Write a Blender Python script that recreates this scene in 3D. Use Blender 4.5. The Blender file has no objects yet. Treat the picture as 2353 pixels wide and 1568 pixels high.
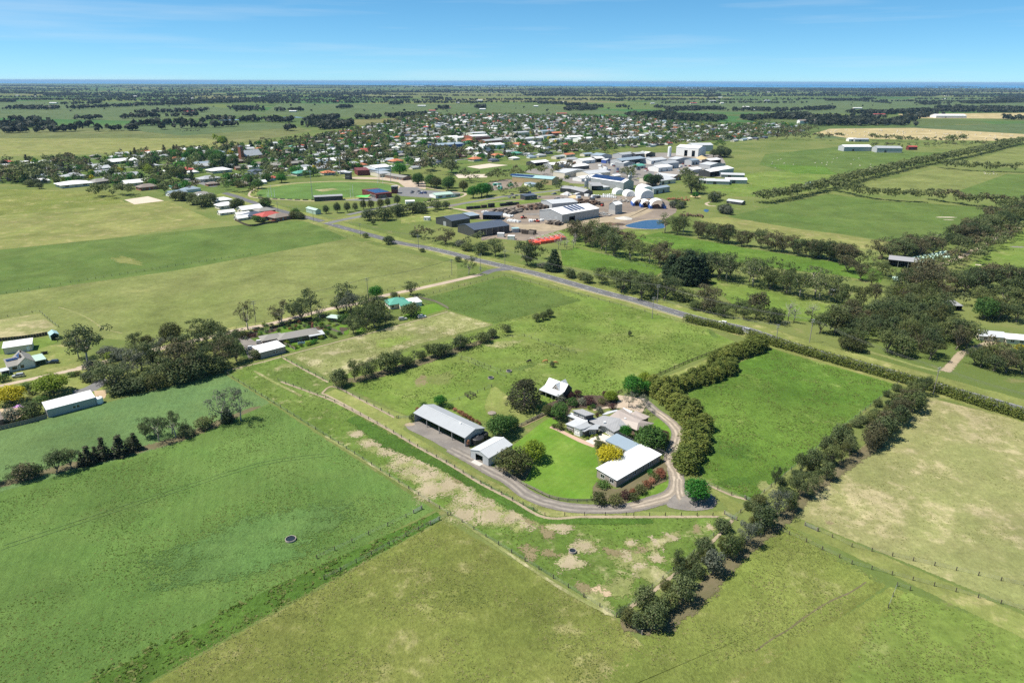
import bpy, bmesh, math, random
import numpy as np
from mathutils import Vector, Matrix, noise as mnoise
SC = bpy.context.scene
COL = SC.collection
random.seed(7)
RNG = np.random.default_rng(7)
# ------------------------------------------------------------------ camera
FPX, V0, CAMH, ROLL = 1568.0,186.6,120.0, math.radians(0.17)
PITCH = math.atan((784 - V0) / FPX)
cam_d = bpy.data.cameras.new("camera")
cam = bpy.data.objects.new("camera", cam_d)
COL.objects.link(cam)
cam_d.sensor_width = 36.0
cam_d.lens = 36.0 * FPX / 2352.0
cam_d.clip_start = 1.0
cam_d.clip_end = 400000.0
cam.location = (0,0, CAMH)
cam.rotation_euler = (Matrix.Rotation(math.pi / 2 - PITCH, 4, 'X') @ Matrix.Rotation(ROLL, 4, 'Z')).to_euler()
SC.camera = cam
# ------------------------------------------------------------------ sun, sky, exposure
SUN_EL = math.radians(60)
SH = Vector((1.0,0.02,0)).normalized()          # the way shadows fall
sun_d = bpy.data.lights.new("sun", 'SUN')
sun_d.energy = 5.0
sun_d.angle = math.radians(0.53)
sun_d.color = (1.0,0.945,0.85)
sun = bpy.data.objects.new("sun", sun_d)
COL.objects.link(sun)
ldir = Vector((SH.x * math.cos(SUN_EL), SH.y * math.cos(SUN_EL),-math.sin(SUN_EL)))
sun.rotation_euler = ldir.to_track_quat('-Z', 'Y').to_euler()
sun.location = (0,0,300)
world = bpy.data.worlds.new("World")
SC.world = world
world.use_nodes = True
wn = world.node_tree
wn.nodes.clear()
w_out = wn.nodes.new("ShaderNodeOutputWorld")
w_bg = wn.nodes.new("ShaderNodeBackground")
w_sky = wn.nodes.new("ShaderNodeTexSky")
w_sky.sky_type = 'NISHITA'
w_sky.sun_disc = False
w_sky.sun_elevation = SUN_EL
w_sky.sun_rotation = math.atan2(-SH.x, -SH.y)
w_sky.altitude = 0
w_sky.air_density = 0.5
w_sky.dust_density = 0.0
w_sky.ozone_density = 4.0
w_bg.inputs['Strength'].default_value = 0.085
w_sep = wn.nodes.new("ShaderNodeSeparateColor")
w_com = wn.nodes.new("ShaderNodeCombineColor")
wn.links.new(w_sky.outputs[0], w_sep.inputs[0])
for i, (k, g) in enumerate(((0.60,1.0),(0.80,0.8),(0.92,0.8))):
 a = wn.nodes.new("ShaderNodeMath"); a.operation = 'MULTIPLY'; a.inputs[1].default_value = 0.085
 b = wn.nodes.new("ShaderNodeMath"); b.operation = 'POWER'; b.inputs[1].default_value = g
 c = wn.nodes.new("ShaderNodeMath"); c.operation = 'MULTIPLY'; c.inputs[1].default_value = k / 0.085
 wn.links.new(w_sep.outputs[i], a.inputs[0]); wn.links.new(a.outputs[0], b.inputs[0])
 wn.links.new(b.outputs[0], c.inputs[0]); wn.links.new(c.outputs[0], w_com.inputs[i])
w_tc = wn.nodes.new("ShaderNodeTexCoord")
w_mp = wn.nodes.new("ShaderNodeMapping"); w_mp.inputs['Scale'].default_value = (1.3,1.3,26.0); w_mp.inputs['Rotation'].default_value = (0.02,0.035,0.4)
w_nz = wn.nodes.new("ShaderNodeTexNoise"); w_nz.inputs['Scale'].default_value = 2.2; w_nz.inputs['Detail'].default_value = 6; w_nz.inputs['Roughness'].default_value = 0.55
w_mr = wn.nodes.new("ShaderNodeMapRange"); w_mr.inputs['From Min'].default_value = 0.5; w_mr.inputs['From Max'].default_value = 0.85; w_mr.inputs['To Max'].default_value = 0.32
w_mx = wn.nodes.new("ShaderNodeMix"); w_mx.data_type = 'RGBA'; w_mx.inputs[7].default_value = (6.2,6.9,7.3,1)
wn.links.new(w_tc.outputs['Generated'], w_mp.inputs['Vector']); wn.links.new(w_mp.outputs[0], w_nz.inputs['Vector'])
wn.links.new(w_nz.outputs['Fac'], w_mr.inputs['Value']); wn.links.new(w_mr.outputs[0], w_mx.inputs[0])
wn.links.new(w_com.outputs[0], w_mx.inputs[6])
wn.links.new(w_mx.outputs[2], w_bg.inputs['Color'])
wn.links.new(w_bg.outputs[0], w_out.inputs['Surface'])
SC.view_settings.view_transform = 'Standard'
SC.view_settings.look = 'None'
SC.view_settings.gamma = 1.0
SC.view_settings.use_curve_mapping = False
SC.view_settings.exposure = 0.62
SC.render.engine = 'CYCLES'
SC.cycles.use_denoising = False
SC.cycles.max_bounces = 6
SC.cycles.diffuse_bounces = 2
SC.cycles.glossy_bounces = 2
SC.cycles.transmission_bounces = 3
SC.cycles.volume_bounces = 0
SC.cycles.transparent_max_bounces = 24
SC.cycles.use_adaptive_sampling = True
SC.cycles.adaptive_threshold = 0.01
# ------------------------------------------------------------------ pixel -> place
_cr, _sr = math.cos(ROLL), math.sin(ROLL)
_cp, _sp = math.cos(PITCH), math.sin(PITCH)
def G(u, v, z=0.0):
 x = (u - 1176) / FPX
 y = (v - 784) / FPX
 x, y = x * _cr + y * _sr, -x * _sr + y * _cr
 d = _cp * y + _sp
 s = (CAMH - z) / max(d, 1e-5)
 return (x * s, (_cp - y * _sp) * s)
def zoomer(x0, y0, k):
 def f(x, y):
  return ((x0 + x / k) / 1.73810,(y0 + y / k) / 1.73810)
 return f
r1 = zoomer(1500,1350,2.6138)
r2 = zoomer(2100,1450,2.6138)
r3 = zoomer(0,1000,2.091)
r4 = zoomer(800,1000,2.091)
r5 = zoomer(1600,600,2.353)
r6 = zoomer(2400,700,2.24)
r7 = zoomer(3200,700,1.9595)
r8 = zoomer(700,600,2.353)
s1 = zoomer(0,450,2.353)
s2 = zoomer(1000,380,2.353)
s3 = zoomer(1900,380,2.353)
s4 = zoomer(2700,380,1.6952)
s7 = zoomer(2300,1700,1.7418)
s8 = zoomer(1300,1600,1.7425)
def gz(f, x, y, z=0.0):
 return G(*f(x, y), z)
def GL(pts, z=0.0):
 return [G(u, v, z) for u, v in pts]
def ZL(f, pts, z=0.0):
 return [gz(f, x, y, z) for x, y in pts]
def catmull(pts, n=6, closed=False):
 P = [np.array(p, float) for p in pts]
 out = []
 m = len(P)
 rng_ = range(m) if closed else range(m - 1)
 for i in rng_:
  if closed:
   a, b, c, d = P[(i - 1) % m], P[i], P[(i + 1) % m], P[(i + 2) % m]
  else:
   a, b, c, d = P[max(i - 1,0)], P[i], P[i + 1], P[min(i + 2, m - 1)]
  for k in range(n):
   t = k / n
   out.append(0.5 * ((2 * b) + (-a + c) * t + (2 * a - 5 * b + 4 * c - d) * t * t + (-a + 3 * b - 3 * c + d) * t ** 3))
 if not closed:
  out.append(P[-1])
 return [tuple(p) for p in out]
def in_poly(x, y, poly):
 c = False
 n = len(poly)
 j = n - 1
 for i in range(n):
  xi, yi = poly[i]
  xj, yj = poly[j]
  if (yi > y) != (yj > y) and x < (xj - xi) * (y - yi) / (yj - yi) + xi:
   c = not c
  j = i
 return c
def area2(poly):
 return sum(poly[i][0] * poly[(i + 1) % len(poly)][1] - poly[(i + 1) % len(poly)][0] * poly[i][1] for i in range(len(poly)))
# ------------------------------------------------------------------ objects and tags
def tag(o, label=None, cat=None, group=None, kind=None):
 if label: o['label'] = label
 if cat: o['category'] = cat
 if group: o['group'] = group
 if kind: o['kind'] = kind
 return o
def empty(name, loc=(0,0,0), rz=0.0):
 o = bpy.data.objects.new(name, None)
 o.empty_display_size = 0.5
 o.location = loc
 o.rotation_euler = (0,0, rz)
 COL.objects.link(o)
 return o
def link(name, me, parent=None, loc=None, rz=None):
 o = bpy.data.objects.new(name, me)
 COL.objects.link(o)
 if parent is not None: o.parent = parent
 if loc is not None: o.location = loc
 if rz is not None: o.rotation_euler = (0,0, rz)
 return o
def copy_tree(o, parent=None):
 c = o.copy()
 COL.objects.link(c)
 c.parent = parent
 for ch in o.children:
  copy_tree(ch, c)
 return c
def np_mesh(name, V, F, mat=None, attrs=None, smooth=False):
 V = np.asarray(V, np.float32)
 F = np.asarray(F, np.int32)
 me = bpy.data.meshes.new(name)
 k = F.shape[1]
 me.vertices.add(len(V))
 me.vertices.foreach_set("co", V.ravel())
 me.loops.add(F.size)
 me.loops.foreach_set("vertex_index", F.ravel())
 me.polygons.add(len(F))
 me.polygons.foreach_set("loop_start", np.arange(0, F.size, k, dtype=np.int32))
 me.polygons.foreach_set("loop_total", np.full(len(F), k, dtype=np.int32))
 if smooth:
  me.polygons.foreach_set("use_smooth", np.ones(len(F), dtype=bool))
 for an, av in (attrs or {}).items():
  a = me.attributes.new(an, 'FLOAT', 'POINT')
  a.data.foreach_set("value", np.asarray(av, np.float32))
 me.update()
 me.validate()
 if mat: me.materials.append(mat)
 return me
class MB:
 def __init__(self):
  self.v, self.f, self.m = [],[],[]
 def add(self, vs, fs, mi=0):
  b = len(self.v)
  self.v += [tuple(p) for p in vs]
  self.f += [tuple(b + i for i in f) for f in fs]
  self.m += [mi] * len(fs)
  return self
 def box(self, x0, x1, y0, y1, z0, z1, mi=0):
  return self.add([(x0, y0, z0),(x1, y0, z0),(x1, y1, z0),(x0, y1, z0),(x0, y0, z1),(x1, y0, z1),(x1, y1, z1),(x0, y1, z1)],
      [(3,2,1,0),(4,5,6,7),(0,1,5,4),(1,2,6,5),(2,3,7,6),(3,0,4,7)], mi)
 def slab(self, poly3, t, mi=0):
  n = len(poly3)
  top = [tuple(p) for p in poly3]
  bot = [(p[0], p[1], p[2] - t) for p in poly3]
  fs = [tuple(range(n)), tuple(range(2 * n - 1, n - 1,-1))]
  fs += [(i, n + i, n + (i + 1) % n, (i + 1) % n) for i in range(n)]
  return self.add(top + bot, fs, mi)
 def prism(self, poly2, z0, z1, mi=0):
  n = len(poly2)
  if area2(poly2) < 0: poly2 = list(reversed(poly2))
  vs = [(x, y, z0) for x, y in poly2] + [(x, y, z1) for x, y in poly2]
  fs = [tuple(range(n - 1,-1,-1)), tuple(range(n, 2 * n))]
  fs += [(i, (i + 1) % n, n + (i + 1) % n, n + i) for i in range(n)]
  return self.add(vs, fs, mi)
 def tube(self, pts, rads, n=6, mi=0, cap=True):
  pts = [Vector(p) for p in pts]
  vs = []
  for i, p in enumerate(pts):
   t = (pts[min(i + 1, len(pts) - 1)] - pts[max(i - 1,0)])
   if t.length < 1e-6: t = Vector((0,0,1))
   t.normalize()
   a = t.cross(Vector((0,0,1)) if abs(t.z) < 0.9 else Vector((1,0,0))).normalized()
   b = t.cross(a)
   r = rads[i] if hasattr(rads, '__len__') else rads
   for k in range(n):
    q = 2 * math.pi * k / n
    vs.append(p + a * (r * math.cos(q)) + b * (r * math.sin(q)))
  fs = []
  for i in range(len(pts) - 1):
   for k in range(n):
    fs.append((i * n + k, i * n + (k + 1) % n, (i + 1) * n + (k + 1) % n, (i + 1) * n + k))
  if cap:
   fs.append(tuple(range(n - 1,-1,-1)))
   fs.append(tuple(range((len(pts) - 1) * n, len(pts) * n)))
  return self.add(vs, fs, mi)
 def lathe(self, prof, n=16, c=(0,0,0), mi=0):
  vs, fs = [],[]
  for r, z in prof:
   for k in range(n):
    q = 2 * math.pi * k / n
    vs.append((c[0] + r * math.cos(q), c[1] + r * math.sin(q), c[2] + z))
  for i in range(len(prof) - 1):
   for k in range(n):
    fs.append((i * n + k, i * n + (k + 1) % n, (i + 1) * n + (k + 1) % n, (i + 1) * n + k))
  fs.append(tuple(range(n - 1,-1,-1)))
  fs.append(tuple(range((len(prof) - 1) * n, len(prof) * n)))
  return self.add(vs, fs, mi)
 def mesh(self, name, mats, smooth=False):
  me = bpy.data.meshes.new(name)
  me.from_pydata(self.v, [], self.f)
  for m in (mats if isinstance(mats, (list, tuple)) else [mats]):
   me.materials.append(m)
  if any(self.m):
   me.polygons.foreach_set("material_index", self.m)
  if smooth:
   me.polygons.foreach_set("use_smooth", [True] * len(me.polygons))
  me.update()
  return me
 def build(self, name, mats, parent=None, loc=None, rz=None, smooth=False):
  return link(name, self.mesh(name, mats, smooth), parent, loc, rz)
# ------------------------------------------------------------------ node helpers
class NT:
 def __init__(self, name):
  self.m = bpy.data.materials.new(name)
  self.m.use_nodes = True
  self.t = self.m.node_tree
  self.t.nodes.clear()
  self.out = self.t.nodes.new("ShaderNodeOutputMaterial")
 def n(self, typ, **kw):
  nd = self.t.nodes.new(typ)
  for k, v in kw.items():
   setattr(nd, k, v)
  return nd
 def l(self, a, b):
  self.t.links.new(a, b)
 def put(self, sock, val):
  if hasattr(val, 'is_linked') or isinstance(val, bpy.types.NodeSocket):
   self.l(val, sock)
  else:
   sock.default_value = val
 def pos(self):
  return self.n("ShaderNodeNewGeometry").outputs['Position']
 def objco(self):
  return self.n("ShaderNodeTexCoord").outputs['Object']
 def attr(self, name):
  a = self.n("ShaderNodeAttribute")
  a.attribute_name = name
  return a.outputs['Fac']
 def mapping(self, vec, scale=(1,1,1), rot=(0,0,0), loc=(0,0,0)):
  mp = self.n("ShaderNodeMapping")
  self.l(vec, mp.inputs['Vector'])
  mp.inputs['Scale'].default_value = scale
  mp.inputs['Rotation'].default_value = rot
  mp.inputs['Location'].default_value = loc
  return mp.outputs[0]
 def noise(self, vec, scale, detail=3, rough=0.55, dist=0.0):
  t = self.n("ShaderNodeTexNoise")
  self.l(vec, t.inputs['Vector'])
  t.inputs['Scale'].default_value = scale
  t.inputs['Detail'].default_value = detail
  t.inputs['Roughness'].default_value = rough
  t.inputs['Distortion'].default_value = dist
  return t.outputs['Fac']
 def wave(self, vec, scale, dist=0.0, dscale=1.0, direction='X'):
  t = self.n("ShaderNodeTexWave")
  t.bands_direction = direction
  self.l(vec, t.inputs['Vector'])
  t.inputs['Scale'].default_value = scale
  t.inputs['Distortion'].default_value = dist
  t.inputs['Detail'].default_value = 2
  t.inputs['Detail Scale'].default_value = dscale
  return t.outputs['Fac']
 def math(self, op, a, b=None, c=None, clamp=False):
  nd = self.n("ShaderNodeMath", operation=op)
  nd.use_clamp = clamp
  self.put(nd.inputs[0], a)
  if b is not None: self.put(nd.inputs[1], b)
  if c is not None: self.put(nd.inputs[2], c)
  return nd.outputs[0]
 def range(self, v, a, b, c=0.0, d=1.0, smooth=True):
  r = self.n("ShaderNodeMapRange")
  r.interpolation_type = 'SMOOTHSTEP' if smooth else 'LINEAR'
  self.l(v, r.inputs['Value'])
  r.inputs['From Min'].default_value = a
  r.inputs['From Max'].default_value = b
  r.inputs['To Min'].default_value = c
  r.inputs['To Max'].default_value = d
  return r.outputs['Result']
 def mix(self, f, a, b, blend='MIX'):
  x = self.n("ShaderNodeMix", data_type='RGBA', blend_type=blend)
  self.put(x.inputs[0], f)
  for i, v in ((6, a),(7, b)):
   if isinstance(v, tuple):
    x.inputs[i].default_value = (v[0], v[1], v[2],1)
   else:
    self.l(v, x.inputs[i])
  return x.outputs[2]
 def scale(self, col, f):
  x = self.n("ShaderNodeVectorMath", operation='SCALE')
  if isinstance(col, tuple): x.inputs[0].default_value = col
  else: self.l(col, x.inputs[0])
  self.put(x.inputs['Scale'], f)
  return x.outputs[0]
 def bump(self, h, strength=0.5, dist=0.1):
  b = self.n("ShaderNodeBump")
  b.inputs['Strength'].default_value = strength
  b.inputs['Distance'].default_value = dist
  self.l(h, b.inputs['Height'])
  return b.outputs[0]
 def bsdf(self, col, rough=0.8, spec=0.3, normal=None, metal=0.0):
  b = self.n("ShaderNodeBsdfPrincipled")
  if isinstance(col, tuple): b.inputs['Base Color'].default_value = (col[0], col[1], col[2],1)
  else: self.l(col, b.inputs['Base Color'])
  self.put(b.inputs['Roughness'], rough)
  self.put(b.inputs['Specular IOR Level'], spec)
  b.inputs['Metallic'].default_value = metal
  if normal is not None: self.l(normal, b.inputs['Normal'])
  return b.outputs[0]
 def cover(self, shader, noise_scale=0.6, amp=0.9, fray=0.6, vec=None):
  p = vec or self.pos()
  nz = self.noise(p, noise_scale, 4,0.6)
  nf = self.noise(p, 1.5,5,0.75)
  s = self.math('ADD', self.attr('cover'), self.math('MULTIPLY', self.math('SUBTRACT', nz, 0.5), amp))
  s = self.math('ADD', s, self.math('MULTIPLY', self.math('SUBTRACT', nf, 0.5), fray))
  f = self.math('GREATER_THAN', s, 0.5)
  ms = self.n("ShaderNodeMixShader")
  self.l(f, ms.inputs[0])
  tr = self.n("ShaderNodeBsdfTransparent")
  self.l(tr.outputs[0], ms.inputs[1])
  self.l(shader, ms.inputs[2])
  return ms.outputs[0]
 def done(self, shader):
  self.l(shader, self.out.inputs['Surface'])
  return self.m
# ------------------------------------------------------------------ materials
def grass(name, a, b, dry, dry_amt=0.5, big=0.012, mid=0.09, fine=0.9, contrast=0.5, streak=None, edge=True, clump=0.35, bump=0.6, seed=0.0):
 N = NT(name)
 p = N.mapping(N.pos(), loc=(seed * 37.0, seed * 91.0,0))
 n1 = N.noise(p, big, 4,0.6,0.4)
 n2 = N.noise(p, mid, 5,0.62,0.3)
 n3 = N.noise(p, fine, 6,0.72)
 n4 = N.noise(p, fine * 0.28,4,0.65)
 f = N.math('ADD', N.math('MULTIPLY', n1,0.5), N.math('MULTIPLY', n2,0.5))
 col = N.mix(N.range(f, 0.36,0.64), a, b)
 d = N.math('ADD', N.math('MULTIPLY', n2,0.6), N.math('MULTIPLY', n4,0.4))
 col = N.mix(N.math('MULTIPLY', N.range(d, 0.68 - 0.3 * dry_amt, 0.80 - 0.3 * dry_amt),0.75), col, dry)
 g = N.math('ADD', N.math('MULTIPLY', N.math('SUBTRACT', n3,0.5), contrast * 2.4),1.0)
 g2 = N.math('ADD', N.math('MULTIPLY', N.math('SUBTRACT', n4,0.5), clump * 2.0),1.0)
 g = N.math('MULTIPLY', N.math('MULTIPLY', g, g2), N.range(N.noise(p, 0.03,4,0.6,0.6),0.3,0.7,0.80,1.20, smooth=False))
 if streak:
  ang, per, st = streak
  w = N.wave(N.mapping(p, rot=(0,0,-ang)),1.0 / per * 0.3142 * 1.0,1.4,0.6)
  g = N.math('MULTIPLY', g, N.math('ADD', N.math('MULTIPLY', N.math('SUBTRACT', w, 0.5), st),1.0))
 col = N.scale(col, g)
 h = N.math('ADD', n3, N.math('MULTIPLY', n4,1.2))
 s = N.bsdf(col, 0.9,0.08, N.bump(h, bump, 0.55))
 if edge: s = N.cover(s, 0.3,1.4,2.0)
 return N.done(s)
M = {}
M['ground'] = grass('rough_grass', (0.10,0.145,0.030),(0.13,0.16,0.042),(0.22,0.19,0.085),0.45, edge=False)
M['crop'] = grass('crop_green', (0.088,0.158,0.036),(0.11,0.175,0.044),(0.10,0.15,0.05),0.15, fine=1.4, contrast=0.42, streak=(math.radians(20),3.0,0.07), clump=0.25, bump=0.9)
M['crop_blue'] = grass('crop_blue_green', (0.095,0.165,0.058),(0.118,0.185,0.062),(0.13,0.18,0.08),0.2, fine=1.3, contrast=0.40, streak=(math.radians(18),2.2,0.045), clump=0.3, bump=0.9, seed=1)
M['crop_lush'] = grass('crop_lush', (0.08,0.15,0.04),(0.1,0.168,0.047),(0.11,0.17,0.06),0.1, fine=1.2, contrast=0.5, clump=0.3, bump=1.0, seed=20)
M['olive'] = grass('olive_meadow', (0.13,0.158,0.036),(0.172,0.184,0.05),(0.275,0.25,0.115),0.52, mid=0.05, fine=0.9, contrast=0.55, clump=0.42, bump=1.0, seed=2)
M['olive_lime'] = grass('olive_lime_meadow', (0.138,0.18,0.038),(0.178,0.204,0.052),(0.27,0.26,0.11),0.40, mid=0.05, fine=1.1, contrast=0.58, clump=0.36, bump=1.0, seed=3)
M['lime'] = grass('lime_pasture', (0.132,0.158,0.046),(0.166,0.182,0.062),(0.215,0.205,0.075),0.35, mid=0.045, fine=0.55, contrast=0.45, clump=0.36, seed=4)
M['deep'] = grass('deep_green_pasture', (0.076,0.122,0.028),(0.1,0.14,0.036),(0.12,0.16,0.05),0.2, fine=0.5, contrast=0.3, clump=0.2, seed=5)
M['straw'] = grass('straw_green_pasture', (0.155,0.175,0.050),(0.195,0.195,0.068),(0.27,0.235,0.11),0.5, fine=0.4, contrast=0.3, clump=0.25, seed=6)
M['pale'] = grass('pale_dry_pasture', (0.190,0.205,0.075),(0.25,0.235,0.105),(0.34,0.29,0.17),0.62, mid=0.04, fine=0.8, contrast=0.45, clump=0.35, seed=7)
M['paddock'] = grass('grazed_paddock', (0.106,0.164,0.03),(0.146,0.186,0.045),(0.205,0.215,0.085),0.42, mid=0.05, fine=0.6, contrast=0.5, clump=0.42, seed=8)
M['vivid'] = grass('vivid_paddock', (0.072,0.14,0.02),(0.1,0.164,0.028),(0.17,0.215,0.06),0.42, mid=0.05, fine=0.9, contrast=0.55, clump=0.42, bump=1.0, seed=9)
M['lawn'] = grass('mown_lawn', (0.088,0.175,0.02),(0.13,0.198,0.034),(0.165,0.215,0.055),0.35, mid=0.12, fine=1.6, contrast=0.28, clump=0.25, streak=(math.radians(-38),2.4,0.06), bump=0.25, seed=10)
M['drygrass'] = grass('dry_paddock', (0.165,0.190,0.062),(0.215,0.215,0.090),(0.35,0.31,0.19),0.62, mid=0.07, fine=0.7, contrast=0.5, clump=0.4, seed=11)
M['verge'] = grass('road_verge_grass', (0.15,0.185,0.048),(0.188,0.2,0.064),(0.29,0.26,0.12),0.5, fine=0.7, contrast=0.4, seed=12)
M['lush'] = grass('lush_grass', (0.055,0.115,0.018),(0.075,0.135,0.024),(0.09,0.15,0.03),0.2, fine=1.0, contrast=0.6, clump=0.5, bump=1.0, seed=13)
M['worn'] = grass('worn_paddock', (0.088,0.145,0.026),(0.115,0.16,0.038),(0.30,0.26,0.15),0.48, mid=0.10, fine=0.9, contrast=0.6, clump=0.5, seed=14)
M['oval'] = grass('oval_turf', (0.085,0.155,0.036),(0.1,0.165,0.042),(0.13,0.19,0.06),0.15, contrast=0.15, clump=0.1, streak=(math.radians(100),9.0,0.5), seed=15)
M['far'] = grass('far_pasture', (0.070,0.110,0.030),(0.095,0.128,0.040),(0.16,0.16,0.07),0.45, big=0.0025, mid=0.008, fine=0.05, contrast=0.3, clump=0.3, edge=False, seed=16)
M['far2'] = grass('far_olive', (0.105,0.125,0.042),(0.130,0.138,0.052),(0.18,0.17,0.08),0.45, big=0.0025, mid=0.008, fine=0.05, contrast=0.3, clump=0.3, seed=17)
M['far3'] = grass('far_green', (0.074,0.108,0.042),(0.092,0.12,0.048),(0.11,0.15,0.06),0.3, big=0.003, mid=0.01, fine=0.05, contrast=0.25, clump=0.25, seed=18)
M['hay'] = grass('cut_hay_stubble', (0.33,0.27,0.13),(0.37,0.30,0.16),(0.43,0.36,0.21),0.5, big=0.004, mid=0.02, fine=0.1, contrast=0.2, clump=0.25, streak=(0.3,14,0.12), seed=19)
def earth(name, a, b, c, scale=0.5, rough=0.95, edge=True, amp=0.9, fray=0.9, nscale=0.5, bump=0.4, grain=0.35):
 N = NT(name)
 p = N.pos()
 n1 = N.noise(p, scale * 0.25,4,0.6,0.3)
 n2 = N.noise(p, scale * 2.0,6,0.7)
 n3 = N.noise(p, 6.0,4,0.7)
 col = N.mix(N.range(n1,0.35,0.65), a, b)
 col = N.mix(N.range(n2,0.55,0.75), col, c)
 col = N.scale(col, N.math('ADD', N.math('MULTIPLY', N.math('SUBTRACT', n3,0.5), grain * 2),1.0))
 s = N.bsdf(col, rough, 0.15, N.bump(N.math('ADD', n2, N.math('MULTIPLY', n3,0.3)), bump, 0.15))
 if edge: s = N.cover(s, nscale, amp, fray)
 return N.done(s)
M['soil'] = earth('pale_bare_soil', (0.34,0.285,0.19),(0.28,0.235,0.15),(0.38,0.325,0.23),0.5, amp=2.6, fray=4.6, nscale=0.22)
M['soil2'] = earth('brown_bare_soil', (0.20,0.165,0.09),(0.165,0.14,0.07),(0.25,0.205,0.12),0.5, amp=2.2, fray=3.4, nscale=0.25)
M['soilsharp'] = earth('sandy_soil', (0.42,0.32,0.21),(0.37,0.28,0.18),(0.46,0.37,0.26),0.5, amp=0.9, fray=0.7, nscale=0.9)
M['track'] = earth('dirt_track', (0.34,0.275,0.19),(0.27,0.22,0.15),(0.38,0.315,0.23),0.6, amp=1.2, fray=2.2, nscale=0.8, bump=0.6)
M['gravel'] = earth('grey_gravel', (0.215,0.195,0.175),(0.165,0.15,0.138),(0.26,0.235,0.205),0.8, amp=0.7, fray=0.7, nscale=0.7, grain=0.5)
M['yard'] = earth('yard_dirt', (0.235,0.19,0.15),(0.17,0.14,0.115),(0.31,0.255,0.20),0.12, amp=0.9, fray=0.7, nscale=0.15, bump=0.3)
M['yard2'] = earth('estate_hardstanding', (0.24,0.215,0.19),(0.19,0.175,0.16),(0.30,0.265,0.225),0.06, amp=1.2, fray=0.7, nscale=0.06, bump=0.1)
M['mulch'] = earth('garden_mulch', (0.085,0.062,0.045),(0.062,0.045,0.034),(0.12,0.09,0.06),1.0, amp=0.7, fray=0.7, nscale=0.9)
M['leaflitter'] = earth('leaf_litter', (0.135,0.115,0.065),(0.11,0.10,0.05),(0.20,0.165,0.10),0.8, amp=1.8, fray=2.8, nscale=0.3)
M['asphalt'] = earth('asphalt', (0.125,0.125,0.13),(0.11,0.11,0.115),(0.14,0.14,0.142),0.4, rough=0.85, amp=0.12, fray=0.15, nscale=1.0, bump=0.08, grain=0.2)
M['asphalt_far'] = earth('street_asphalt', (0.17,0.168,0.17),(0.15,0.15,0.15),(0.19,0.19,0.185),0.1, rough=0.85, amp=0.25, fray=0.7, nscale=0.3, bump=0.05, grain=0.1)
M['gravelroad'] = earth('pale_gravel_road', (0.42,0.34,0.26),(0.36,0.29,0.22),(0.46,0.385,0.30),0.4, amp=0.4, fray=0.7, nscale=0.6)
M['paving'] = earth('pale_paving', (0.62,0.56,0.47),(0.56,0.50,0.42),(0.68,0.62,0.53),0.8, amp=0.2, fray=0.7, nscale=1.0, bump=0.1, grain=0.15)
M['pinkpath'] = earth('pinkish_garden_path', (0.46,0.32,0.25),(0.42,0.29,0.22),(0.50,0.37,0.30),0.8, amp=0.4, fray=0.7, nscale=1.0)
M['redsand'] = earth('red_track_dirt', (0.24,0.17,0.13),(0.21,0.15,0.115),(0.27,0.2,0.15),0.6, amp=1.2, fray=2.2, nscale=0.8)
M['sand'] = earth('pale_sand_arena', (0.52,0.44,0.35),(0.48,0.41,0.33),(0.56,0.49,0.4),0.2, amp=0.3, fray=0.7, nscale=0.2)
M['paint'] = earth('road_paint', (0.75,0.75,0.73),(0.68,0.68,0.66),(0.8,0.8,0.78),1.0, edge=False, bump=0.02, grain=0.1)
def wheel_tracks(name, base, wear):
 N = NT(name)
 p = N.pos()
 ac = N.math('ABSOLUTE', N.math('ADD', N.attr('across'), N.math('MULTIPLY', N.math('SUBTRACT', N.noise(p, 0.12,3),0.5),0.55)))
 rut = N.math('SUBTRACT', 1.0, N.range(N.math('ABSOLUTE', N.math('SUBTRACT', ac, 0.38)),0.06,0.30))
 n2 = N.noise(p, 0.9,6,0.7)
 n3 = N.noise(p, 5.0,4,0.7)
 col = N.mix(N.range(n2,0.35,0.7), base, tuple(0.75 * c for c in base))
 col = N.mix(N.math('MULTIPLY', rut, N.range(N.noise(p, 0.25,3),0.3,0.6,0.25,1.0)), col, wear)
 col = N.scale(col, N.math('ADD', N.math('MULTIPLY', N.math('SUBTRACT', n3,0.5),0.5),1.0))
 s = N.bsdf(col, 0.95,0.1, N.bump(N.math('ADD', n2, N.math('MULTIPLY', rut, -0.4)),0.5,0.15))
 return N.done(N.cover(s, 0.7,0.75,0.9))
M['lane'] = wheel_tracks('rutted_lane', (0.26,0.22,0.175),(0.42,0.355,0.28))
M['lane_grey'] = wheel_tracks('grey_rutted_lane', (0.19,0.17,0.15),(0.275,0.245,0.21))
def plain(name, col, rough=0.6, spec=0.4, metal=0.0, var=0.12, scale=1.5, bump=0.0):
 N = NT(name)
 p = N.objco()
 n = N.noise(p, scale, 4,0.6)
 c = N.scale(col, N.math('ADD', N.math('MULTIPLY', N.math('SUBTRACT', n, 0.5), var * 2),1.0))
 nm = N.bump(N.noise(p, scale * 8,3), bump, 0.05) if bump else None
 return N.done(N.bsdf(c, rough, spec, nm, metal))
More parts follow.
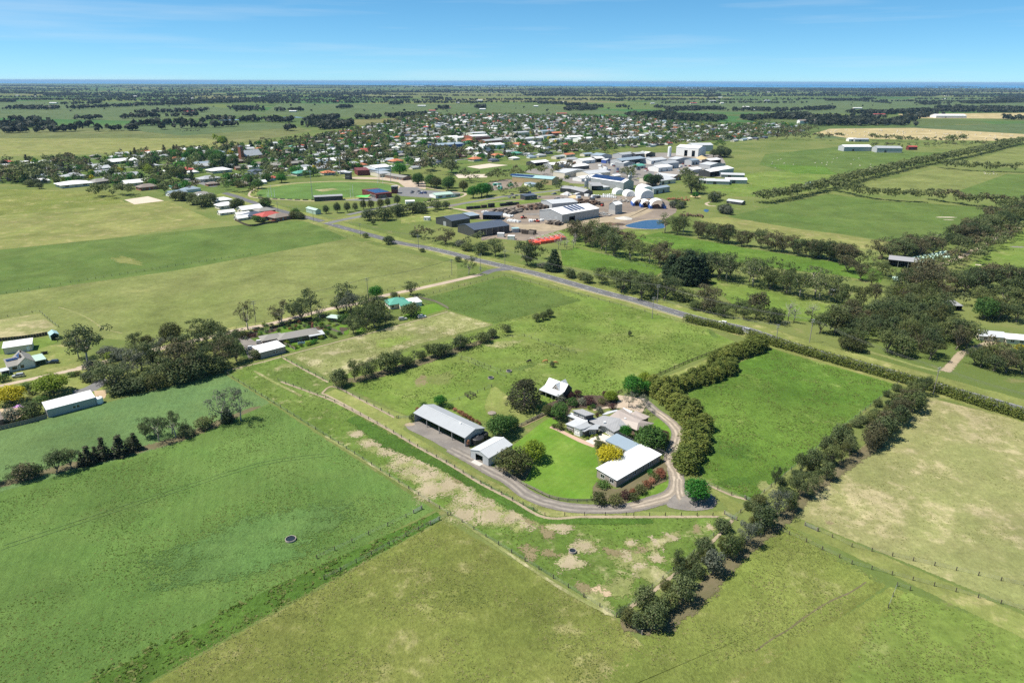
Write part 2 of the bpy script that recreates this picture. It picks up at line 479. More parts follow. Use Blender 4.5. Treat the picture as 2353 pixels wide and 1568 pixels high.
def sheet(name, col, period=0.45, rough=0.45, var=0.10, rust=0.0, axis='X', spec=0.4):
 N = NT(name)
 p = N.objco()
 n = N.noise(p, 0.35,4,0.65)
 st = N.noise(N.mapping(p, scale=(3.0,0.25,0.25) if axis == 'X' else (0.25,3.0,0.25)),1.0,3,0.6)
 c = N.scale(col, N.math('ADD', N.math('ADD', N.math('MULTIPLY', N.math('SUBTRACT', n, 0.5), var * 2), N.math('MULTIPLY', N.math('SUBTRACT', st, 0.5), var * 1.5)),1.0))
 if rust: c = N.mix(N.math('MULTIPLY', N.range(n, 0.58,0.72), rust), c, (0.22,0.13,0.09))
 t = N.n("ShaderNodeTexWave", bands_direction=axis, wave_profile='SIN')
 N.l(p, t.inputs['Vector'])
 t.inputs['Scale'].default_value = 0.3142 / period
 return N.done(N.bsdf(c, rough, spec, N.bump(t.outputs['Fac'],0.5,0.06)))
M['roof_white'] = sheet('white_roof_sheet', (0.72,0.72,0.71), var=0.08, rough=0.55)
M['roof_zinc'] = sheet('zinc_roof_sheet', (0.33,0.345,0.36), var=0.10, rough=0.6, spec=0.25)
M['roof_pale'] = sheet('pale_zinc_sheet', (0.44,0.455,0.47), var=0.10, rough=0.6, spec=0.25)
M['roof_grey'] = sheet('grey_roof_sheet', (0.29,0.29,0.295), var=0.08, period=0.6, rough=0.6, spec=0.25)
M['roof_dark'] = sheet('slate_roof_sheet', (0.075,0.09,0.12), var=0.08)
M['roof_blue'] = sheet('blue_grey_roof_sheet', (0.235,0.295,0.35), var=0.06, rough=0.6)
M['roof_beige'] = sheet('beige_roof_sheet', (0.36,0.305,0.27), var=0.07, period=0.6, axis='Y')
M['roof_green'] = sheet('green_roof_sheet', (0.10,0.32,0.24), var=0.08)
M['roof_palegreen'] = sheet('pale_green_roof_sheet', (0.38,0.50,0.42), var=0.08)
M['roof_red'] = sheet('red_roof_sheet', (0.42,0.085,0.065), var=0.12)
M['roof_orange'] = plain('terracotta_tile', (0.44,0.155,0.075),0.8, var=0.2, scale=2, bump=0.4)
M['roof_brown'] = plain('brown_tile', (0.20,0.165,0.14),0.8, var=0.22, scale=2, bump=0.4)
M['roof_tile'] = plain('grey_tile', (0.23,0.22,0.20),0.8, var=0.22, scale=2, bump=0.4)
M['roof_teal'] = sheet('teal_roof_sheet', (0.30,0.45,0.46), var=0.06)
M['wall_cream'] = plain('cream_render', (0.62,0.57,0.46),0.85,0.2)
M['wall_white'] = plain('white_wall_paint', (0.76,0.75,0.72),0.8,0.2)
M['wall_grey'] = sheet('grey_wall_sheet', (0.34,0.35,0.355), var=0.06)
M['wall_taupe'] = plain('taupe_cladding', (0.34,0.29,0.25),0.85,0.2, bump=0.2)
M['wall_zinc'] = sheet('zinc_wall_sheet', (0.42,0.43,0.435), var=0.07, rough=0.6)
M['wall_dark'] = sheet('charcoal_wall_sheet', (0.055,0.057,0.06), var=0.08)
M['wall_brick'] = plain('red_brick', (0.30,0.125,0.085),0.9,0.1, var=0.2, bump=0.3)
M['wall_brown'] = plain('brown_brick', (0.20,0.145,0.11),0.9,0.1, var=0.2, bump=0.3)
M['wall_yellow'] = plain('sand_coloured_wall', (0.48,0.37,0.20),0.85,0.2)
M['wall_blue'] = plain('blue_wall_paint', (0.05,0.10,0.34),0.6)
M['trim'] = plain('white_trim', (0.78,0.78,0.76),0.5, var=0.04)
M['steel'] = plain('galvanised_steel', (0.42,0.43,0.44),0.45,0.5, metal=0.6, var=0.1)
M['dark_trim'] = plain('charcoal_trim', (0.08,0.08,0.085),0.6)
M['concrete'] = plain('concrete', (0.46,0.44,0.41),0.9,0.2, bump=0.2)
M['timber'] = plain('weathered_timber', (0.24,0.205,0.17),0.9,0.1, var=0.25, scale=3, bump=0.3)
M['timber_dark'] = plain('dark_timber', (0.085,0.07,0.058),0.9,0.1, var=0.25, scale=3, bump=0.3)
M['pole'] = plain('grey_pole_timber', (0.30,0.27,0.235),0.9,0.1, var=0.2, bump=0.2)
M['black'] = plain('black_polymer', (0.022,0.022,0.024),0.5)
M['rust'] = plain('rusty_steel', (0.24,0.11,0.06),0.85,0.2, var=0.3, scale=3)
M['rubber'] = plain('tyre_rubber', (0.02,0.02,0.02),0.85,0.2)
M['car_white'] = plain('white_car_paint', (0.80,0.80,0.80),0.22,0.5, var=0.02)
M['car_silver'] = plain('silver_car_paint', (0.52,0.53,0.54),0.25,0.5, metal=0.3, var=0.03)
M['car_dark'] = plain('dark_car_paint', (0.07,0.075,0.08),0.22,0.5, var=0.03)
M['car_red'] = plain('red_car_paint', (0.36,0.03,0.025),0.25,0.5, var=0.03)
M['car_blue'] = plain('blue_car_paint', (0.03,0.07,0.25),0.25,0.5, var=0.03)
M['orange'] = plain('orange_red_paint', (0.70,0.11,0.07),0.5, var=0.06)
M['white_plastic'] = plain('white_wrap', (0.80,0.81,0.80),0.4, var=0.06)
M['green_plastic'] = plain('pale_green_wrap', (0.56,0.74,0.62),0.35,0.5, var=0.08)
M['cow_black'] = plain('black_hide', (0.018,0.016,0.015),0.7)
M['cow_tan'] = plain('tan_hide', (0.42,0.21,0.075),0.8, var=0.15)
M['sheep'] = plain('cream_fleece', (0.62,0.56,0.45),0.95)
M['log'] = plain('log_bark', (0.15,0.10,0.07),0.95,0.1, var=0.35, scale=2)
M['log_red'] = plain('red_log_ends', (0.30,0.14,0.08),0.95,0.1, var=0.35, scale=2)
M['stone'] = plain('pale_stone', (0.46,0.44,0.41),0.95,0.1, var=0.3, scale=1.5)
M['membrane'] = plain('white_membrane', (0.80,0.80,0.78),0.6, var=0.03)
M['bluetarp'] = plain('blue_trim_paint', (0.05,0.13,0.42),0.5)
M['greentarp'] = plain('green_shade_cloth', (0.10,0.60,0.12),0.7)
M['purple'] = plain('mauve_cloth', (0.60,0.32,0.62),0.8)
M['maroon'] = plain('maroon_cladding', (0.15,0.035,0.03),0.6, var=0.1)
def glassy(name, col, rough=0.08):
 N = NT(name)
 return N.done(N.bsdf(col, rough, 0.8))
M['glass'] = glassy('window_glass', (0.018,0.022,0.026))
M['solar'] = glassy('solar_glass', (0.020,0.040,0.115),0.12)
def water(name, col, rough=0.08, bump=0.08, scale=0.8):
 N = NT(name)
 n = N.noise(N.pos(), scale, 3)
 return N.done(N.bsdf(col, rough, 0.5, N.bump(n, bump, 0.1)))
M['pond'] = water('pond_water', (0.03,0.065,0.13),0.15,0.2)
M['sea'] = water('sea_water', (0.010,0.17,0.36),0.6,0.0)
M['lake'] = water('lake_water', (0.20,0.27,0.34),0.35,0.0)
def foliage(name, a, b, c, hue=0.10, trans=0.34, rough=0.6, clump=0.6):
 a, b, c = (tuple(v * 1.14 for v in q) for q in (a, b, c))
 N = NT(name)
 lr = N.attr('leaf')
 info = N.n("ShaderNodeObjectInfo")
 p = N.objco()
 cl = N.noise(p, clump, 3,0.6)
 col = N.mix(lr, a, b)
 col = N.mix(N.range(cl, 0.46,0.70), col, c)
 f = N.range(info.outputs['Random'],0,1,1 - hue * 2.0,1 + hue * 2.0, smooth=False)
 hs = N.n("ShaderNodeHueSaturation")
 N.l(col, hs.inputs['Color'])
 N.l(f, hs.inputs['Value'])
 N.l(N.range(info.outputs['Random'],0,1,0.5 + hue * 0.14,0.5 - hue * 0.10, smooth=False), hs.inputs['Hue'])
 s = N.bsdf(hs.outputs[0], rough, 0.2)
 tr = N.n("ShaderNodeBsdfTranslucent")
 N.l(hs.outputs[0], tr.inputs['Color'])
 ms = N.n("ShaderNodeMixShader")
 ms.inputs[0].default_value = trans
 N.l(s, ms.inputs[1])
 N.l(tr.outputs[0], ms.inputs[2])
 return N.done(ms.outputs[0])
M['leaf_gum'] = foliage('gum_leaves', (0.068,0.094,0.038),(0.110,0.142,0.054),(0.104,0.118,0.050),0.16)
M['leaf_gum_red'] = foliage('rusty_gum_leaves', (0.084,0.088,0.044),(0.122,0.118,0.056),(0.138,0.102,0.054),0.12)
M['leaf_gum_green'] = foliage('green_gum_leaves', (0.078,0.108,0.038),(0.120,0.150,0.048),(0.130,0.140,0.050),0.14)
M['leaf_grey'] = foliage('grey_green_leaves', (0.105,0.122,0.085),(0.15,0.165,0.12),(0.125,0.135,0.09),0.12)
M['leaf_cypress'] = foliage('golden_cypress_leaves', (0.082,0.116,0.024),(0.165,0.195,0.038),(0.200,0.215,0.046),0.08)
M['leaf_pine'] = foliage('dark_pine_needles', (0.026,0.048,0.022),(0.045,0.072,0.030),(0.040,0.070,0.024),0.08)
M['leaf_macro'] = foliage('dark_spreading_conifer_leaves', (0.036,0.044,0.022),(0.060,0.066,0.032),(0.060,0.052,0.030),0.05)
M['leaf_green'] = foliage('green_broad_leaves', (0.046,0.105,0.022),(0.080,0.150,0.030),(0.060,0.125,0.025),0.10)
M['leaf_bright'] = foliage('bright_green_leaves', (0.030,0.135,0.014),(0.055,0.190,0.024),(0.045,0.160,0.018),0.06)
M['leaf_lime'] = foliage('lime_leaves', (0.125,0.190,0.018),(0.195,0.255,0.024),(0.17,0.23,0.022),0.06)
M['leaf_yellow'] = foliage('yellow_leaves', (0.33,0.285,0.012),(0.50,0.435,0.02),(0.42,0.37,0.02),0.04)
M['leaf_purple'] = foliage('plum_leaves', (0.060,0.026,0.028),(0.095,0.040,0.040),(0.075,0.038,0.036),0.08)
M['leaf_red'] = foliage('russet_flowers', (0.17,0.062,0.036),(0.25,0.10,0.055),(0.14,0.090,0.038),0.08)
M['leaf_pink'] = foliage('salmon_flowers', (0.32,0.15,0.09),(0.40,0.21,0.13),(0.24,0.15,0.07),0.08)
M['leaf_olive'] = foliage('olive_shrub_leaves', (0.068,0.082,0.026),(0.105,0.120,0.036),(0.09,0.085,0.035),0.10)
M['bark'] = plain('grey_bark', (0.22,0.185,0.15),0.95,0.1, var=0.3, scale=2)
M['bark_pale'] = plain('pale_gum_bark', (0.42,0.37,0.31),0.9,0.1, var=0.25, scale=2)
M['bark_dead'] = plain('bleached_dead_wood', (0.36,0.33,0.30),0.95,0.1, var=0.2, scale=2)
# ------------------------------------------------------------------ the land
CELL, GX, GY = 4.0,1050,1200
LEVEL = np.zeros((GY, GX), np.int16)
def cells(x0, x1, y0, y1):
 f = lambda v, o, n: int(min(max((v + o) / CELL, 0), n - 1))
 return slice(f(y0,300, GY), f(y1,300, GY) + 1), slice(f(x0,2100, GX), f(x1,2100, GX) + 1)
def settle(o):
 me = o.data
 co = np.empty(len(me.vertices) * 3, np.float32); me.vertices.foreach_get('co', co); co = co.reshape(-1,3)[:, :2]
 bx = []
 for p in me.polygons:
  q = co[list(p.vertices)]
  bx.append(cells(q[:, 0].min(), q[:, 0].max(), q[:, 1].min(), q[:, 1].max()))
 lv = 1 + max(int(LEVEL[c].max()) for c in bx)
 for c in bx: LEVEL[c] = np.maximum(LEVEL[c], lv)
 o.location.z = lv * 0.0016
 return o
def level_at(x, y):
 return (1 + int(LEVEL[cells(x, x, y, y)].max())) * 0.0016
def grid_axis(lo, hi, near, ratio=1.35, start=40):
 pos, s, x = [0.0], start, 0.0
 while x < hi:
  x += s; s *= ratio; pos.append(min(x, hi))
 neg, s, x = [], start, 0.0
 while x > lo:
  x -= s; s *= ratio; neg.append(max(x, lo))
 return sorted(set(neg + pos))
xs = grid_axis(-120000,120000,0)
ys = grid_axis(-3000,160000,0)
V = [(x, y, 0) for y in ys for x in xs]
nx = len(xs)
F = [(j * nx + i, j * nx + i + 1,(j + 1) * nx + i + 1,(j + 1) * nx + i) for j in range(len(ys) - 1) for i in range(nx - 1)]
def ground_material():
 N = NT('farmland')
 p = N.pos()
 pr = N.mapping(p, rot=(0,0,0.42))
 v = N.n("ShaderNodeTexVoronoi", voronoi_dimensions='2D', distance='CHEBYCHEV')
 N.l(N.mapping(pr, scale=(0.0016,0.0024,1)), v.inputs['Vector'])
 v.inputs['Scale'].default_value = 1.0
 v.inputs['Randomness'].default_value = 0.75
 sep = N.n("ShaderNodeSeparateColor")
 N.l(v.outputs['Color'], sep.inputs[0])
 q = N.mix(N.range(sep.outputs[0],0.2,0.8),(0.060,0.100,0.030),(0.105,0.135,0.040))
 q = N.mix(N.range(sep.outputs[1],0.62,0.9), q, (0.15,0.145,0.06))
 q = N.mix(N.range(sep.outputs[2],0.75,0.95), q, (0.050,0.115,0.034))
 n1 = N.noise(p, 0.012,4,0.6)
 n2 = N.noise(p, 0.09,5,0.6)
 n3 = N.noise(p, 0.8,5,0.7)
 near = N.mix(N.range(n1,0.35,0.65),(0.104,0.142,0.038),(0.142,0.162,0.052))
 near = N.mix(N.math('MULTIPLY', N.range(n2,0.56,0.7),0.6), near, (0.21,0.185,0.085))
 sp = N.n("ShaderNodeSeparateXYZ")
 N.l(p, sp.inputs[0])
 col = N.mix(N.range(sp.outputs['Y'],1500,2300), near, q)
 sn = N.noise(p, 0.002,5,0.65)
 col = N.mix(N.math('MULTIPLY', N.range(sn, 0.5,0.62), N.range(sp.outputs['Y'],5200,9000)), col, (0.032,0.048,0.026))
 col = N.scale(col, N.math('ADD', N.math('MULTIPLY', N.math('SUBTRACT', n3,0.5),0.7),1.0))
 col = N.scale(col, N.math('ADD', N.math('MULTIPLY', N.math('SUBTRACT', N.noise(p, 0.006,5,0.65),0.5),0.7),1.0))
 return N.done(N.bsdf(col, 0.92,0.05, N.bump(n3,0.5,0.3)))
me = bpy.data.meshes.new('ground')
me.from_pydata(V, [], F)
me.materials.append(ground_material())
tag(link('ground', me), kind='structure')
def inset(poly, d):
 n = len(poly)
 sgn = 1 if area2(poly) > 0 else -1
 out = []
 for i in range(n):
  p0, p1, p2 = (np.array(poly[(i + k) % n], float) for k in (-1,0,1))
  e1, e2 = p1 - p0, p2 - p1
  e1 /= max(np.linalg.norm(e1),1e-6); e2 /= max(np.linalg.norm(e2),1e-6)
  n1, n2 = np.array([-e1[1], e1[0]]) * sgn, np.array([-e2[1], e2[0]]) * sgn
  b = n1 + n2
  b /= max(np.linalg.norm(b),1e-6)
  out.append(tuple(p1 + b * d / max(b @ n1,0.35)))
 return out
def tri_poly(me_name, poly, z, mat, soft):
 bm = bmesh.new()
 lay = bm.verts.layers.float.new('cover')
 inner = inset(poly, soft)
 outer = inset(poly, -soft * 0.6)
 vo = [bm.verts.new((x, y, z)) for x, y in outer]
 vi = [bm.verts.new((x, y, z)) for x, y in inner]
 for v in vo: v[lay] = -0.2
 for v in vi: v[lay] = 1.2
 n = len(poly)
 for i in range(n):
  bm.faces.new((vo[i], vo[(i + 1) % n], vi[(i + 1) % n], vi[i]))
 f = bm.faces.new(vi)
 bmesh.ops.triangulate(bm, faces=[f])
 bm.normal_update()
 for f in bm.faces:
  if f.normal.z < 0: f.normal_flip()
 me = bpy.data.meshes.new(me_name)
 bm.to_mesh(me); bm.free()
 me.materials.append(mat)
 return me
def patch(name, poly, mat, soft=1.0, smooth=0, kind='structure', z=None):
 if smooth: poly = catmull(poly, smooth, closed=True)
 return tag(settle(link(name, tri_poly(name, poly, 0.0, mat, soft))), kind=kind)
def blob(name, c, rx, ry, rot, mat, wob=0.25, core=0.35, n=26, kind='structure'):
 z = 0.0
 ph = RNG.uniform(0,6.28,4)
 vs, cov = [(c[0], c[1], z)],[0.95]
 fs = []
 for ring, cv in ((core, 0.85),(0.75,0.5),(1.05,0.15),(1.4,-0.5)):
  for k in range(n):
   q = 2 * math.pi * k / n
   w = 1 + wob * (math.sin(2 * q + ph[0]) * .5 + math.sin(3 * q + ph[1]) * .35 + math.sin(5 * q + ph[2]) * .25)
   x, y = rx * ring * w * math.cos(q), ry * ring * w * math.sin(q)
   vs.append((c[0] + x * math.cos(rot) - y * math.sin(rot), c[1] + x * math.sin(rot) + y * math.cos(rot), z))
   cov.append(cv)
 for k in range(n):
  fs.append((0,1 + k, 1 + (k + 1) % n))
 me = bpy.data.meshes.new(name)
 for r in range(3):
  for k in range(n):
   a, b = 1 + r * n + k, 1 + r * n + (k + 1) % n
   fs.append((a, a + n, b + n, b))
 me.from_pydata(vs, [], fs)
 a = me.attributes.new('cover', 'FLOAT', 'POINT')
 a.data.foreach_set('value', cov)
 me.materials.append(mat)
 return tag(settle(link(name, me)), kind=kind)
def stroke(name, path, width, mat, soft=0.25, n=6, kind='structure', ends=True, z=None, closed=False):
 W = width if hasattr(width, '__len__') else [width] * len(path)
 P = catmull([(p[0], p[1], w) for p, w in zip(path, W)], n, closed)
 z = 0.0
 vs, cov, ac, fs = [],[],[],[]
 m = len(P)
 for i, (x, y, w) in enumerate(P):
  a, b = (P[(i - 1) % m], P[(i + 1) % m]) if closed else (P[max(i - 1,0)], P[min(i + 1, m - 1)])
  t = np.array([b[0] - a[0], b[1] - a[1]]); t /= max(np.linalg.norm(t),1e-6)
  nx_, ny_ = -t[1], t[0]
  e = 1.0 if (not ends or closed or 0 < i < m - 1) else 0.0
  for o, c in ((-1 - soft * .6,-0.2),(-1 + soft, 1.2),(0,1.2),(1 - soft, 1.2),(1 + soft * .6,-0.2)):
   vs.append((x + nx_ * o * w / 2, y + ny_ * o * w / 2, z)); cov.append(c * e + (e - 1) * 0.2); ac.append(o)
 for i in range(m if closed else m - 1):
  for k in range(4):
   j = (i + 1) % m
   fs.append((i * 5 + k + 1, i * 5 + k, j * 5 + k, j * 5 + k + 1))
 me = bpy.data.meshes.new(name)
 me.from_pydata(vs, [], fs)
 for an, av in (('cover', cov),('across', ac)):
  a = me.attributes.new(an, 'FLOAT', 'POINT')
  a.data.foreach_set('value', av)
 me.materials.append(mat)
 return tag(settle(link(name, me)), kind=kind)
def F_(name, pts, mat, soft=1.0, smooth=0):
 return patch(name, GL(pts), M[mat], soft, smooth)
for pts, m in (
 ([(-60,300),(640,282),(720,300),(560,330),(-60,335)], 'far2'),
 ([(120,290),(640,283),(690,292),(420,312),(300,300)], 'far3'),
 ([(-60,318),(470,318),(560,330),(470,346),(-60,362)], 'straw'),
 ([(640,238),(1240,240),(1500,262),(1300,262),(760,270),(600,262)], 'far3'),
 ([(1480,232),(2420,226),(2420,246),(1980,262),(1560,256)], 'far3'),
 ([(-60,232),(420,238),(640,262),(300,278),(-60,270)], 'far3'),
 ([(800,212),(1500,214),(1520,224),(820,222)], 'far2'),
 ([(1870,318),(1900,296),(2420,282),(2420,322)], 'far3'),
):
 F_('field', pts, m, 4.0)
F_('hay_field', [(1872,306),(1905,296),(2100,294),(2420,312),(2420,326),(2160,322),(1950,318)], 'hay', 4.0)
F_('field', [(2060,262),(2420,259),(2420,273),(2090,272)], 'hay', 4.0)
F_('field', [(-80,748),(400,792),(560,760),(1052,641),(1050,607),(800,548),(400,622),(-80,688)], 'lime', 1.5)
F_('field', [(-80,688),(400,622),(800,548),(700,506),(560,516),(250,548),(-80,582)], 'deep', 1.5)
F_('field', [(-80,582),(250,548),(505,511),(388,463),(270,466),(-80,504)], 'straw', 1.5)
F_('field', [(-80,504),(290,466),(250,440),(-80,432)], 'olive', 1.5)
patch('bare_ground', ZL(s1,[(1165,818),(1390,785),(1545,828),(1260,862)]), M['sand'],1.5)
patch('field', ZL(r3,[(-60,585),(335,525),(485,645),(395,700),(-60,745)]), M['pale'],1.0)
F_('field', [(-80,1010),(200,935),(512,856),(622,925),(380,1030),(-80,1160)], 'crop_blue', 0.8)
F_('field', [(-80,1150),(380,1025),(622,925),(1000,1172),(640,1350),(130,1600),(-80,1680)], 'crop', 0.8)
F_('field', [(1005,1174),(1018,1192),(640,1398),(250,1620),(60,1640),(620,1350)], 'lush', 0.8)
F_('field', [(1018,1192),(1416,1420),(1500,1500),(1800,1240),(2035,1345),(1640,1640),(180,1660)], 'olive', 0.8)
F_('field', [(1490,1440),(1800,1195),(2030,1340),(1900,1440),(1640,1600),(1440,1640),(1300,1620)], 'olive_lime', 6.0)
F_('field', [(2045,1345),(2420,1490),(2420,1700),(1560,1700),(1700,1560)], 'olive_lime', 0.8)
F_('field', [(2075,1352),(2420,1468),(2420,1600),(1900,1640),(1990,1440)], 'paddock', 3.0)
F_('field', [(1810,1180),(1880,1120),(2105,905),(2420,985),(2420,1432)], 'pale', 0.8)
F_('field', [(1790,1195),(1822,1186),(2420,1440),(2420,1500)], 'verge', 0.8)
F_('field', [(511,853),(655,818),(765,878),(742,905),(1000,1060),(1252,1187),(1690,1185),(1416,1417)], 'worn', 0.5)
F_('field', [(668,816),(1035,716),(1135,745),(960,790),(840,835),(765,875)], 'drygrass', 0.6)
F_('field', [(955,690),(1158,634),(1590,740),(1700,790),(1495,868),(1300,930),(1145,750),(1035,714)], 'paddock', 0.6)
F_('field', [(1145,745),(1590,745),(1700,790),(1495,868),(1480,880),(1400,905),(1300,935),(1200,985),(1100,965),(950,962),(765,876),(845,832),(1000,790)], 'paddock', 0.6)
F_('field', [(955,690),(1158,634),(1340,690),(1135,745),(1035,714)], 'deep', 3.0)
F_('field', [(1495,880),(1700,792),(1760,800),(1640,850),(1560,890),(1520,905)], 'verge', 1.0)
F_('field', [(1580,900),(1650,852),(1775,800),(2062,882),(1726,1150),(1612,1100)], 'vivid', 0.8)
F_('field', [(745,903),(770,893),(950,962),(925,985),(1000,1030),(1110,1095),(1230,1150),(1290,1170),(1560,1175),(1690,1172),(1680,1184),(1252,1186)], 'verge', 0.4)
patch('lawn', ZL(r2,[(-160,905),(-20,760),(240,570),(330,600),(400,720),(620,830),(720,890),(760,1180),(700,1340),(690,1415),(540,1412),(330,1400),(150,1330),(0,1262),(-180,1180)]), M['lawn'],0.4, smooth=5)
patch('lawn', ZL(r1,[(1240,500),(1500,700),(1760,780),(1470,930),(1250,860),(1130,720)]), M['verge'],1.5, smooth=4)
patch('lawn', ZL(r2,[(1320,610),(1400,575),(1490,660),(1530,720),(1500,790),(1440,790),(1370,700)]), M['lawn'],0.4, smooth=4)
patch('lawn', ZL(r2,[(1020,1465),(1200,1370),(1420,1240),(1500,1235),(1525,1310),(1450,1390),(1290,1460),(1080,1490)]), M['lawn'],0.4, smooth=4)
patch('lawn', ZL(r2,[(1870,1265),(2110,1390),(2300,1500),(2270,1560),(2150,1570),(2010,1420)]), M['verge'],0.6)
for f, x, y, rx, ry, m in (
 (s8,225,225,5.5,4.0, 'soil'),(s8,330,290,7,6, 'soil'),(s8,440,330,10,7, 'soil'),(s8,560,410,11,8, 'soil'),(s8,690,450,10,9, 'soil'),
 (s8,610,500,8,7, 'soil'),(s8,720,530,8,8, 'soil'),(s8,740,610,8,8, 'soil'),(s8,880,590,9,7, 'soil'),(s8,980,690,10,6, 'soil'),
 (s8,1110,740,12,7, 'soil'),(s8,1290,800,12,5, 'soil'),(s8,960,790,8,6, 'soil'),(s8,1140,800,8,6, 'soil'),(s8,1390,850,6,4, 'soil'),
 (s8,1630,870,7,4, 'soil'),(s8,1800,1010,5,4.5, 'soil'),(s8,1700,1120,6,4, 'soil'),(s8,1560,1060,6,4, 'soil2'),(s8,1420,1050,8,6, 'soil2'),
 (s8,1540,920,7,5, 'soil2'),(s8,1420,830,7,3, 'soil2'),(s8,910,550,6,4, 'soil2'),(s8,2060,1060,8,6, 'soil2'),
 (s7,45,835,5,3.5, 'soil'),(s7,390,815,4,2.6, 'soil'),(s7,350,910,6,5, 'soil'),(s7,450,990,5.5,5, 'soil'),(s7,560,920,4,3, 'soil'),
 (s7,172,1148,3.6,3.0, 'soilsharp'),(s7,840,705,7,2.6, 'soil2'),(s7,930,705,3,2.0, 'soil'),(s7,480,860,8,3, 'soil2'),(s7,260,880,6,4, 'soil2'),
 (s7,560,820,6,2.4, 'soil'),(s7,660,770,5,2.2, 'soil'),(s7,60,1130,7,5, 'soil2'),(s7,280,1150,3,2, 'soil'),(s7,160,1220,5,3.5, 'drygrass'),
 (s7,1760,670,3.5,2.0, 'soil2'),(s7,1800,560,7,5, 'pale'),(s7,560,1060,7,5, 'drygrass'),(s7,300,1120,6,4, 'drygrass'),
 (r4,740,960,5,3.2, 'drygrass'),(r4,1880,730,12,6, 'drygrass'),(r4,1600,760,14,7, 'paddock'),(r4,1400,830,10,5, 'drygrass'),
 (r1,480,440,14,7, 'soil2'),(r1,1560,300,8,3, 'deep'),(r6,1000,1420,7,2.6, 'deep'),(r1,1340,60,12,5, 'drygrass'),(r1,700,420,10,6, 'lime'),
 (s7,1000,150,14,10, 'lush'),(s7,1300,60,18,12, 'vivid'),(s7,1330,420,4,4, 'drygrass'),(s7,1120,390,8,4, 'lush'),
 (r3,1060,85,26,6, 'straw'),
):
 if m == 'soil': blob('grass_patch', gz(f, x, y), rx * .9, ry * .9,0.5, M['drygrass'],0.35)
 blob('bare_patch' if m.startswith('soil') else 'grass_patch', gz(f, x, y), rx * ((.52 if f is s7 else .68) if m == 'soil' else .48 if m == 'soil2' else 1), ry * ((.52 if f is s7 else .68) if m == 'soil' else .48 if m == 'soil2' else 1), RNG.uniform(0,3), M[m],0.35)
stroke('grass_strip', ZL(s8,[(170,110),(330,210),(480,300),(640,370),(800,440),(950,530),(1100,610),(1240,690),(1400,770),(1560,830),(1900,835),(2300,835)]),[7,8,9,6,6,5,6,6,6,4,4,3], M['lush'],0.9)
for pth, w in ((ZL(s8,[(-330,-140),(0,-20),(130,40),(420,190),(640,320),(840,430),(1080,575),(1300,690),(1525,810),(1800,805),(2090,803)]),1.2),
    (ZL(s7,[(0,632),(400,632),(1020,630)]),1.3),
    (ZL(r4,[(1010,1195),(1110,1135),(1330,1240),(1640,1405)]),1.1),
    (ZL(r4,[(1010,1195),(1060,1210),(1250,1310),(1480,1440),(1640,1540)]),1.1),
    (ZL(r4,[(680,890),(850,985),(1080,1105)]),1.1),
    (ZL(s7,[(900,400),(1080,480),(1190,510)]),1.2),
    (ZL(r4,[(180,1010),(520,930),(790,855),(1300,720),(1800,585),(2080,505)]),1.1),
    (ZL(s7,[(1100,640),(900,850),(560,1130),(300,1310)]),1.1)):
 stroke('earth_strip', pth, w, M['track'],0.5)
for pth, w in ((ZL(s8,[(-20,235),(500,560),(870,790),(1300,1080),(1700,1340),(2030,1510)]),1.1),):
 stroke('earth_strip', pth, w, M['drygrass'],0.6)
patch('gravel_yard', ZL(r1,[(300,905),(420,870),(480,862),(940,1100),(1000,1160),(1040,1270),(1240,1345),(1420,1450),(1300,1480),(980,1300),(560,1060),(330,950)]), M['gravel'],0.7)
blob('gravel_heap', gz(r1,352,900),2.6,1.6,0.2, M['track'],0.1,0.7)
drive = ZL(r1,[(760,1150),(980,1262),(1200,1390),(1380,1480)]) + ZL(r2,[(-20,1350),(100,1410),(240,1460),(460,1505),(760,1520),(1080,1505),(1330,1440),(1500,1380),(1570,1290),(1560,1150),(1510,1050),(1530,920),(1570,830),(1585,730),(1540,650),(1450,570),(1340,490),(1250,410),(1150,350)])
stroke('drive', drive, [4.5,5,5.2,5.2,5.2,5.2,5.2,5.2,5,5.2,6,6,5.6,5.2,5.2,5,5,5,5,5,4.6,4.4,4.4], M['lane_grey'],0.28)
stroke('drive', ZL(r2,[(1080,1500),(1330,1440),(1500,1380),(1570,1290),(1560,1150),(1510,1050),(1530,920),(1570,830),(1585,730),(1540,650),(1450,570),(1340,490)]),[3.2,4,4.4,4.4,4.4,4.4,4.2,4.2,4.4,4.2,4,3.4], M['lane'],0.35)
patch('gravel_yard', ZL(r2,[(1460,1480),(1540,1370),(1660,1320),(1900,1350),(1985,1430),(1960,1510),(1800,1540),(1600,1530)]), M['gravel'],0.9, smooth=4)
stroke('drive', ZL(r2,[(1600,1200),(1600,1330),(1640,1430),(1720,1490),(1830,1505)]),[3,3.2,3.4,3.2,2], M['lane'],0.4)
patch('gravel_yard', ZL(r2,[(960,330),(1150,350),(1260,420),(1220,520),(1000,470),(860,470),(700,500),(700,460),(880,430)]), M['gravelroad'],0.6)
patch('garden_bed', ZL(r2,[(730,1230),(800,1290),(940,1310),(1180,1190),(1440,1030),(1480,1080),(1460,1230),(1250,1330),(1030,1460),(700,1420),(690,1300)]), M['leaflitter'],0.5)
patch('garden_bed', ZL(r2,[(200,430),(420,340),(700,330),(960,350),(960,440),(720,470),(480,470),(430,560),(280,590)]), M['mulch'],0.6)
patch('garden_bed', ZL(r1,[(1240,1350),(1420,1330),(1640,1330),(1560,1490),(1450,1470)]), M['leaflitter'],0.5)
patch('paved_terrace', ZL(r2,[(590,820),(700,770),(790,730),(880,760),(900,800),(700,860),(640,850)]), M['paving'],0.25)
stroke('garden_path', ZL(r2,[(250,660),(330,690),(470,760),(590,815),(720,870)]),[1.6,1.8,2.0,2.4,1.6], M['pinkpath'],0.2)
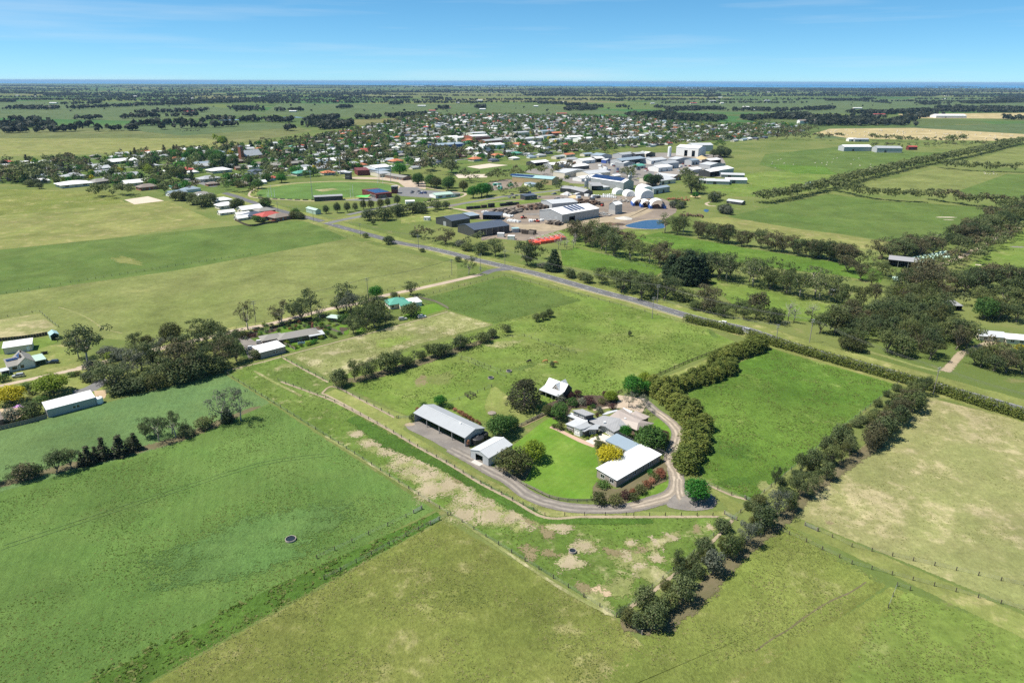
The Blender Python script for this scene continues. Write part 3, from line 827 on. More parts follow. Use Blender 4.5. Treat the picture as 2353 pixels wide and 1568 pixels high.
stroke('garden_path', ZL(r1,[(1480,935),(1620,870),(1780,790)]),[1.6,2.4,2], M['soil2'],0.4)
blob('bare_patch', gz(r2,1800,1440),7.5,5.5,0.2, M['gravel'],0.1,0.7)
blob('leaf_litter', gz(s7,600,1320),9,4,0.6, M['leaflitter'],0.3,0.6)
stroke('leaf_litter', ZL(s7,[(300,1390),(560,1380),(820,1210),(1150,880),(1400,680),(1640,440),(1850,290),(2100,120)]),[4,6,6,4.5,4.5,5,5,5], M['leaflitter'],0.8)
stroke('leaf_litter', GL([(765,880),(860,862),(1000,820),(1150,770)]),[4,7,7,4], M['leaflitter'],0.6)
stroke('leaf_litter', GL([(-60,1130),(100,1085),(330,1030),(430,1000),(600,930)]),[4,5.5,5,5.5,3], M['leaflitter'],0.8)
stroke('foot_track', ZL(s7,[(1240,1568),(1360,1480),(1480,1410),(1600,1320),(1760,1220),(1916,1150)]) + GL([(1990,1335)]),0.5, M['leaflitter'],0.7)
for k, o in ((0,0),(1,1.9)):
 stroke('wheel_track', [(x + o, y - o * .6) for x, y in ZL(r3,[(480,470),(600,505),(740,570),(860,650),(1010,685)])],0.55, M['pale'],0.6)
stroke('wheel_track', ZL(r4,[(440,1000),(620,1100),(860,1220)]),1.6, M['drygrass'],0.7)
blob('grass_patch', G(600,1225),34,11,0.42, M['crop_lush'],0.2)
blob('grass_patch', G(560,1290),26,7,0.42, M['crop_lush'],0.2)
for o_ in (0,2.0):
 stroke('wheel_track', [(x + o_ * .42, y - o_ * .9) for x, y in GL([(0,1255),(120,1215),(380,1130),(600,1062),(760,1040)])],0.22, M['crop_blue'],0.9)
# ------------------------------------------------------------------ roads
ROAD = GL([(2520,1000),(2352,943),(2170,891),(1988,839),(1841,799)]) + ZL(r6,[(1440,1425),(1250,1365),(900,1290),(600,1205),(300,1115),(0,1040)]) + \
 ZL(r5,[(1300,1165),(1000,1095),(700,1025),(450,960),(200,905)]) + ZL(r8,[(2100,868),(1850,800),(1550,720),(1350,660),(1180,615),(960,560),(700,480),(560,430),(420,390),(250,345),(40,312)]) + \
 ZL(s1,[(1500,640),(1300,575),(1150,520),(1000,470),(800,440)])
stroke('road_verge', ROAD, 24, M['verge'],0.15)
stroke('road', ROAD, [8.2] * len(ROAD), M['asphalt'],0.03)
stroke('road_shoulder', [(x - 4.6, y - 3.0) for x, y in ROAD[6:17]],1.3, M['track'],0.5)
GR = ZL(r5,[(1060,1110),(880,1125),(780,1160)]) + ZL(r4,[(2080,260),(1800,322),(1540,375),(1340,435),(1060,490),(740,572),(560,618),(290,668),(180,700)]) + ZL(r3,[(1500,780),(1200,850),(1000,900),(690,975),(400,1045),(180,1095),(-60,1150)])
stroke('road_verge', GR[3:],13, M['verge'],0.25)
stroke('gravel_road', GR[:3],[9,7,6], M['asphalt'],0.05)
stroke('gravel_road', GR[2:],5.0, M['gravelroad'],0.12)
SR = ZL(r8,[(1420,690),(1560,655),(1750,620),(2000,570)]) + ZL(r5,[(450,520),(700,480),(1000,430),(1400,385),(1800,330),(2100,250),(2353,190)])
stroke('road_verge', SR, 22, M['verge'],0.2)
stroke('road', SR, 7.5, M['asphalt_far'],0.05)
stroke('road', ZL(r8,[(1600,610),(1900,545),(2100,500)]),6.0, M['asphalt_far'],0.08)
def along(path, step):
 P = [np.array(p) for p in catmull(path, 8)]
 out, acc = [],0.0
 nxt = 0.0
 for a, b in zip(P[:-1], P[1:]):
  L = np.linalg.norm(b - a)
  while nxt <= acc + L:
   t = (nxt - acc) / max(L, 1e-6)
   out.append((tuple(a + (b - a) * t), math.atan2(b[1] - a[1], b[0] - a[0])))
   nxt += step
  acc += L
 return out
dash = MB(); dash.add([(-1.6,-.08,0),(1.6,-.08,0),(1.6,.08,0),(-1.6,.08,0)],[(0,1,2,3)])
dash_me = dash.mesh('road_line', M['paint'])
for k, (p, a) in enumerate(along(ROAD, 11.0)):
 if p[1] > 640 or abs(p[0]) > 0.78 * p[1]: continue
 o = link('road_line', dash_me, None, (p[0], p[1], level_at(*p)), a)
 tag(o, kind='structure')
for s in (1,-1):
 P = along(ROAD, 8.0)
 stroke('road_line', [(p[0] - s * 3.55 * math.sin(a), p[1] + s * 3.55 * math.cos(a)) for p, a in P if p[1] < 520],0.13, M['paint'],0.05, n=1)
# ------------------------------------------------------------------ sports ground, works yards
oval_c, oval_pts = None, []
ov = ZL(r8,[(700,425),(760,360),(900,335),(1100,312),(1400,296),(1700,294),(1950,305),(2090,335),(2060,385),(1900,430),(1700,455),(1450,475),(1250,475),(1000,462),(820,452)])
stroke('oval_path', ov, [4.5] * len(ov), M['gravelroad'],0.15, closed=True)
patch('oval_surround', ov, M['verge'],1.0, smooth=4)
patch('oval', ZL(r8,[(770,425),(800,375),(950,342),(1150,318),(1400,302),(1700,301),(1930,312),(2040,342),(1990,385),(1800,420),(1600,445),(1400,458),(1150,458),(930,450)]), M['oval'],0.6, smooth=5)
patch('cricket_pitch', ZL(r8,[(1305,372),(1480,358),(1540,368),(1380,392)]), M['pale'],1.0)
patch('road', ZL(r8,[(1560,258),(1720,250),(2000,255),(2353,290),(2353,365),(2160,350),(2090,300),(1900,275),(1700,270)]), M['gravelroad'],1.0)
patch('car_park', ZL(r8,[(2060,400),(2110,345),(2280,350)]) + ZL(r5,[(200,370),(560,400),(520,440),(300,450),(0,430)]), M['asphalt_far'],1.0)
patch('car_park', ZL(r8,[(1560,470),(1900,480),(2060,440),(1900,440)]), M['asphalt_far'],0.8)
patch('lawn', ZL(r5,[(0,440),(240,455),(560,410),(620,420),(450,470),(200,500),(0,500)]), M['deep'],1.0)
stroke('garden_path', ZL(r5,[(230,350),(400,380),(600,405),(560,440),(420,465),(200,490)]),3.0, M['gravelroad'],0.2)
patch('gravel_yard', ZL(r5,[(750,320),(1000,270),(1160,300),(1130,340),(1000,370),(860,380)]), M['yard'],2.0)
patch('works_yard', ZL(r5,[(440,530),(640,500),(1120,460),(1300,430),(1540,420),(1850,420),(2353,440),(2500,470),(2600,560),(2500,640),(2353,690),(2100,740),(1900,790),(1600,760),(1240,850),(900,830),(760,850),(780,800),(1000,720),(900,660),(620,640),(700,580)]), M['yard'],2.5, smooth=3)
stroke('works_track', ZL(r5,[(450,535),(600,565),(740,600)]),5, M['gravelroad'],0.2)
patch('works_track', ZL(r5,[(1000,690),(1300,690),(1700,650),(2100,600),(2353,520),(2353,580),(2000,690),(1600,740),(1240,760)]), M['track'],4.0, smooth=3)
for x, y, rx, ry, m in ((1950,690,16,6, 'mulch'),(2100,640,12,6, 'gravel'),(1250,600,14,7, 'gravel'),(1560,440,20,8, 'gravel'),(1900,470,14,6, 'gravel'),
      (600,610,14,7, 'gravel'),(2050,700,14,5, 'mulch'),(1750,440,16,6, 'yard'),(1900,780,18,8, 'leaflitter'),(1700,760,16,7, 'leaflitter')):
 blob('bare_patch', gz(r5, x, y), rx, ry, 0.2, M[m],0.3)
patch('grass_bank', ZL(r5,[(450,540),(620,500),(1000,480),(1300,455),(1450,470),(1200,500),(900,540),(700,560)]), M['paddock'],1.0)
patch('field', ZL(r5,[(0,620),(440,555),(640,600),(500,620),(600,650),(300,660),(0,690)]), M['verge'],1.0)
patch('field', ZL(r5,[(640,150),(830,120),(1320,150),(1300,190),(800,210),(420,210),(500,160)]), M['deep'],1.5)
patch('sand_arena', ZL(r5,[(620,155),(830,125),(1010,140),(740,175)]), M['sand'],1.0)
patch('sand_arena', ZL(r5,[(500,225),(820,225),(810,255),(540,262)]), M['sand'],1.0)
patch('pond_bank', ZL(r6,[(185,455),(330,405),(440,388),(580,396),(575,470),(400,484),(230,472)]), M['track'],2.0, smooth=2)
wt = MB(); zw = 0.0
wt.add([(x, y, zw) for x, y in catmull(ZL(r6,[(212,455),(330,415),(440,399),(555,403),(562,440),(556,472),(400,480)]),3, True)],[tuple(range(21))])
o = settle(wt.build('pond', M['pond'])); tag(o, kind='structure')
if o.data.polygons[0].normal.z < 0: o.data.flip_normals()
wt = MB()
wt.add([(x, y, zw) for x, y in catmull(ZL(r6,[(915,315),(935,302),(965,312),(945,330)]),4, True)],[tuple(range(16))])
o = settle(wt.build('pond', M['pond'])); tag(o, kind='structure')
if o.data.polygons[0].normal.z < 0: o.data.flip_normals()
patch('field', ZL(r6,[(-600,560),(-300,470),(0,500),(560,500),(500,830),(0,680),(-200,640)]), M['paddock'],1.2)
patch('field', ZL(r5,[(1500,935),(1750,945),(2100,1010),(2353,1070),(2500,1110),(2400,1180),(1800,1130),(1520,1080)]), M['vivid'],1.2)
patch('field', ZL(r6,[(-250,640),(0,705),(480,830),(470,920),(300,900),(0,860),(-300,780)]), M['vivid'],1.2)
patch('field', ZL(r6,[(300,560),(520,508),(900,580),(1300,650),(1800,730),(2240,800),(2560,860),(2500,960),(2100,890),(1700,850),(1000,740),(500,620)]), M['vivid'],1.2)
patch('field', ZL(r6,[(960,960),(1040,930),(1400,1000),(1800,1080),(2100,1130),(2400,1200),(2300,1260),(2000,1320),(1600,1290),(1200,1180)]), M['paddock'],1.2)
patch('field', ZL(r6,[(860,390),(1120,370),(1480,430),(1900,480),(2240,545),(2620,600),(2500,680),(2100,620),(1500,520),(1050,450)]), M['straw'],1.2)
patch('field', ZL(r6,[(1120,370),(2020,165)]) + ZL(r7,[(200,140),(600,200),(950,215),(1600,270),(1530,330),(1200,430),(1130,510),(800,535),(400,470),(0,425)]), M['deep'],2.0)
patch('field', ZL(s4,[(1210,625),(1740,500),(2353,530),(2700,560),(2353,715),(1700,670),(1500,665)]), M['lime'],2.0)
patch('field', ZL(s4,[(1860,665),(2230,535),(2600,540),(2700,700),(2353,715)]), M['deep'],2.0)
patch('field', ZL(s4,[(1880,465),(2353,350),(2700,340),(2700,520),(2240,490)]), M['lime'],3.0)
patch('field', ZL(s4,[(600,400),(1100,350),(1700,390),(2000,380),(1700,460),(1200,560),(700,510),(560,470)]), M['deep'],3.0)
patch('field', ZL(s4,[(560,520),(900,510),(1200,560),(900,650),(560,690),(230,680),(150,600)]), M['paddock'],3.0)
patch('field', ZL(s4,[(600,470),(1000,480),(1100,540),(800,530)]), M['vivid'],6.0)
patch('field', ZL(r7,[(1150,800),(1440,620),(1740,420),(2000,400),(2000,780),(1640,790),(1300,790)]), M['paddock'],2.0)
for x, y, rx, ry, m in ((1130,328,14,2.5, 'sand'),(1150,348,6,1.5, 'sand'),(1010,495,12,2.5, 'sand'),(1070,468,6,1.5, 'gravel'),(1690,560,8,3, 'gravel'),(1385,700,3,2, 'sand')):
 blob('bare_patch', gz(r7, x, y), rx, ry, 0.0, M[m],0.2)
stroke('farm_track', ZL(r7,[(1800,370),(1600,440),(1420,545),(1240,640),(900,790),(880,850)]),4.5, M['gravelroad'],0.2)
stroke('driveway', ZL(r7,[(1120,1540),(1200,1450),(1260,1390),(1420,1330),(1500,1300)]),[4.5,4,4.5,5,5], M['track'],0.6)
stroke('road_verge', ZL(r7,[(300,1330),(600,1400),(900,1490),(1100,1540)]),3, M['drygrass'],0.8)
stroke('driveway', ZL(r6,[(1000,235),(940,250),(960,270),(1030,275)]),3.0, M['gravelroad'],0.2)
patch('house_yard', ZL(r4,[(320,720),(560,640),(900,560),(1080,540),(1240,600),(1240,700),(800,830),(560,900),(380,900),(260,840)]), M['deep'],0.6)
patch('house_yard', ZL(r4,[(270,690),(330,680),(460,760),(580,790),(700,790),(640,880),(400,900),(360,800)]), M['gravel'],0.5)
for pts in ([(590,680),(700,650),(830,640),(760,680),(640,700)],[(1130,640),(1220,620),(1240,690),(1180,700)],[(860,760),(960,730),(960,770),(870,800)],[(1300,640),(1380,650),(1370,680),(1310,690)],[(700,790),(860,760),(860,800),(780,840)]):
 patch('lawn', ZL(r4, pts), M['lawn'],0.5, smooth=4)
patch('lawn', ZL(r4,[(1680,550),(1850,460),(1960,440),(2050,490),(1880,540),(1700,590)]), M['lawn'],0.6)
patch('house_yard', ZL(r3,[(-60,900),(100,800),(620,780),(700,900),(640,980),(180,1080),(-60,1130)]), M['verge'],0.8)
patch('lawn', ZL(r3,[(0,760),(400,720),(500,760),(300,830),(0,870)]), M['paddock'],0.8)
patch('house_yard', ZL(r3,[(-60,1150),(180,1100),(640,1000),(780,1020),(850,1100),(880,1240),(780,1260),(400,1330),(-60,1480)]), M['verge'],0.6)
stroke('driveway', ZL(r3,[(700,1020),(760,1060),(840,1090),(740,1160),(600,1190)]),[3,4,5,7,6], M['asphalt_far'],0.1)
patch('house_yard', ZL(r3,[(-60,1330),(120,1300),(230,1350),(120,1420),(-60,1440)]), M['soilsharp'],0.5)
patch('house_yard', ZL(r3,[(780,1170),(900,1160),(880,1230),(800,1240)]), M['soilsharp'],0.4)
patch('works_yard', ZL(s3,[(430,720),(700,650),(850,600),(1150,585),(1400,545),(1750,540),(2300,560),(2353,640),(2353,770),(2150,770),(1950,740),(1750,850),(1300,850),(900,830),(650,760)]), M['yard2'],4.0)
for pts in ([(620,800),(900,780),(1150,720),(1400,690),(1700,650),(2000,600)],[(1250,850),(1300,760),(1330,690),(1300,610)],[(1650,840),(1640,740),(1680,640)]):
 stroke('street', ZL(s3, pts),9, M['asphalt_far'],.1)
for x, y, rx, ry in ((1340,800,22,10),(1250,560,60,30),(760,610,40,20),(1620,780,26,10),(930,720,20,12)): blob('grass_patch', gz(s3, x, y), rx, ry, .2, M['verge'],.2)
for pts in ([(560,660),(640,640),(640,670),(570,690)],[(390,690),(480,680),(480,720),(400,730)],[(950,640),(1080,620),(1080,660),(960,670)],[(1160,640),(1240,650),(1180,680)]): patch('garden_bed', ZL(r4, pts), M['mulch'],.6, smooth=4)
# ------------------------------------------------------------------ plants
def leaf_cloud(rng, clumps, per_area, size, flat=0.0, up=0.25, spread=0.55, aspect=1.0):
 Vs, L = [],[]
 for (cx, cy, cz, rx, ry, rz) in clumps:
  n = max(6, int(per_area * 4 * math.pi * ((rx * ry) ** 1.6 / 3 + (rx * rz) ** 1.6 / 3 + (ry * rz) ** 1.6 / 3) ** (1 / 1.6) / (size * size)))
  d = rng.normal(size=(n, 3)); d /= np.linalg.norm(d, axis=1)[:, None]
  keep = d[:, 2] > -0.75
  d = d[keep]; n = len(d)
  rr = rng.uniform(0.68,1.08, n)[:, None]
  c = np.array([cx, cy, cz]) + d * rr * np.array([rx, ry, rz])
  nn = d + rng.normal(size=(n, 3)) * spread + np.array([0,0, up])
  nn /= np.linalg.norm(nn, axis=1)[:, None]
  a = np.cross(nn, rng.normal(size=(n, 3))); a /= np.maximum(np.linalg.norm(a, axis=1),1e-6)[:, None]
  b = np.cross(nn, a)
  s = size * rng.uniform(0.55,1.25, n)[:, None]
  a, b = a * s * 0.62, b * s * 0.5 * aspect
  tip = nn * s * 0.18
  q = np.stack([c - a, c - b * 0.9 + tip, c + a, c + b * 0.9 + tip],1)
  Vs.append(q.reshape(-1,3))
  L.append(np.repeat(np.clip(rng.normal(0.5,0.25, n),0,1),4))
 V = np.concatenate(Vs)
 F = np.arange(len(V)).reshape(-1,4)
 return V, F, np.concatenate(L)
def limb_mesh(name, tubes, mat, n=5):
 m = MB()
 for pts, rads in tubes:
  m.tube(pts, rads, n)
 return m.mesh(name, mat, True)
PROTO = {}
def proto(key, crown_v, crown_mats, tubes, bark, height, width):
 V, F, L = crown_v
 width = 2 * float(np.percentile(np.hypot(V[:, 0], V[:, 1]),96)); height = float(V[:, 2].max())
 PROTO[key] = dict(crown=True, data=(V, F, L), trunk=limb_mesh('trunk', tubes, M[bark]), h=height, w=width)
def branch(rng, p, q, bend=0.25, n=4):
 p, q = np.array(p, float), np.array(q, float)
 L = np.linalg.norm(q - p)
 mid = rng.normal(size=3) * L * bend * 0.4
 return [tuple(p + (q - p) * t + mid * math.sin(math.pi * t)) for t in np.linspace(0,1, n)]
def make_gum(key, seed, H=12.0, W=9.0, base=0.30, k=26, size=0.50, mats=('leaf_gum',), dens=0.55, bark='bark_pale', droop=0.0, clump=1.0):
 rng = np.random.default_rng(seed)
 clumps, tubes = [],[]
 fork = H * base * rng.uniform(0.8,1.1)
 lean = rng.normal(size=2) * 0.4
 top = (lean[0], lean[1], fork)
 tubes.append(([(0,0,-0.3),(lean[0] * .4, lean[1] * .4, fork * .5), top],[0.34 * W / 9,0.27 * W / 9,0.22 * W / 9]))
 nl = max(4, k // 4)
 for i in range(nl):
  q = 2 * math.pi * (i + rng.uniform(-.3,.3)) / nl
  rr = W * 0.5 * (0.15 if i == 0 else rng.uniform(0.45,0.78))
  zt = H * rng.uniform(max(0.34, base + .12),0.86) if i else H * 0.88
  tip = (lean[0] + rr * math.cos(q), lean[1] + rr * math.sin(q), zt)
  tubes.append((branch(rng, top, tip),[0.17 * W / 9,0.12 * W / 9,0.08 * W / 9,0.04]))
  m = 3 + int(rng.integers(0,3))
  for j in range(m):
   o = rng.normal(size=3) * np.array([1,1,0.7]) * W * 0.14
   r = W * rng.uniform(0.10,0.185) * clump
   clumps.append((tip[0] + o[0], tip[1] + o[1], min(tip[2] + o[2], H - r * .5), r, r, r * rng.uniform(0.6,0.85)))
 V, F, L = leaf_cloud(rng, clumps, dens, size, up=0.35)
 proto(key, (V, F, L), mats, tubes, bark, H, W)
def make_bush(key, seed, H=4.0, W=4.0, k=16, size=0.30, mats=('leaf_green',), dens=0.62, bark='bark', base=0.05, squash=0.9, trunk=True, clump=1.0):
 rng = np.random.default_rng(seed)
 clumps, tubes = [],[]
 cz = H * (0.5 + base * 0.5)
 for i in range(k):
  g = (i + 0.5) / k
  ph = i * 2.39996 + rng.uniform(-.4,.4)
  z = 1 - 1.75 * g
  rr = math.sqrt(max(0,1 - z * z))
  e = rng.uniform(0.52,0.72)
  r = W * rng.uniform(0.15,0.23) * clump
  clumps.append((W * .5 * e * rr * math.cos(ph), W * .5 * e * rr * math.sin(ph), cz + (H * (1 - base) * .5) * e * 1.12 * z, r, r, r * squash))
 clumps.append((0,0, cz, W * .3, W * .3, H * (1 - base) * .33))
 tubes.append(([(0,0,-0.2),(0.05,0, H * .25),(0,0.05, H * .6)],[W * .045, W * .035, W * .015]))
 for i in range(4):
  q = i * 1.57 + rng.uniform(-.3,.3)
  tubes.append((branch(rng, (0,0, H * .2),(W * .3 * math.cos(q), W * .3 * math.sin(q), H * .6)),[W * .022, W * .017, W * .012, W * .006]))
 V, F, L = leaf_cloud(rng, clumps, dens, size, up=0.3)
 proto(key, (V, F, L), mats, tubes, bark, H, W)
def make_conifer(key, seed, H=9.0, W=5.0, size=0.42, mats=('leaf_cypress',), levels=11, dens=0.62, pointy=0.9, bark='bark', base=0.02):
 rng = np.random.default_rng(seed)
 clumps, tubes = [],[([(0,0,-0.3),(0,0, H * .5),(0,0, H * .95)],[W * .05, W * .03, W * .008])]
 for l in range(levels):
  t = l / (levels - 1)
  z = H * (base + 0.04 + (0.93 - base) * t)
  R = W * .5 * ((1 - t) ** pointy * 0.92 + 0.06) * rng.uniform(0.88,1.1)
  if t < 0.12: R *= 0.85
  m = max(3, int(5 + 5 * (1 - t)))
  for j in range(m):
   q = 2 * math.pi * (j + rng.uniform(-.35,.35)) / m + l
   r = W * (0.13 + 0.05 * (1 - t)) * rng.uniform(0.7,1.15)
   e = R * rng.uniform(0.62,0.95) - r * .3
   clumps.append((e * math.cos(q), e * math.sin(q), z + rng.uniform(-.3,.3), r, r, r * 1.25))
 V, F, L = leaf_cloud(rng, clumps, dens, size, up=0.55, aspect=1.0)
 proto(key, (V, F, L), mats, tubes, bark, H, W)
def make_dead(key, seed, H=9.0, W=6.0):
 rng = np.random.default_rng(seed)
 tubes = [([(0,0,-.2),(0.2,0, H * .4),(0.1,.2, H * .9)],[.2,.14,.03])]
 for i in range(13):
  z = H * rng.uniform(.25,.75); q = rng.uniform(0,6.28); L = W * rng.uniform(.25,.5)
  p = (0.15,0.05, z); t = (L * math.cos(q), L * math.sin(q), z + H * rng.uniform(.12,.3))
  b = branch(rng, p, t); tubes.append((b, [.09,.07,.045,.015]))
  for s in range(4):
   k0 = b[int(rng.integers(1,4))]
   tubes.append(([k0,(k0[0] + rng.normal() * .8, k0[1] + rng.normal() * .8, k0[2] + rng.uniform(.4,1.5))],[.035,.012]))
 PROTO[key] = dict(crown=None, trunk=limb_mesh('trunk', tubes, M['bark_dead'],4), h=H, w=W)
GUM_M = ('leaf_gum', 'leaf_gum_red', 'leaf_gum_green', 'leaf_grey')
for i in range(5): make_gum('gum%d' % i, 100 + i, 11.5,10.0,0.16,46,0.46, GUM_M, 0.60, 'bark', clump=1.02)
for i in range(3): make_gum('tall%d' % i, 120 + i, 18,11,0.34,40,0.52, GUM_M, 0.58, clump=1.0)
for i in range(2): make_gum('open%d' % i, 130 + i, 12,12,0.34,30,0.42,('leaf_gum', 'leaf_grey', 'leaf_gum_red'),0.5, clump=0.85)
for i in range(3): make_bush('wattle%d' % i, 140 + i, 5.6,6.0,26,0.38, GUM_M + ('leaf_olive',),0.58, base=0.02, clump=0.95)
for i in range(3): make_bush('round%d' % i, 150 + i, 8.0,8.5,34,0.40,('leaf_green', 'leaf_bright', 'leaf_lime', 'leaf_yellow', 'leaf_olive', 'leaf_purple'),0.62, base=0.12, clump=0.9)
for i in range(3): make_bush('shrub%d' % i, 160 + i, 2.4,2.9,14,0.22,('leaf_green', 'leaf_olive', 'leaf_purple', 'leaf_red', 'leaf_pink', 'leaf_lime', 'leaf_grey', 'leaf_bright', 'leaf_yellow', 'leaf_gum'),0.6, base=0.0)
for i in range(4): make_conifer('cypress%d' % i, 170 + i, 9.0,6.6,0.40,('leaf_cypress',),10,0.62,0.42)
for i in range(2): make_conifer('pine%d' % i, 180 + i, 13,8.0,0.5,('leaf_pine', 'leaf_macro'),12,0.6,0.75)
for i in range(2): make_conifer('fir%d' % i, 190 + i, 7,3.0,0.36,('leaf_pine', 'leaf_macro'),10,0.6,1.0)
for i in range(2): make_dead('dead%d' % i, 195 + i)
def make_spread(key, seed):
 rng = np.random.default_rng(seed)
 clumps, tubes = [],[([(0,0,-.3),(.3,0,3),(0,.2,7),(0,0,10.5)],[.55,.45,.3,.1])]
 for l in range(7):
  t = l / 6
  z = 2.0 + 8.6 * t
  R = 7.4 * (1 - t ** 2.2 * 0.72) * (0.88 if l == 0 else 1)
  m = 15 - l
  for j in range(m):
   q = 2 * math.pi * (j + rng.uniform(-.3,.3)) / m + l * .7
   e = R * rng.uniform(.5,.92)
   r = rng.uniform(1.0,1.6)
   clumps.append((e * math.cos(q), e * math.sin(q), z + rng.uniform(-.4,.4), r * 1.15, r * 1.15, r * .5))
  for j in range(5):
   q = rng.uniform(0,6.28)
   tubes.append((branch(rng, (0,0, z - 1),(R * .7 * math.cos(q), R * .7 * math.sin(q), z)),[.16,.12,.08,.04]))
 V, F, L = leaf_cloud(rng, clumps, 0.75,0.46, up=0.6)
 proto(key, (V, F, L),('leaf_macro', 'leaf_pine'), tubes, 'bark', 12,15)
make_spread('spread0', 201)
for i in range(4): make_gum('fgum%d' % i, 210 + i, 11,10,0.2,16,1.15, GUM_M + ('leaf_pine', 'leaf_green'),0.62, 'bark', clump=1.15)
for i in range(3): make_bush('fround%d' % i, 220 + i, 8,8.5,16,1.0,('leaf_green', 'leaf_bright', 'leaf_lime', 'leaf_yellow', 'leaf_pine', 'leaf_purple', 'leaf_gum'),0.68, clump=1.0)
for i in range(2): make_conifer('fpine%d' % i, 230 + i, 12,6,1.0,('leaf_pine', 'leaf_macro'),8,0.65,0.7)
NAMES = {'gum': 'gum_tree', 'tall': 'gum_tree', 'open': 'gum_tree', 'fgum': 'gum_tree', 'wattle': 'wattle_tree', 'round': 'shade_tree', 'fround': 'shade_tree', 'shrub': 'shrub',
   'cypress': 'cypress_tree', 'pine': 'pine_tree', 'fpine': 'pine_tree', 'fir': 'pine_tree', 'dead': 'dead_tree', 'spread': 'cypress_tree'}
PLANTS = []
def plant(key, leaf, xy, h, label, cat=None, group=None, w=None, name=None, z=0.0, rz=None):
 P = PROTO[key]
 nm = name or NAMES[key.rstrip('0123456789')]
 if key[0] in 'gtofw' and 'shrub' not in key and w: w *= 1.14
 sw = (w / P['w']) if w else h / P['h'] * RNG.uniform(0.92,1.1)
 PLANTS.append(dict(key=key, leaf=leaf, xy=xy, h=h, label=label, cat=cat or ('shrub' if nm == 'shrub' else 'tree'), group=group, sw=sw, sy=RNG.uniform(0.92,1.08), nm=nm, z=z, rz=RNG.uniform(0,6.28) if rz is None else rz, size=h / max(math.hypot(*xy),1)))
def in_view(x, y):
 d = y * _cp + CAMH * _sp
 return y > 20 and abs(x) < 0.76 * d + 8
LEAFW = {'leaf_gum': 'dull olive', 'leaf_gum_red': 'rusty', 'leaf_gum_green': 'greener', 'leaf_grey': 'silvery', 'leaf_olive': 'olive', 'leaf_green': 'mid-green', 'leaf_bright': 'bright green', 'leaf_lime': 'lime', 'leaf_yellow': 'yellow', 'leaf_purple': 'plum', 'leaf_red': 'russet', 'leaf_pink': 'salmon', 'leaf_pine': 'dark green', 'leaf_macro': 'blackish-green', 'leaf_cypress': 'golden-green'}
def set_plants(limit=300):
 kinds = {}
 global HT
 HT = {}
 for p in PLANTS:
  if p['group']: HT.setdefault(p['group'],[]).append(p['h'])
 HT = {k: (float(np.percentile(v, 33)), float(np.percentile(v, 67))) for k, v in HT.items()}
 for p in PLANTS:
  if in_view(*p['xy']): kinds.setdefault(p['nm'],[]).append(p)
 for nm, lst in kinds.items():
  lst.sort(key=lambda p: -p['size'])
  for p in lst[:limit]:
   P = PROTO[p['key']]
   o = empty(nm, (p['xy'][0], p['xy'][1], p['z']), p['rz'])
   o.scale = (p['sw'], p['sw'] * p['sy'], p['h'] / P['h'])
   link('trunk', P['trunk'], o)
   if P['crown']:
    lf = p['leaf']
    if lf not in P:
     V, F, L = P['data']
     P[lf] = np_mesh('crown', V, F, M[lf], {'leaf': L})
    link('crown', P[lf], o)
   lb = p['label']
   if p['group'] and nm != 'shrub' or p['group'] and 'garden shrubs' in p['group']:
    hs = HT[p['group']]
    lw = LEAFW.get(p['leaf'], 'plain') + ' leaves'
    ht = 'shorter than most, ' if p['h'] < hs[0] else 'taller than most, ' if p['h'] > hs[1] else 'of middling height, '
    for ad in (ht + lw, lw):
     if p['leaf'] and len((lb + ' ' + ad).split()) <= 16:
      lb += ', ' + ad; break
   tag(o, lb, p['cat'], p['group'])
  rest = lst[limit:]
  if rest:
   mats, Vs, Ls, Ms = [],[],[],[]
   for p in rest:
    b = p['key'].rstrip('0123456789')
    fk = pick(FP) if 'pine' in b or 'fir' in b or 'cypress' in b else pick(FR) if 'round' in b or b == 'shrub' else pick(FG)
    Q = PROTO[fk]
    V, F, L = Q['data']
    if math.hypot(*p['xy']) > 1000:
     Vq = V.reshape(-1,4,3)[::2]; cq = Vq.mean(1, keepdims=True)
     V = ((Vq - cq) * 1.38 + cq).reshape(-1,3); L = L.reshape(-1,4)[::2].ravel(); F = F[:len(V) // 4]
    W = PROTO[p['key']]['w'] * p['sw']
    c, s_ = math.cos(p['rz']), math.sin(p['rz'])
    X = V * np.array([W / Q['w'], W / Q['w'], p['h'] / Q['h']])
    Vs.append(np.stack([X[:, 0] * c - X[:, 1] * s_ + p['xy'][0], X[:, 0] * s_ + X[:, 1] * c + p['xy'][1], X[:, 2]],1))
    Ls.append(np.clip(L * 0.5 + RNG.uniform(0,.5),0,1))
    if p['leaf'] not in mats: mats.append(p['leaf'])
    Ms.append(np.full(len(F), mats.index(p['leaf']), np.int32))
   V = np.concatenate(Vs)
   me = np_mesh(nm, V, np.arange(len(V)).reshape(-1,4), None, {'leaf': np.concatenate(Ls)})
   for k in mats: me.materials.append(M[k])
   me.polygons.foreach_set('material_index', np.concatenate(Ms))
   o = link('distant_' + nm, me)
   tag(o, 'mass of distant trees too small to tell apart' if nm != 'shrub' else 'mass of small garden shrubs', 'trees' if nm != 'shrub' else 'shrubs', None, 'stuff')
def pick(lst):
 return lst[int(RNG.integers(0, len(lst)))]
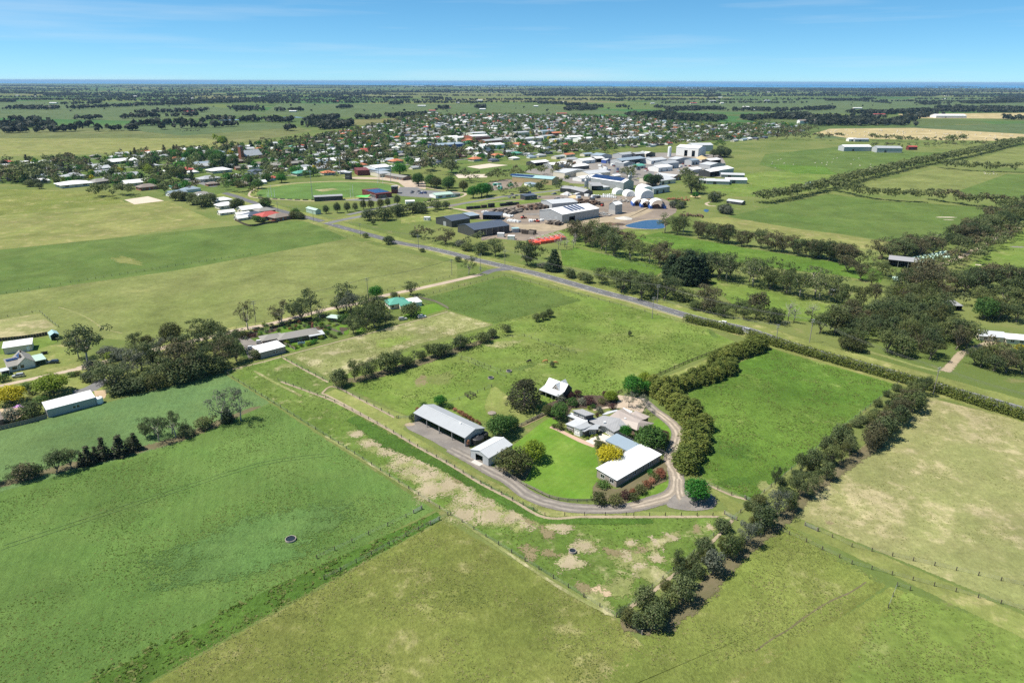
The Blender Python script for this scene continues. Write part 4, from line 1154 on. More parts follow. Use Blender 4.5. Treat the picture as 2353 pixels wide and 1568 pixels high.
def row(path, step, keys, leaves, h, label, group, jit=1.0, wk=None, cat=None, zig=0.0, name=None, skip=0.0):
 k = 0
 for p, a in along(path, step * (.86 if keys[0][0] in 'gtf' else 1)):
  k += 1
  if RNG.random() < skip: continue
  hh = RNG.uniform(*h) * (1.13 if keys[0] == 'gum0' else 1)
  j = RNG.normal(size=2) * jit
  s = zig * (1 if k % 2 else -1)
  key = pick(keys)
  plant(key, pick(leaves),(p[0] + j[0] - s * math.sin(a), p[1] + j[1] + s * math.cos(a)), hh, label, cat, group, None if wk is None else hh * RNG.uniform(*wk), name)
G3 = ['gum0', 'gum1', 'gum2', 'gum3', 'gum4']
T3 = ['tall0', 'tall1', 'tall2']
W3 = ['wattle0', 'wattle1', 'wattle2']
R3 = ['round0', 'round1', 'round2']
S3 = ['shrub0', 'shrub1', 'shrub2']
C4 = ['cypress0', 'cypress1', 'cypress2', 'cypress3']
FG = ['fgum0', 'fgum1', 'fgum2', 'fgum3']
FR = ['fround0', 'fround1', 'fround2']
FP = ['fpine0', 'fpine1']
wb = ZL(r2,[(1690,1115),(1640,1060),(1730,1000),(1700,900),(1800,900),(1800,800),(1730,760),(1850,690),(1700,640),(1620,560),(1740,560),(1560,480),(1650,480),(1460,410),(1560,400),(1380,340),(1450,310),(1330,290)])
for p in wb:
 plant(pick(C4), 'leaf_cypress', p, RNG.uniform(6.2,8.6), 'golden-green cypress in the curved windbreak beside the drive', 'tree', 'cypresses curving round the drive', w=RNG.uniform(7.6,9.4))
row(ZL(r2,[(1480,300),(1700,230),(1900,170),(2100,90)]) + GL([(1650,835),(1705,812),(1755,798)]),2.6, C4,['leaf_cypress'],(5.6,7.6), 'golden-green cypress in the straight windbreak above the bright paddock', 'cypresses of the straight windbreak', 0.5,(0.95,1.2), 'tree', zig=1.5)
plant('round0', 'leaf_bright', gz(r2,1775,1425),7.6, 'bright green round tree standing alone where the drive forks', w=8.6)
plant('round1', 'leaf_yellow', gz(r2,870,1040),6.8, 'yellow-leaved tree beside the long white roof', w=8.8)
plant('round2', 'leaf_olive', gz(r1,1430,1400),8.6, 'dark green broad tree in front of the small zinc shed', w=11.0)
plant('round0', 'leaf_lime', gz(r1,1650,1270),7.6, 'yellow-green tree on the lawn edge beside the dark broad tree', w=8.6)
plant('round1', 'leaf_green', gz(r1,1290,1020),8.6, 'green tree between the machinery shed and small shed', w=9.6)
plant('round2', 'leaf_green', gz(r1,1410,960),6.0, 'smaller green tree at the lawn corner behind the small shed', w=6.2)
plant('round0', 'leaf_bright', gz(r1,675,700),4.6, 'small bright green tree behind the machinery shed', w=5.0)
plant('spread0', 'leaf_macro', gz(r1,1550,715),11.8, 'huge dark spreading conifer beside the white-roofed stable', 'tree', w=14.8)
plant('round0', 'leaf_green', gz(r2,1290,880),8.6, 'mid green tree close behind the pale blue roof', w=11.0)
plant('round1', 'leaf_purple', gz(r2,1410,830),5.0, 'dark plum-coloured tree beside the drive', w=5.5)
plant('round2', 'leaf_bright', gz(r2,1040,770),5.0, 'small green tree in the courtyard of the homestead', w=4.6)
plant('round0', 'leaf_bright', gz(r2,1110,320),8.8, 'dense dark green globe tree beside the paddock fence', w=8.6)
plant('round1', 'leaf_lime', gz(r2,1235,240),6.8, 'bright yellow-green tree beside the dense globe tree', w=5.8)
plant('round2', 'leaf_bright', gz(r2,1250,310),5.6, 'green tree between the globe tree and the windbreak', w=5.4)
plant('round1', 'leaf_lime', gz(r2,880,395),4.6, 'yellow-green rounded tree at the back garden fence', w=5.6)
plant('open0', 'leaf_grey', gz(r2,1070,460),6.5, 'pale open gum behind the beige roof', w=5.5)
plant('open1', 'leaf_grey', gz(r2,1240,520),6.5, 'pale open gum between the beige roof and drive', w=5.5)
plant('open0', 'leaf_grey', gz(r2,1200,430),5.0, 'small pale gum beside the gravel turning area', w=4.0)
plant('round2', 'leaf_green', gz(r2,350,575),6.6, 'green tree at the lawn corner beside the grey roofs', w=7.2)
plant('round1', 'leaf_olive', gz(r2,230,540),4.6, 'olive green small tree by the lawn rail fence', w=4.4)
plant('round0', 'leaf_olive', gz(r2,770,880),2.8, 'low olive bush beside the terrace', 'shrub', w=4.0, name='shrub')
for x, y, lf, h, w, lb in ((660,430, 'leaf_purple', 4.0,5.2, 'plum-leaved tree in the back garden, broadest of its kind'),(540,345, 'leaf_purple', 3.2,3.8, 'plum-leaved tree in the back garden beside the stable'),(470,360, 'leaf_purple', 2.8,3.4, 'low plum-leaved tree nearest the stable roof'),
       (360,400, 'leaf_grey', 3.4,4.2, 'silver-grey shrub in front of the stable'),(590,430, 'leaf_grey', 3.0,4.4, 'silver-grey shrub between the plum trees'),(480,440, 'leaf_green', 3.6,5.2, 'green spreading shrub in the back garden'),
       (900,480, 'leaf_purple', 2.8,3.2, 'plum-leaved shrub on the gravel behind the roofs'),(770,520, 'leaf_grey', 3.0,3.2, 'silver-grey round shrub in the rear courtyard'),(740,560, 'leaf_purple', 2.2,1.8, 'small red-purple shrub squeezed between two roofs'),
       (950,390, 'leaf_lime', 1.8,1.9, 'little yellow-green shrub at the back fence'),(820,340, 'leaf_purple', 2.4,2.8, 'russet shrub beside the yellow-green rounded tree'),(700,470, 'leaf_green', 2.0,2.2, 'green shrub at the edge of the rear gravel'),(655,480, 'leaf_lime', 1.8,1.6, 'spiky yellow-green shrub behind the clerestory roof'),
       (790,420, 'leaf_olive', 2.6,3.6, 'olive shrub between plum tree and gravel')):
 plant(pick(S3), lf, gz(r2, x, y), h, lb, 'shrub', w=w)
for x, y, lf, h, w, lb in ((290,670, 'leaf_olive', 1.7,2.2, 'small olive shrub at the corner of the garden path'),(350,685, 'leaf_olive', 2.9,3.6, 'larger olive shrub at the garden path'),
       (800,1285, 'leaf_green', 2.2,4.6, 'rounded green shrub under the end windows'),(760,1465, 'leaf_olive', 4.6,5.0, 'dark clipped shrub where the rail fence ends'),(930,1475, 'leaf_olive', 4.0,5.0, 'dark clipped shrub second from the rail fence end'),
       (1030,1410, 'leaf_purple', 3.2,3.4, 'plum shrub between the clipped shrubs and flowering bank'),(1120,1425, 'leaf_olive', 2.6,3.8, 'brown-green shrub at the low end of the flowering bank'),
       (1110,1360, 'leaf_red', 2.0,2.2, 'russet shrub at the low end of the flowering bank'),(1190,1350, 'leaf_olive', 3.0,4.2, 'olive shrub within the flowering bank'),(1260,1290, 'leaf_red', 2.6,3.4, 'russet flowering shrub mid way along the bank'),
       (1310,1250, 'leaf_pink', 2.2,2.4, 'salmon pink flowering shrub of the bank'),(1340,1215, 'leaf_olive', 2.6,3.4, 'green shrub above the salmon flowering one'),(1395,1190, 'leaf_red', 3.0,4.0, 'russet flowering shrub at the high end of the bank'),
       (1400,1150, 'leaf_red', 2.4,2.8, 'faded russet shrub highest on the bank'),(1300,1165, 'leaf_bright', 2.2,2.6, 'bright green shrub behind the flowering bank')):
 plant(pick(S3), lf, gz(r2, x, y), h, lb, 'shrub', w=w)
for x, y, lf, w in ((640,790, 'leaf_lime', 1.5),(690,765, 'leaf_lime', 1.4),(735,760, 'leaf_lime', 1.5),(600,770, 'leaf_green', 1.4),(750,790, 'leaf_green', 1.6),(460,720, 'leaf_green', 1.4),(430,700, 'leaf_green', 1.2),(480,740, 'leaf_lime', 1.0),(725,815, 'leaf_olive', 1.6)):
 plant(pick(S3), lf, gz(r2, x, y), RNG.uniform(.7,1.0), 'little clipped shrub along the terrace bed', 'shrub', 'small shrubs by the terrace', w=w)
row(ZL(r1,[(830,760),(900,800),(980,850),(1060,880),(1120,900)]),1.8, S3,['leaf_red', 'leaf_red', 'leaf_pink'],(1.2,2.0), 'russet shrub in the row behind the machinery shed', 'russet shrubs behind the shed', 0.3,(1.1,1.4), 'shrub')
plant('shrub0', 'leaf_red', gz(r1,440,755),1.6, 'russet shrub at the open corner of the machinery shed', 'shrub', w=2.4)
plant('shrub1', 'leaf_green', gz(r1,770,730),2.2, 'green shrub between the shed and the small tree', 'shrub', w=3.6)
plant('shrub2', 'leaf_green', gz(r1,500,705),1.8, 'green shrub behind the shed gable', 'shrub', w=3.0)
plant('shrub0', 'leaf_gum', gz(r1,385,860),3.4, 'dark shrub at the corner post of the machinery shed', 'shrub', w=3.0)
plant('shrub2', 'leaf_gum', gz(r1,1840,300),3.2, 'thin sapling in the paddock beside the grazing cattle', 'tree', w=2.6, name='sapling')
plant('shrub1', 'leaf_gum', gz(r6,255,1435),3.2, 'lone sapling in the middle of the paddock', 'tree', w=2.4, name='sapling')
for x, y in ((1232,738),(1248,734),(1262,728)):
 plant('wattle1', 'leaf_gum_green', G(x, y),5.0, 'small gum of the trio standing in the top paddock', 'tree', 'trio in the top paddock', w=4.2)
for x, y, h, w, k in ((1165,1125,8,6, 'wattle0'),(1180,1140,5,5, 'wattle1'),(1290,1085,10,6, 'gum0'),(1390,1065,8,7, 'gum1'),(1440,1040,8,7, 'gum2'),(1560,1005,9.5,9, 'wattle2'),(1640,985,8,8, 'gum3'),
      (1730,965,5,6, 'wattle0'),(1790,930,6.5,3.5, 'open0'),(1850,915,5,4.5, 'wattle1'),(1910,890,7,5, 'gum4'),(1960,890,7.5,7, 'wattle2'),(2040,870,6,7, 'wattle0')):
 plant(k, pick(['leaf_gum', 'leaf_gum_green', 'leaf_gum']), gz(r4, x, y), h, 'dark wattle or gum in the hedgerow dividing the paddocks', 'tree', 'hedgerow between the paddocks', w=w)
for x, y, h, w, k in ((1058,800,6.5,8, 'wattle1'),(1080,795,6,8, 'gum1'),(1110,785,5.5,7, 'wattle2'),(1130,775,5,5, 'wattle0'),(1155,770,6,6, 'gum2'),(1165,762,4,4, 'wattle1')):
 plant(k, pick(['leaf_gum', 'leaf_gum_green']), G(x, y), h, 'dark wattle or gum in the hedgerow dividing the paddocks', 'tree', 'hedgerow between the paddocks', w=w)
for x, y, h, w, lf in ((370,1370,4.5,5, 'leaf_olive'),(430,1400,4.6,5, 'leaf_gum'),(545,1400,7.2,6.5, 'leaf_gum'),(470,1260,6.5,6.5, 'leaf_gum'),(570,1310,5.0,6.5, 'leaf_gum_green'),(640,1270,5.2,6, 'leaf_gum_green'),(740,1220,7.5,7.5, 'leaf_gum'),(770,1120,5.5,5.0, 'leaf_gum'),
      (700,1110,6,6, 'leaf_gum'),(710,990,6,4.5, 'leaf_gum'),(810,1000,6,4, 'leaf_gum'),(845,1050,4.4,4, 'leaf_gum'),(855,930,4.2,2.6, 'leaf_gum_green'),(950,1025,7.5,7, 'leaf_grey'),(905,855,2.2,2, 'leaf_gum'),(1060,915,8,6, 'leaf_gum_green'),(1010,890,6,4, 'leaf_olive'),
      (1125,870,5.5,4, 'leaf_gum_green'),(1180,830,8.5,7, 'leaf_grey'),(1245,660,6.5,6, 'leaf_gum'),(1310,710,7.5,8, 'leaf_gum'),(1400,630,9,9, 'leaf_grey'),(1490,585,6,5, 'leaf_gum_green'),(1380,430,8.5,5, 'leaf_gum'),(1530,480,9,7, 'leaf_gum'),(1600,490,8.5,8, 'leaf_gum'),
      (1640,440,7,7, 'leaf_gum_green'),(1560,330,8,7, 'leaf_gum_green'),(1650,300,8,7, 'leaf_gum'),(1740,370,7,6, 'leaf_gum'),(1760,270,8,7, 'leaf_gum_green'),(1840,250,8,6, 'leaf_olive'),(1730,200,8,6, 'leaf_gum'),(1830,140,9,8, 'leaf_gum'),(1900,200,7,7, 'leaf_gum')):
 plant(pick(G3 + W3 if h > 5.5 else W3), lf, gz(s7, x, y), h, 'bushy gum or wattle in the belt beside the dry field', 'tree', 'boundary belt beside the dry field', w=w * .74)
row(GL([(1990,1035),(2030,1000),(2060,965),(2085,935),(2110,905)]),4.6, G3 + W3,['leaf_gum', 'leaf_gum_green', 'leaf_gum_red'],(6,8.5), 'bushy gum or wattle in the belt beside the dry field', 'boundary belt beside the dry field', 1.2,(0.65,.85))
row(GL([(1470,1425),(1535,1370),(1640,1270),(1740,1180),(1850,1085),(1960,990),(2080,895)]),3.4, W3,['leaf_gum_green', 'leaf_olive', 'leaf_gum'],(2.0,3.8), 'low wattle filling the belt beside the dry field', 'low wattles of the boundary belt', 1.6,(1.0,1.4), zig=1.5, skip=.25)
for f, x, y, h, w, k, lf in ((r3,1300,1540,8,8, 'open0', 'leaf_gum'),(r3,1440,1530,8.5,8, 'open1', 'leaf_gum'),(r3,1220,1560,6,5, 'gum0', 'leaf_gum'),(r3,1550,1520,3.5,4, 'wattle0', 'leaf_gum'),(r3,1700,1480,4.5,6, 'wattle1', 'leaf_gum_green'),(r3,1860,1440,13,10, 'open0', 'leaf_grey'),(r3,2010,1420,13,10, 'open1', 'leaf_grey'),
        (r3,1900,1430,6,5, 'pine0', 'leaf_pine'),(r3,1790,1470,5,4, 'open0', 'leaf_gum')):
 plant(k, lf, gz(f, x, y), h, 'open-limbed gum or scrub in the tree row across the crop' if k != 'pine0' else 'dark conifer between the pale gums across the crop', 'tree', 'tree row across the crop' if k != 'pine0' else None, w=w)
for u, v, h, w, k, lf in ((-15,1110,6,6, 'gum1', 'leaf_gum'),(40,1105,6,6, 'gum2', 'leaf_gum'),(85,1095,5,4, 'wattle0', 'leaf_gum'),(130,1085,8,7, 'gum3', 'leaf_gum'),(165,1075,8,7, 'gum4', 'leaf_gum'),(60,1100,6,6, 'wattle1', 'leaf_gum_red'),
       (305,1030,5,4, 'wattle2', 'leaf_gum'),(365,1012,10,8, 'open0', 'leaf_gum'),(405,1005,10,8, 'open1', 'leaf_gum'),(430,1000,3,5, 'wattle0', 'leaf_gum')):
 plant(k, lf, G(u, v), h, 'open-limbed gum or scrub in the tree row across the crop', 'tree', 'tree row across the crop', w=w)
for u, v, h in ((205,1065,7.0),(240,1052,8.0),(222,1058,5.5),(278,1045,8.0),(312,1032,6.5),(190,1068,5.0)):
 plant(pick(['fir0', 'fir1']), 'leaf_macro', G(u, v), h, 'pointed dark conifer in the tree row across the crop', 'tree', 'pointed conifers across the crop', w=h * 0.62)
for x, y, h, w, k, lf in ((740,985,22,16, 'tall0', 'leaf_gum'),(660,900,14,9, 'tall1', 'leaf_gum_red'),(950,1150,13,16, 'gum0', 'leaf_gum'),(870,1110,8,9, 'gum1', 'leaf_gum'),(1100,1050,12,12, 'gum2', 'leaf_grey'),(1180,1000,13,11, 'gum3', 'leaf_gum'),(1010,1190,5,9, 'wattle0', 'leaf_gum'),(1130,1170,6,9, 'wattle1', 'leaf_gum'),
       (1240,1120,6,8, 'wattle2', 'leaf_gum_green'),(1310,1150,7,6, 'wattle0', 'leaf_olive'),(1400,1090,12,14, 'gum4', 'leaf_gum'),(1500,1100,8,10, 'wattle1', 'leaf_gum'),(1560,1040,15,15, 'gum0', 'leaf_gum_red'),(1640,1060,9,10, 'wattle2', 'leaf_gum'),(1720,1030,13,12, 'gum1', 'leaf_gum'),
       (1830,1010,7,9, 'wattle0', 'leaf_gum_green'),(1880,960,13,12, 'gum2', 'leaf_gum_red'),(1980,930,10,9, 'gum3', 'leaf_gum'),(1440,800,13,11, 'round0', 'leaf_olive'),(1340,850,8,8, 'gum4', 'leaf_grey'),(1600,900,12,13, 'gum0', 'leaf_gum'),(1480,920,11,12, 'gum1', 'leaf_gum_red'),
       (1660,780,14,9, 'tall2', 'leaf_gum_green'),(1730,780,13,12, 'gum2', 'leaf_gum'),(1830,800,13,12, 'gum3', 'leaf_gum_green'),(1800,880,11,13, 'gum4', 'leaf_gum'),(1920,850,12,12, 'gum0', 'leaf_gum'),(1280,930,7,9, 'wattle1', 'leaf_gum'),(1000,900,5,9, 'wattle2', 'leaf_grey'),
       (900,880,5,8, 'wattle0', 'leaf_grey'),(780,1000,5,7, 'wattle1', 'leaf_grey'),(760,1080,4,7, 'wattle2', 'leaf_gum'),(1230,800,6,6, 'wattle0', 'leaf_olive'),(1140,830,9,7, 'gum1', 'leaf_gum'),(2030,730,4,4.5, 'wattle2', 'leaf_olive'),(940,910,4,6, 'round1', 'leaf_lime')):
 big = (x, y) == (740,985)
 plant(k, lf, gz(r3, x, y), h, 'very tall gum standing over the cottage drive' if big else 'shaggy gum or wattle in the dense clump beside the crop', 'tree', None if big else 'dense clump beside the crop', w=w)
plant('round0', 'leaf_yellow', gz(r3,95,1270),7.5, 'golden yellow tree in the garden beside the long shed', w=11.5)
plant('round1', 'leaf_lime', gz(r3,440,1190),8.5, 'large lime-green tree behind the long shed', w=13)
plant('wattle0', 'leaf_gum_green', gz(r3,265,1390),6.5, 'dark green tree beside the end of the long shed', w=7.5)
plant('wattle1', 'leaf_grey', gz(r3,110,1420),5.2, 'silver-grey bushy tree by the paling fence', w=6)
for x, y, lf, h, w, lb in ((30,1090, 'leaf_green', 3.5,5, 'green shrub between the golden tree and cottage drive'),(230,1150, 'leaf_green', 3,5, 'green shrub between golden tree and lime tree'),(340,1270, 'leaf_green', 3.2,5, 'green shrub behind the long shed'),(600,1050, 'leaf_green', 2.4,4, 'green shrub in the round bed by the drive'),(650,1040, 'leaf_olive', 2.2,3, 'olive shrub in the round bed by the drive'),(270,1200, 'leaf_olive', 2.5,4, 'olive shrub under the lime tree')):
 plant(pick(S3), lf, gz(r3, x, y), h, lb, 'shrub', w=w)
for x, y, h, w, k, lf in ((400,665,15,11, 'open0', 'leaf_gum_red'),(300,720,4,4, 'wattle0', 'leaf_olive'),(680,610,13,11, 'open1', 'leaf_gum_red'),(660,600,8,6, 'gum0', 'leaf_gum'),(830,590,13,12, 'gum1', 'leaf_gum'),(770,560,9,9, 'gum2', 'leaf_gum'),(930,540,16,11, 'tall0', 'leaf_gum'),(1000,570,8,8, 'open0', 'leaf_gum'),
       (1150,520,8,8, 'gum3', 'leaf_gum'),(1220,500,17,11, 'tall1', 'leaf_gum'),(1260,540,14,13, 'gum4', 'leaf_grey'),(1420,580,14,13, 'gum0', 'leaf_gum'),(1500,560,12,11, 'gum1', 'leaf_gum'),(1390,660,11,10, 'gum2', 'leaf_gum'),(1460,640,12,12, 'gum3', 'leaf_gum_green'),(1550,620,8,8, 'gum4', 'leaf_gum'),
       (1280,690,9,9, 'gum0', 'leaf_gum'),(1760,550,8,10, 'wattle1', 'leaf_gum_green'),(1750,375,9,9, 'gum1', 'leaf_gum'),(1330,620,9,8, 'gum2', 'leaf_gum_green'),(1200,600,5,6, 'wattle2', 'leaf_green')):
 plant(k, lf, gz(r4, x, y), h, 'dark gum in the house gardens along the gravel road', 'tree', 'gums in the gardens along the gravel road', w=w)
plant('round2', 'leaf_bright', gz(r4,1470,400),8, 'bright green round tree beside the green-roofed house', w=8.5)
plant('wattle2', 'leaf_gum', gz(r4,1620,395),4, 'grey-green bush behind the green-roofed house', w=4.5)
k = 0
for x, y in [(x, y) for x in range(390,1240,34) for y in (0,1,2)]:
 yy = 700 - (x - 380) * 0.17 + RNG.uniform(-50,60)
 if 520 < x < 1010 and yy > 620 and yy > 700 - (x - 520) * 0.1: continue
 plant(pick(S3), pick(['leaf_green', 'leaf_olive', 'leaf_lime', 'leaf_green', 'leaf_red', 'leaf_bright', 'leaf_grey', 'leaf_purple']), gz(r4, x + RNG.uniform(-12,12), yy), RNG.uniform(.8,2.2), 'clipped garden shrub around the brown-roofed house', 'shrub', 'garden shrubs around the brown-roofed house', w=RNG.uniform(1.4,3.0))
for x, y in ((740,800),(790,815),(840,800),(900,790),(960,770),(720,780),(1010,740),(1060,700),(1090,720),(1120,730),(1160,700),(930,780),(1040,680),(1080,660)):
 plant(pick(S3), pick(['leaf_green', 'leaf_olive', 'leaf_bright', 'leaf_lime']), gz(r4, x, y), RNG.uniform(1.2,2.4), 'clipped garden shrub around the brown-roofed house', 'shrub', 'garden shrubs around the brown-roofed house', w=RNG.uniform(2.0,3.4))
plant('wattle0', 'leaf_gum', gz(r4,460,900),4.5, 'dark bush at the end of the white-roofed garage', w=5)
for x, y, h, w, k, lf in ((130,810,6,8, 'wattle0', 'leaf_gum'),(210,830,11,14, 'gum0', 'leaf_gum_red'),(280,850,9,10, 'gum1', 'leaf_gum'),(420,885,13,17, 'gum2', 'leaf_gum_red'),(560,900,5,8, 'wattle1', 'leaf_grey'),(620,940,6,10, 'wattle2', 'leaf_gum_green'),(640,900,8,9, 'gum3', 'leaf_gum'),(720,870,10,10, 'gum4', 'leaf_gum'),
       (760,975,9,12, 'wattle0', 'leaf_gum_green'),(890,990,13,13, 'gum0', 'leaf_gum'),(1190,1080,18,15, 'gum1', 'leaf_gum'),(1230,1075,16,12, 'gum2', 'leaf_gum'),(1330,1020,9,9, 'gum3', 'leaf_gum_green'),(640,1170,13,9, 'open0', 'leaf_gum'),(540,1045,4,5, 'wattle1', 'leaf_gum'),(200,955,3,4, 'wattle2', 'leaf_gum_green'),
       (1330,1105,4,6, 'wattle0', 'leaf_grey'),(1380,1130,4,6, 'wattle1', 'leaf_gum')):
 plant(k, lf, gz(r5, x, y), h, 'broad gum or wattle on the verge before the charcoal sheds', 'tree', 'verge trees before the dark sheds', w=w)
plant('pine0', 'leaf_pine', gz(r5,1440,1130),15, 'dark green pine beside the main road', w=12)
for x, y, h, w, k, lf in ((2005,880,7,9, 'wattle0', 'leaf_gum'),(1790,820,4,5, 'wattle1', 'leaf_gum_green'),(1770,690,9,5, 'open0', 'leaf_gum'),(1860,700,5,4, 'wattle2', 'leaf_gum')):
 plant(k, lf, gz(r8, x, y), h, 'scattered roadside gum opposite the sports ground', 'tree', 'scattered roadside gums', w=w)
row(ZL(r8,[(1880,660),(2000,630),(2150,600),(2300,580)]),6.5, G3 + W3,['leaf_gum', 'leaf_gum_green'],(7,11), 'dark gum in the belt between the street and the works', 'belt between the street and works', 1.5,(0.9,1.2), zig=3)
row(ZL(r5,[(10,610),(160,590),(300,560),(420,545)]),7, G3 + W3,['leaf_gum', 'leaf_gum_green'],(7,10), 'dark gum in the belt between the street and the works', 'belt between the street and works', 1.5,(0.9,1.2), zig=3)
row(ZL(r8,[(1425,595),(1560,585),(1700,565),(1850,545),(1960,535),(2060,510)]),9.5,['wattle0', 'wattle1', 'round0'],['leaf_gum', 'leaf_olive'],(8,11), 'slim dark tree in the row along the street below the clubhouse', 'street row below the clubhouse', 1.5,(0.55,0.7), name='street_tree')
row(ZL(r5,[(130,320),(240,345),(340,350),(430,360),(520,380),(600,390)]),15, R3,['leaf_green', 'leaf_green', 'leaf_olive'],(13,17), 'soft green willow-like tree in the group beside the sports ground', 'green trees beside the sports ground', 3,(0.85,1.05), zig=6)
for x, y, h in ((680,450,14),(760,440,16),(810,425,15)):
 plant(pick(R3), 'leaf_bright', gz(r5, x, y), h, 'dark green tree in the clump at the works street', 'tree', 'green clump at the works street', w=h * .95)
row(ZL(r5,[(600,290),(740,300),(900,290),(1060,270),(1200,250),(1400,230),(1500,200)]),11, G3,['leaf_gum', 'leaf_gum_green', 'leaf_gum_red'],(10,16), 'dark gum in the belt behind the sand arena', 'belt behind the sand arena', 4,(0.9,1.2), zig=5)
for x, y in ((1040,390),(1090,400),(1150,400),(1220,380),(1300,370),(1350,360),(1480,390),(1560,330),(1500,370),(920,420),(970,430)):
 plant(pick(G3 + W3), pick(['leaf_gum', 'leaf_gum_green', 'leaf_green']), gz(r5, x, y), RNG.uniform(7,14), 'gum standing beside the works street', 'tree', 'gums beside the works street', w=RNG.uniform(8,12))
for x, y in ((450,350),(500,390),(540,395),(620,390),(650,380),(720,435),(740,420),(780,360),(690,330),(600,350),(560,330),(480,370)):
 plant(pick(G3 + ['round0']), pick(['leaf_gum', 'leaf_green', 'leaf_green', 'leaf_olive']), gz(r8, x, y), RNG.uniform(10,17), 'tall tree in the group at the road end of the oval', 'tree', 'trees at the road end of the oval', w=RNG.uniform(10,15))
plant('round1', 'leaf_bright', gz(r8,1000,305),11, 'dark green tree behind the red-roofed house at the oval', w=13)
plant('round2', 'leaf_bright', gz(r8,2110,235),17, 'big dark green tree behind the long brown pavilion', w=22)
for x, y in ((1360,225),(1420,235),(1480,238),(1540,225),(1600,225),(1450,215)):
 plant(pick(FG + G3), pick(['leaf_gum', 'leaf_gum_red']), gz(r8, x, y), RNG.uniform(11,16), 'dark gum in the group behind the oval', 'tree', 'gums behind the oval', w=RNG.uniform(11,15))
row(ZL(r6,[(-250,580),(-100,620),(0,680),(200,730),(350,770),(500,800),(640,850),(800,870)]),8.0, G3 + ['tall0'],['leaf_gum', 'leaf_gum_green', 'leaf_gum_red'],(12,17), 'gum in the shelter belt ending at the dark pines', 'belt ending at the dark pines', 2.5,(0.75,1.0), zig=3)
for x, y, h in ((700,960,17),(790,970,19),(860,960,18),(780,890,17),(900,900,16),(620,900,15)):
 plant(pick(['pine0', 'pine1']), 'leaf_pine', gz(r6, x, y), h, 'dark green pine in the clump between two gum belts', 'tree', 'dark pine clump', w=h * .85)
row(ZL(r6,[(980,910),(1150,930),(1300,970),(1450,1000),(1600,1030),(1800,1070),(2000,1110),(2150,1150)]),6.5, G3 + ['tall1', 'tall2'],['leaf_gum', 'leaf_gum_green', 'leaf_gum'],(12,17), 'gum in the belt running on from the dark pines', 'belt running on from the pines', 2.5,(0.7,0.95), zig=3)
row(ZL(r6,[(600,500),(700,520),(780,530)]),4.5, T3 + G3,['leaf_gum', 'leaf_gum_green'],(14,18), 'slim gum in the stand beside the blue pond', 'stand beside the pond', 3,(0.6,0.8), zig=5)
row(ZL(r6,[(860,545),(1000,580),(1200,620),(1400,650),(1600,685),(1800,720),(2000,755),(2240,800)]) + ZL(r7,[(60,625),(200,660),(330,680)]),6.8, G3,['leaf_gum_red', 'leaf_gum', 'leaf_gum_red'],(10,14), 'rusty brown gum in the neat belt behind the bright paddock', 'rusty belt behind the bright paddock', 1.2,(0.75,0.95), zig=1.5)
row(ZL(r6,[(20,970),(140,1000),(260,1040),(380,1075),(520,1110),(640,1110)]),7.5, G3 + W3,['leaf_gum', 'leaf_gum_green', 'leaf_gum'],(9,14), 'bushy gum on the verge between the road and pine clump', 'verge gums below the pines', 2.5,(0.9,1.15), zig=4)
row(ZL(r6,[(-330,900),(-200,930),(-60,960)]),8, W3,['leaf_gum_green', 'leaf_gum'],(5,7), 'low green wattle on the verge before the bright paddock', 'low verge wattles', 2,(1.1,1.4), zig=2)
for x, y, h, w, lf in ((930,1170,13,15, 'leaf_gum_red'),(980,1220,9,10, 'leaf_gum_red'),(800,1170,8,11, 'leaf_gum_green'),(850,1195,5,8, 'leaf_gum_green'),(740,1120,8,9, 'leaf_gum_green'),(1090,1260,8,11, 'leaf_gum_green'),(1200,1230,9,10, 'leaf_gum'),(1270,1280,8,9, 'leaf_gum_green'),(1380,1280,8,10, 'leaf_gum_green'),
      (1400,1220,12,11, 'leaf_gum_red'),(1450,1300,6,9, 'leaf_gum_green'),(1550,1315,9,9, 'leaf_gum_green'),(1330,1190,9,8, 'leaf_gum'),(1630,1340,3,6, 'leaf_grey'),(1850,1310,6,9, 'leaf_gum')):
 plant(pick(G3 + W3), lf, gz(r6, x, y), h, 'bushy gum among the verge trees beside the passing cars', 'tree', 'verge trees beside the passing cars', w=w)
for x, y in ((1670,1310),(1720,1320),(1880,1290)):
 plant(pick(['dead0', 'dead1']), None, gz(r6, x, y), RNG.uniform(9,13), 'bare leafless tree among the verge trees', 'tree', 'bare verge trees', w=9)
for x, y, h in ((1480,935,9),(1540,910,10),(1560,930,8),(1500,890,8),(1640,890,9),(1620,920,7)):
 plant(pick(['dead0', 'dead1']), None, gz(r5, x, y), h, 'grey leafless tree at the edge of the works yard', 'tree', 'leafless trees by the works yard', w=8)
wood = ZL(r7,[(120,1240),(250,1150),(420,1030),(640,960),(900,960),(1140,1000),(1150,1180),(1300,1380),(1180,1440),(940,1450),(700,1400),(420,1350),(300,1290)])
xs_, ys_ = [p[0] for p in wood],[p[1] for p in wood]
pts = []
tries = 0
while len(pts) < 62 and tries < 6000:
 tries += 1
 p = (RNG.uniform(min(xs_), max(xs_)), RNG.uniform(min(ys_), max(ys_)))
 if in_poly(*p, wood) and all((p[0] - q[0]) ** 2 + (p[1] - q[1]) ** 2 > 6.0 ** 2 for q in pts): pts.append(p)
for p in pts:
 plant(pick(G3 + G3 + W3), pick(['leaf_gum', 'leaf_gum_red', 'leaf_gum_green', 'leaf_gum', 'leaf_gum_green', 'leaf_olive']), p, RNG.uniform(8,14), 'mixed gum crowded into the roadside wood', 'tree', 'roadside wood', w=RNG.uniform(8,12))
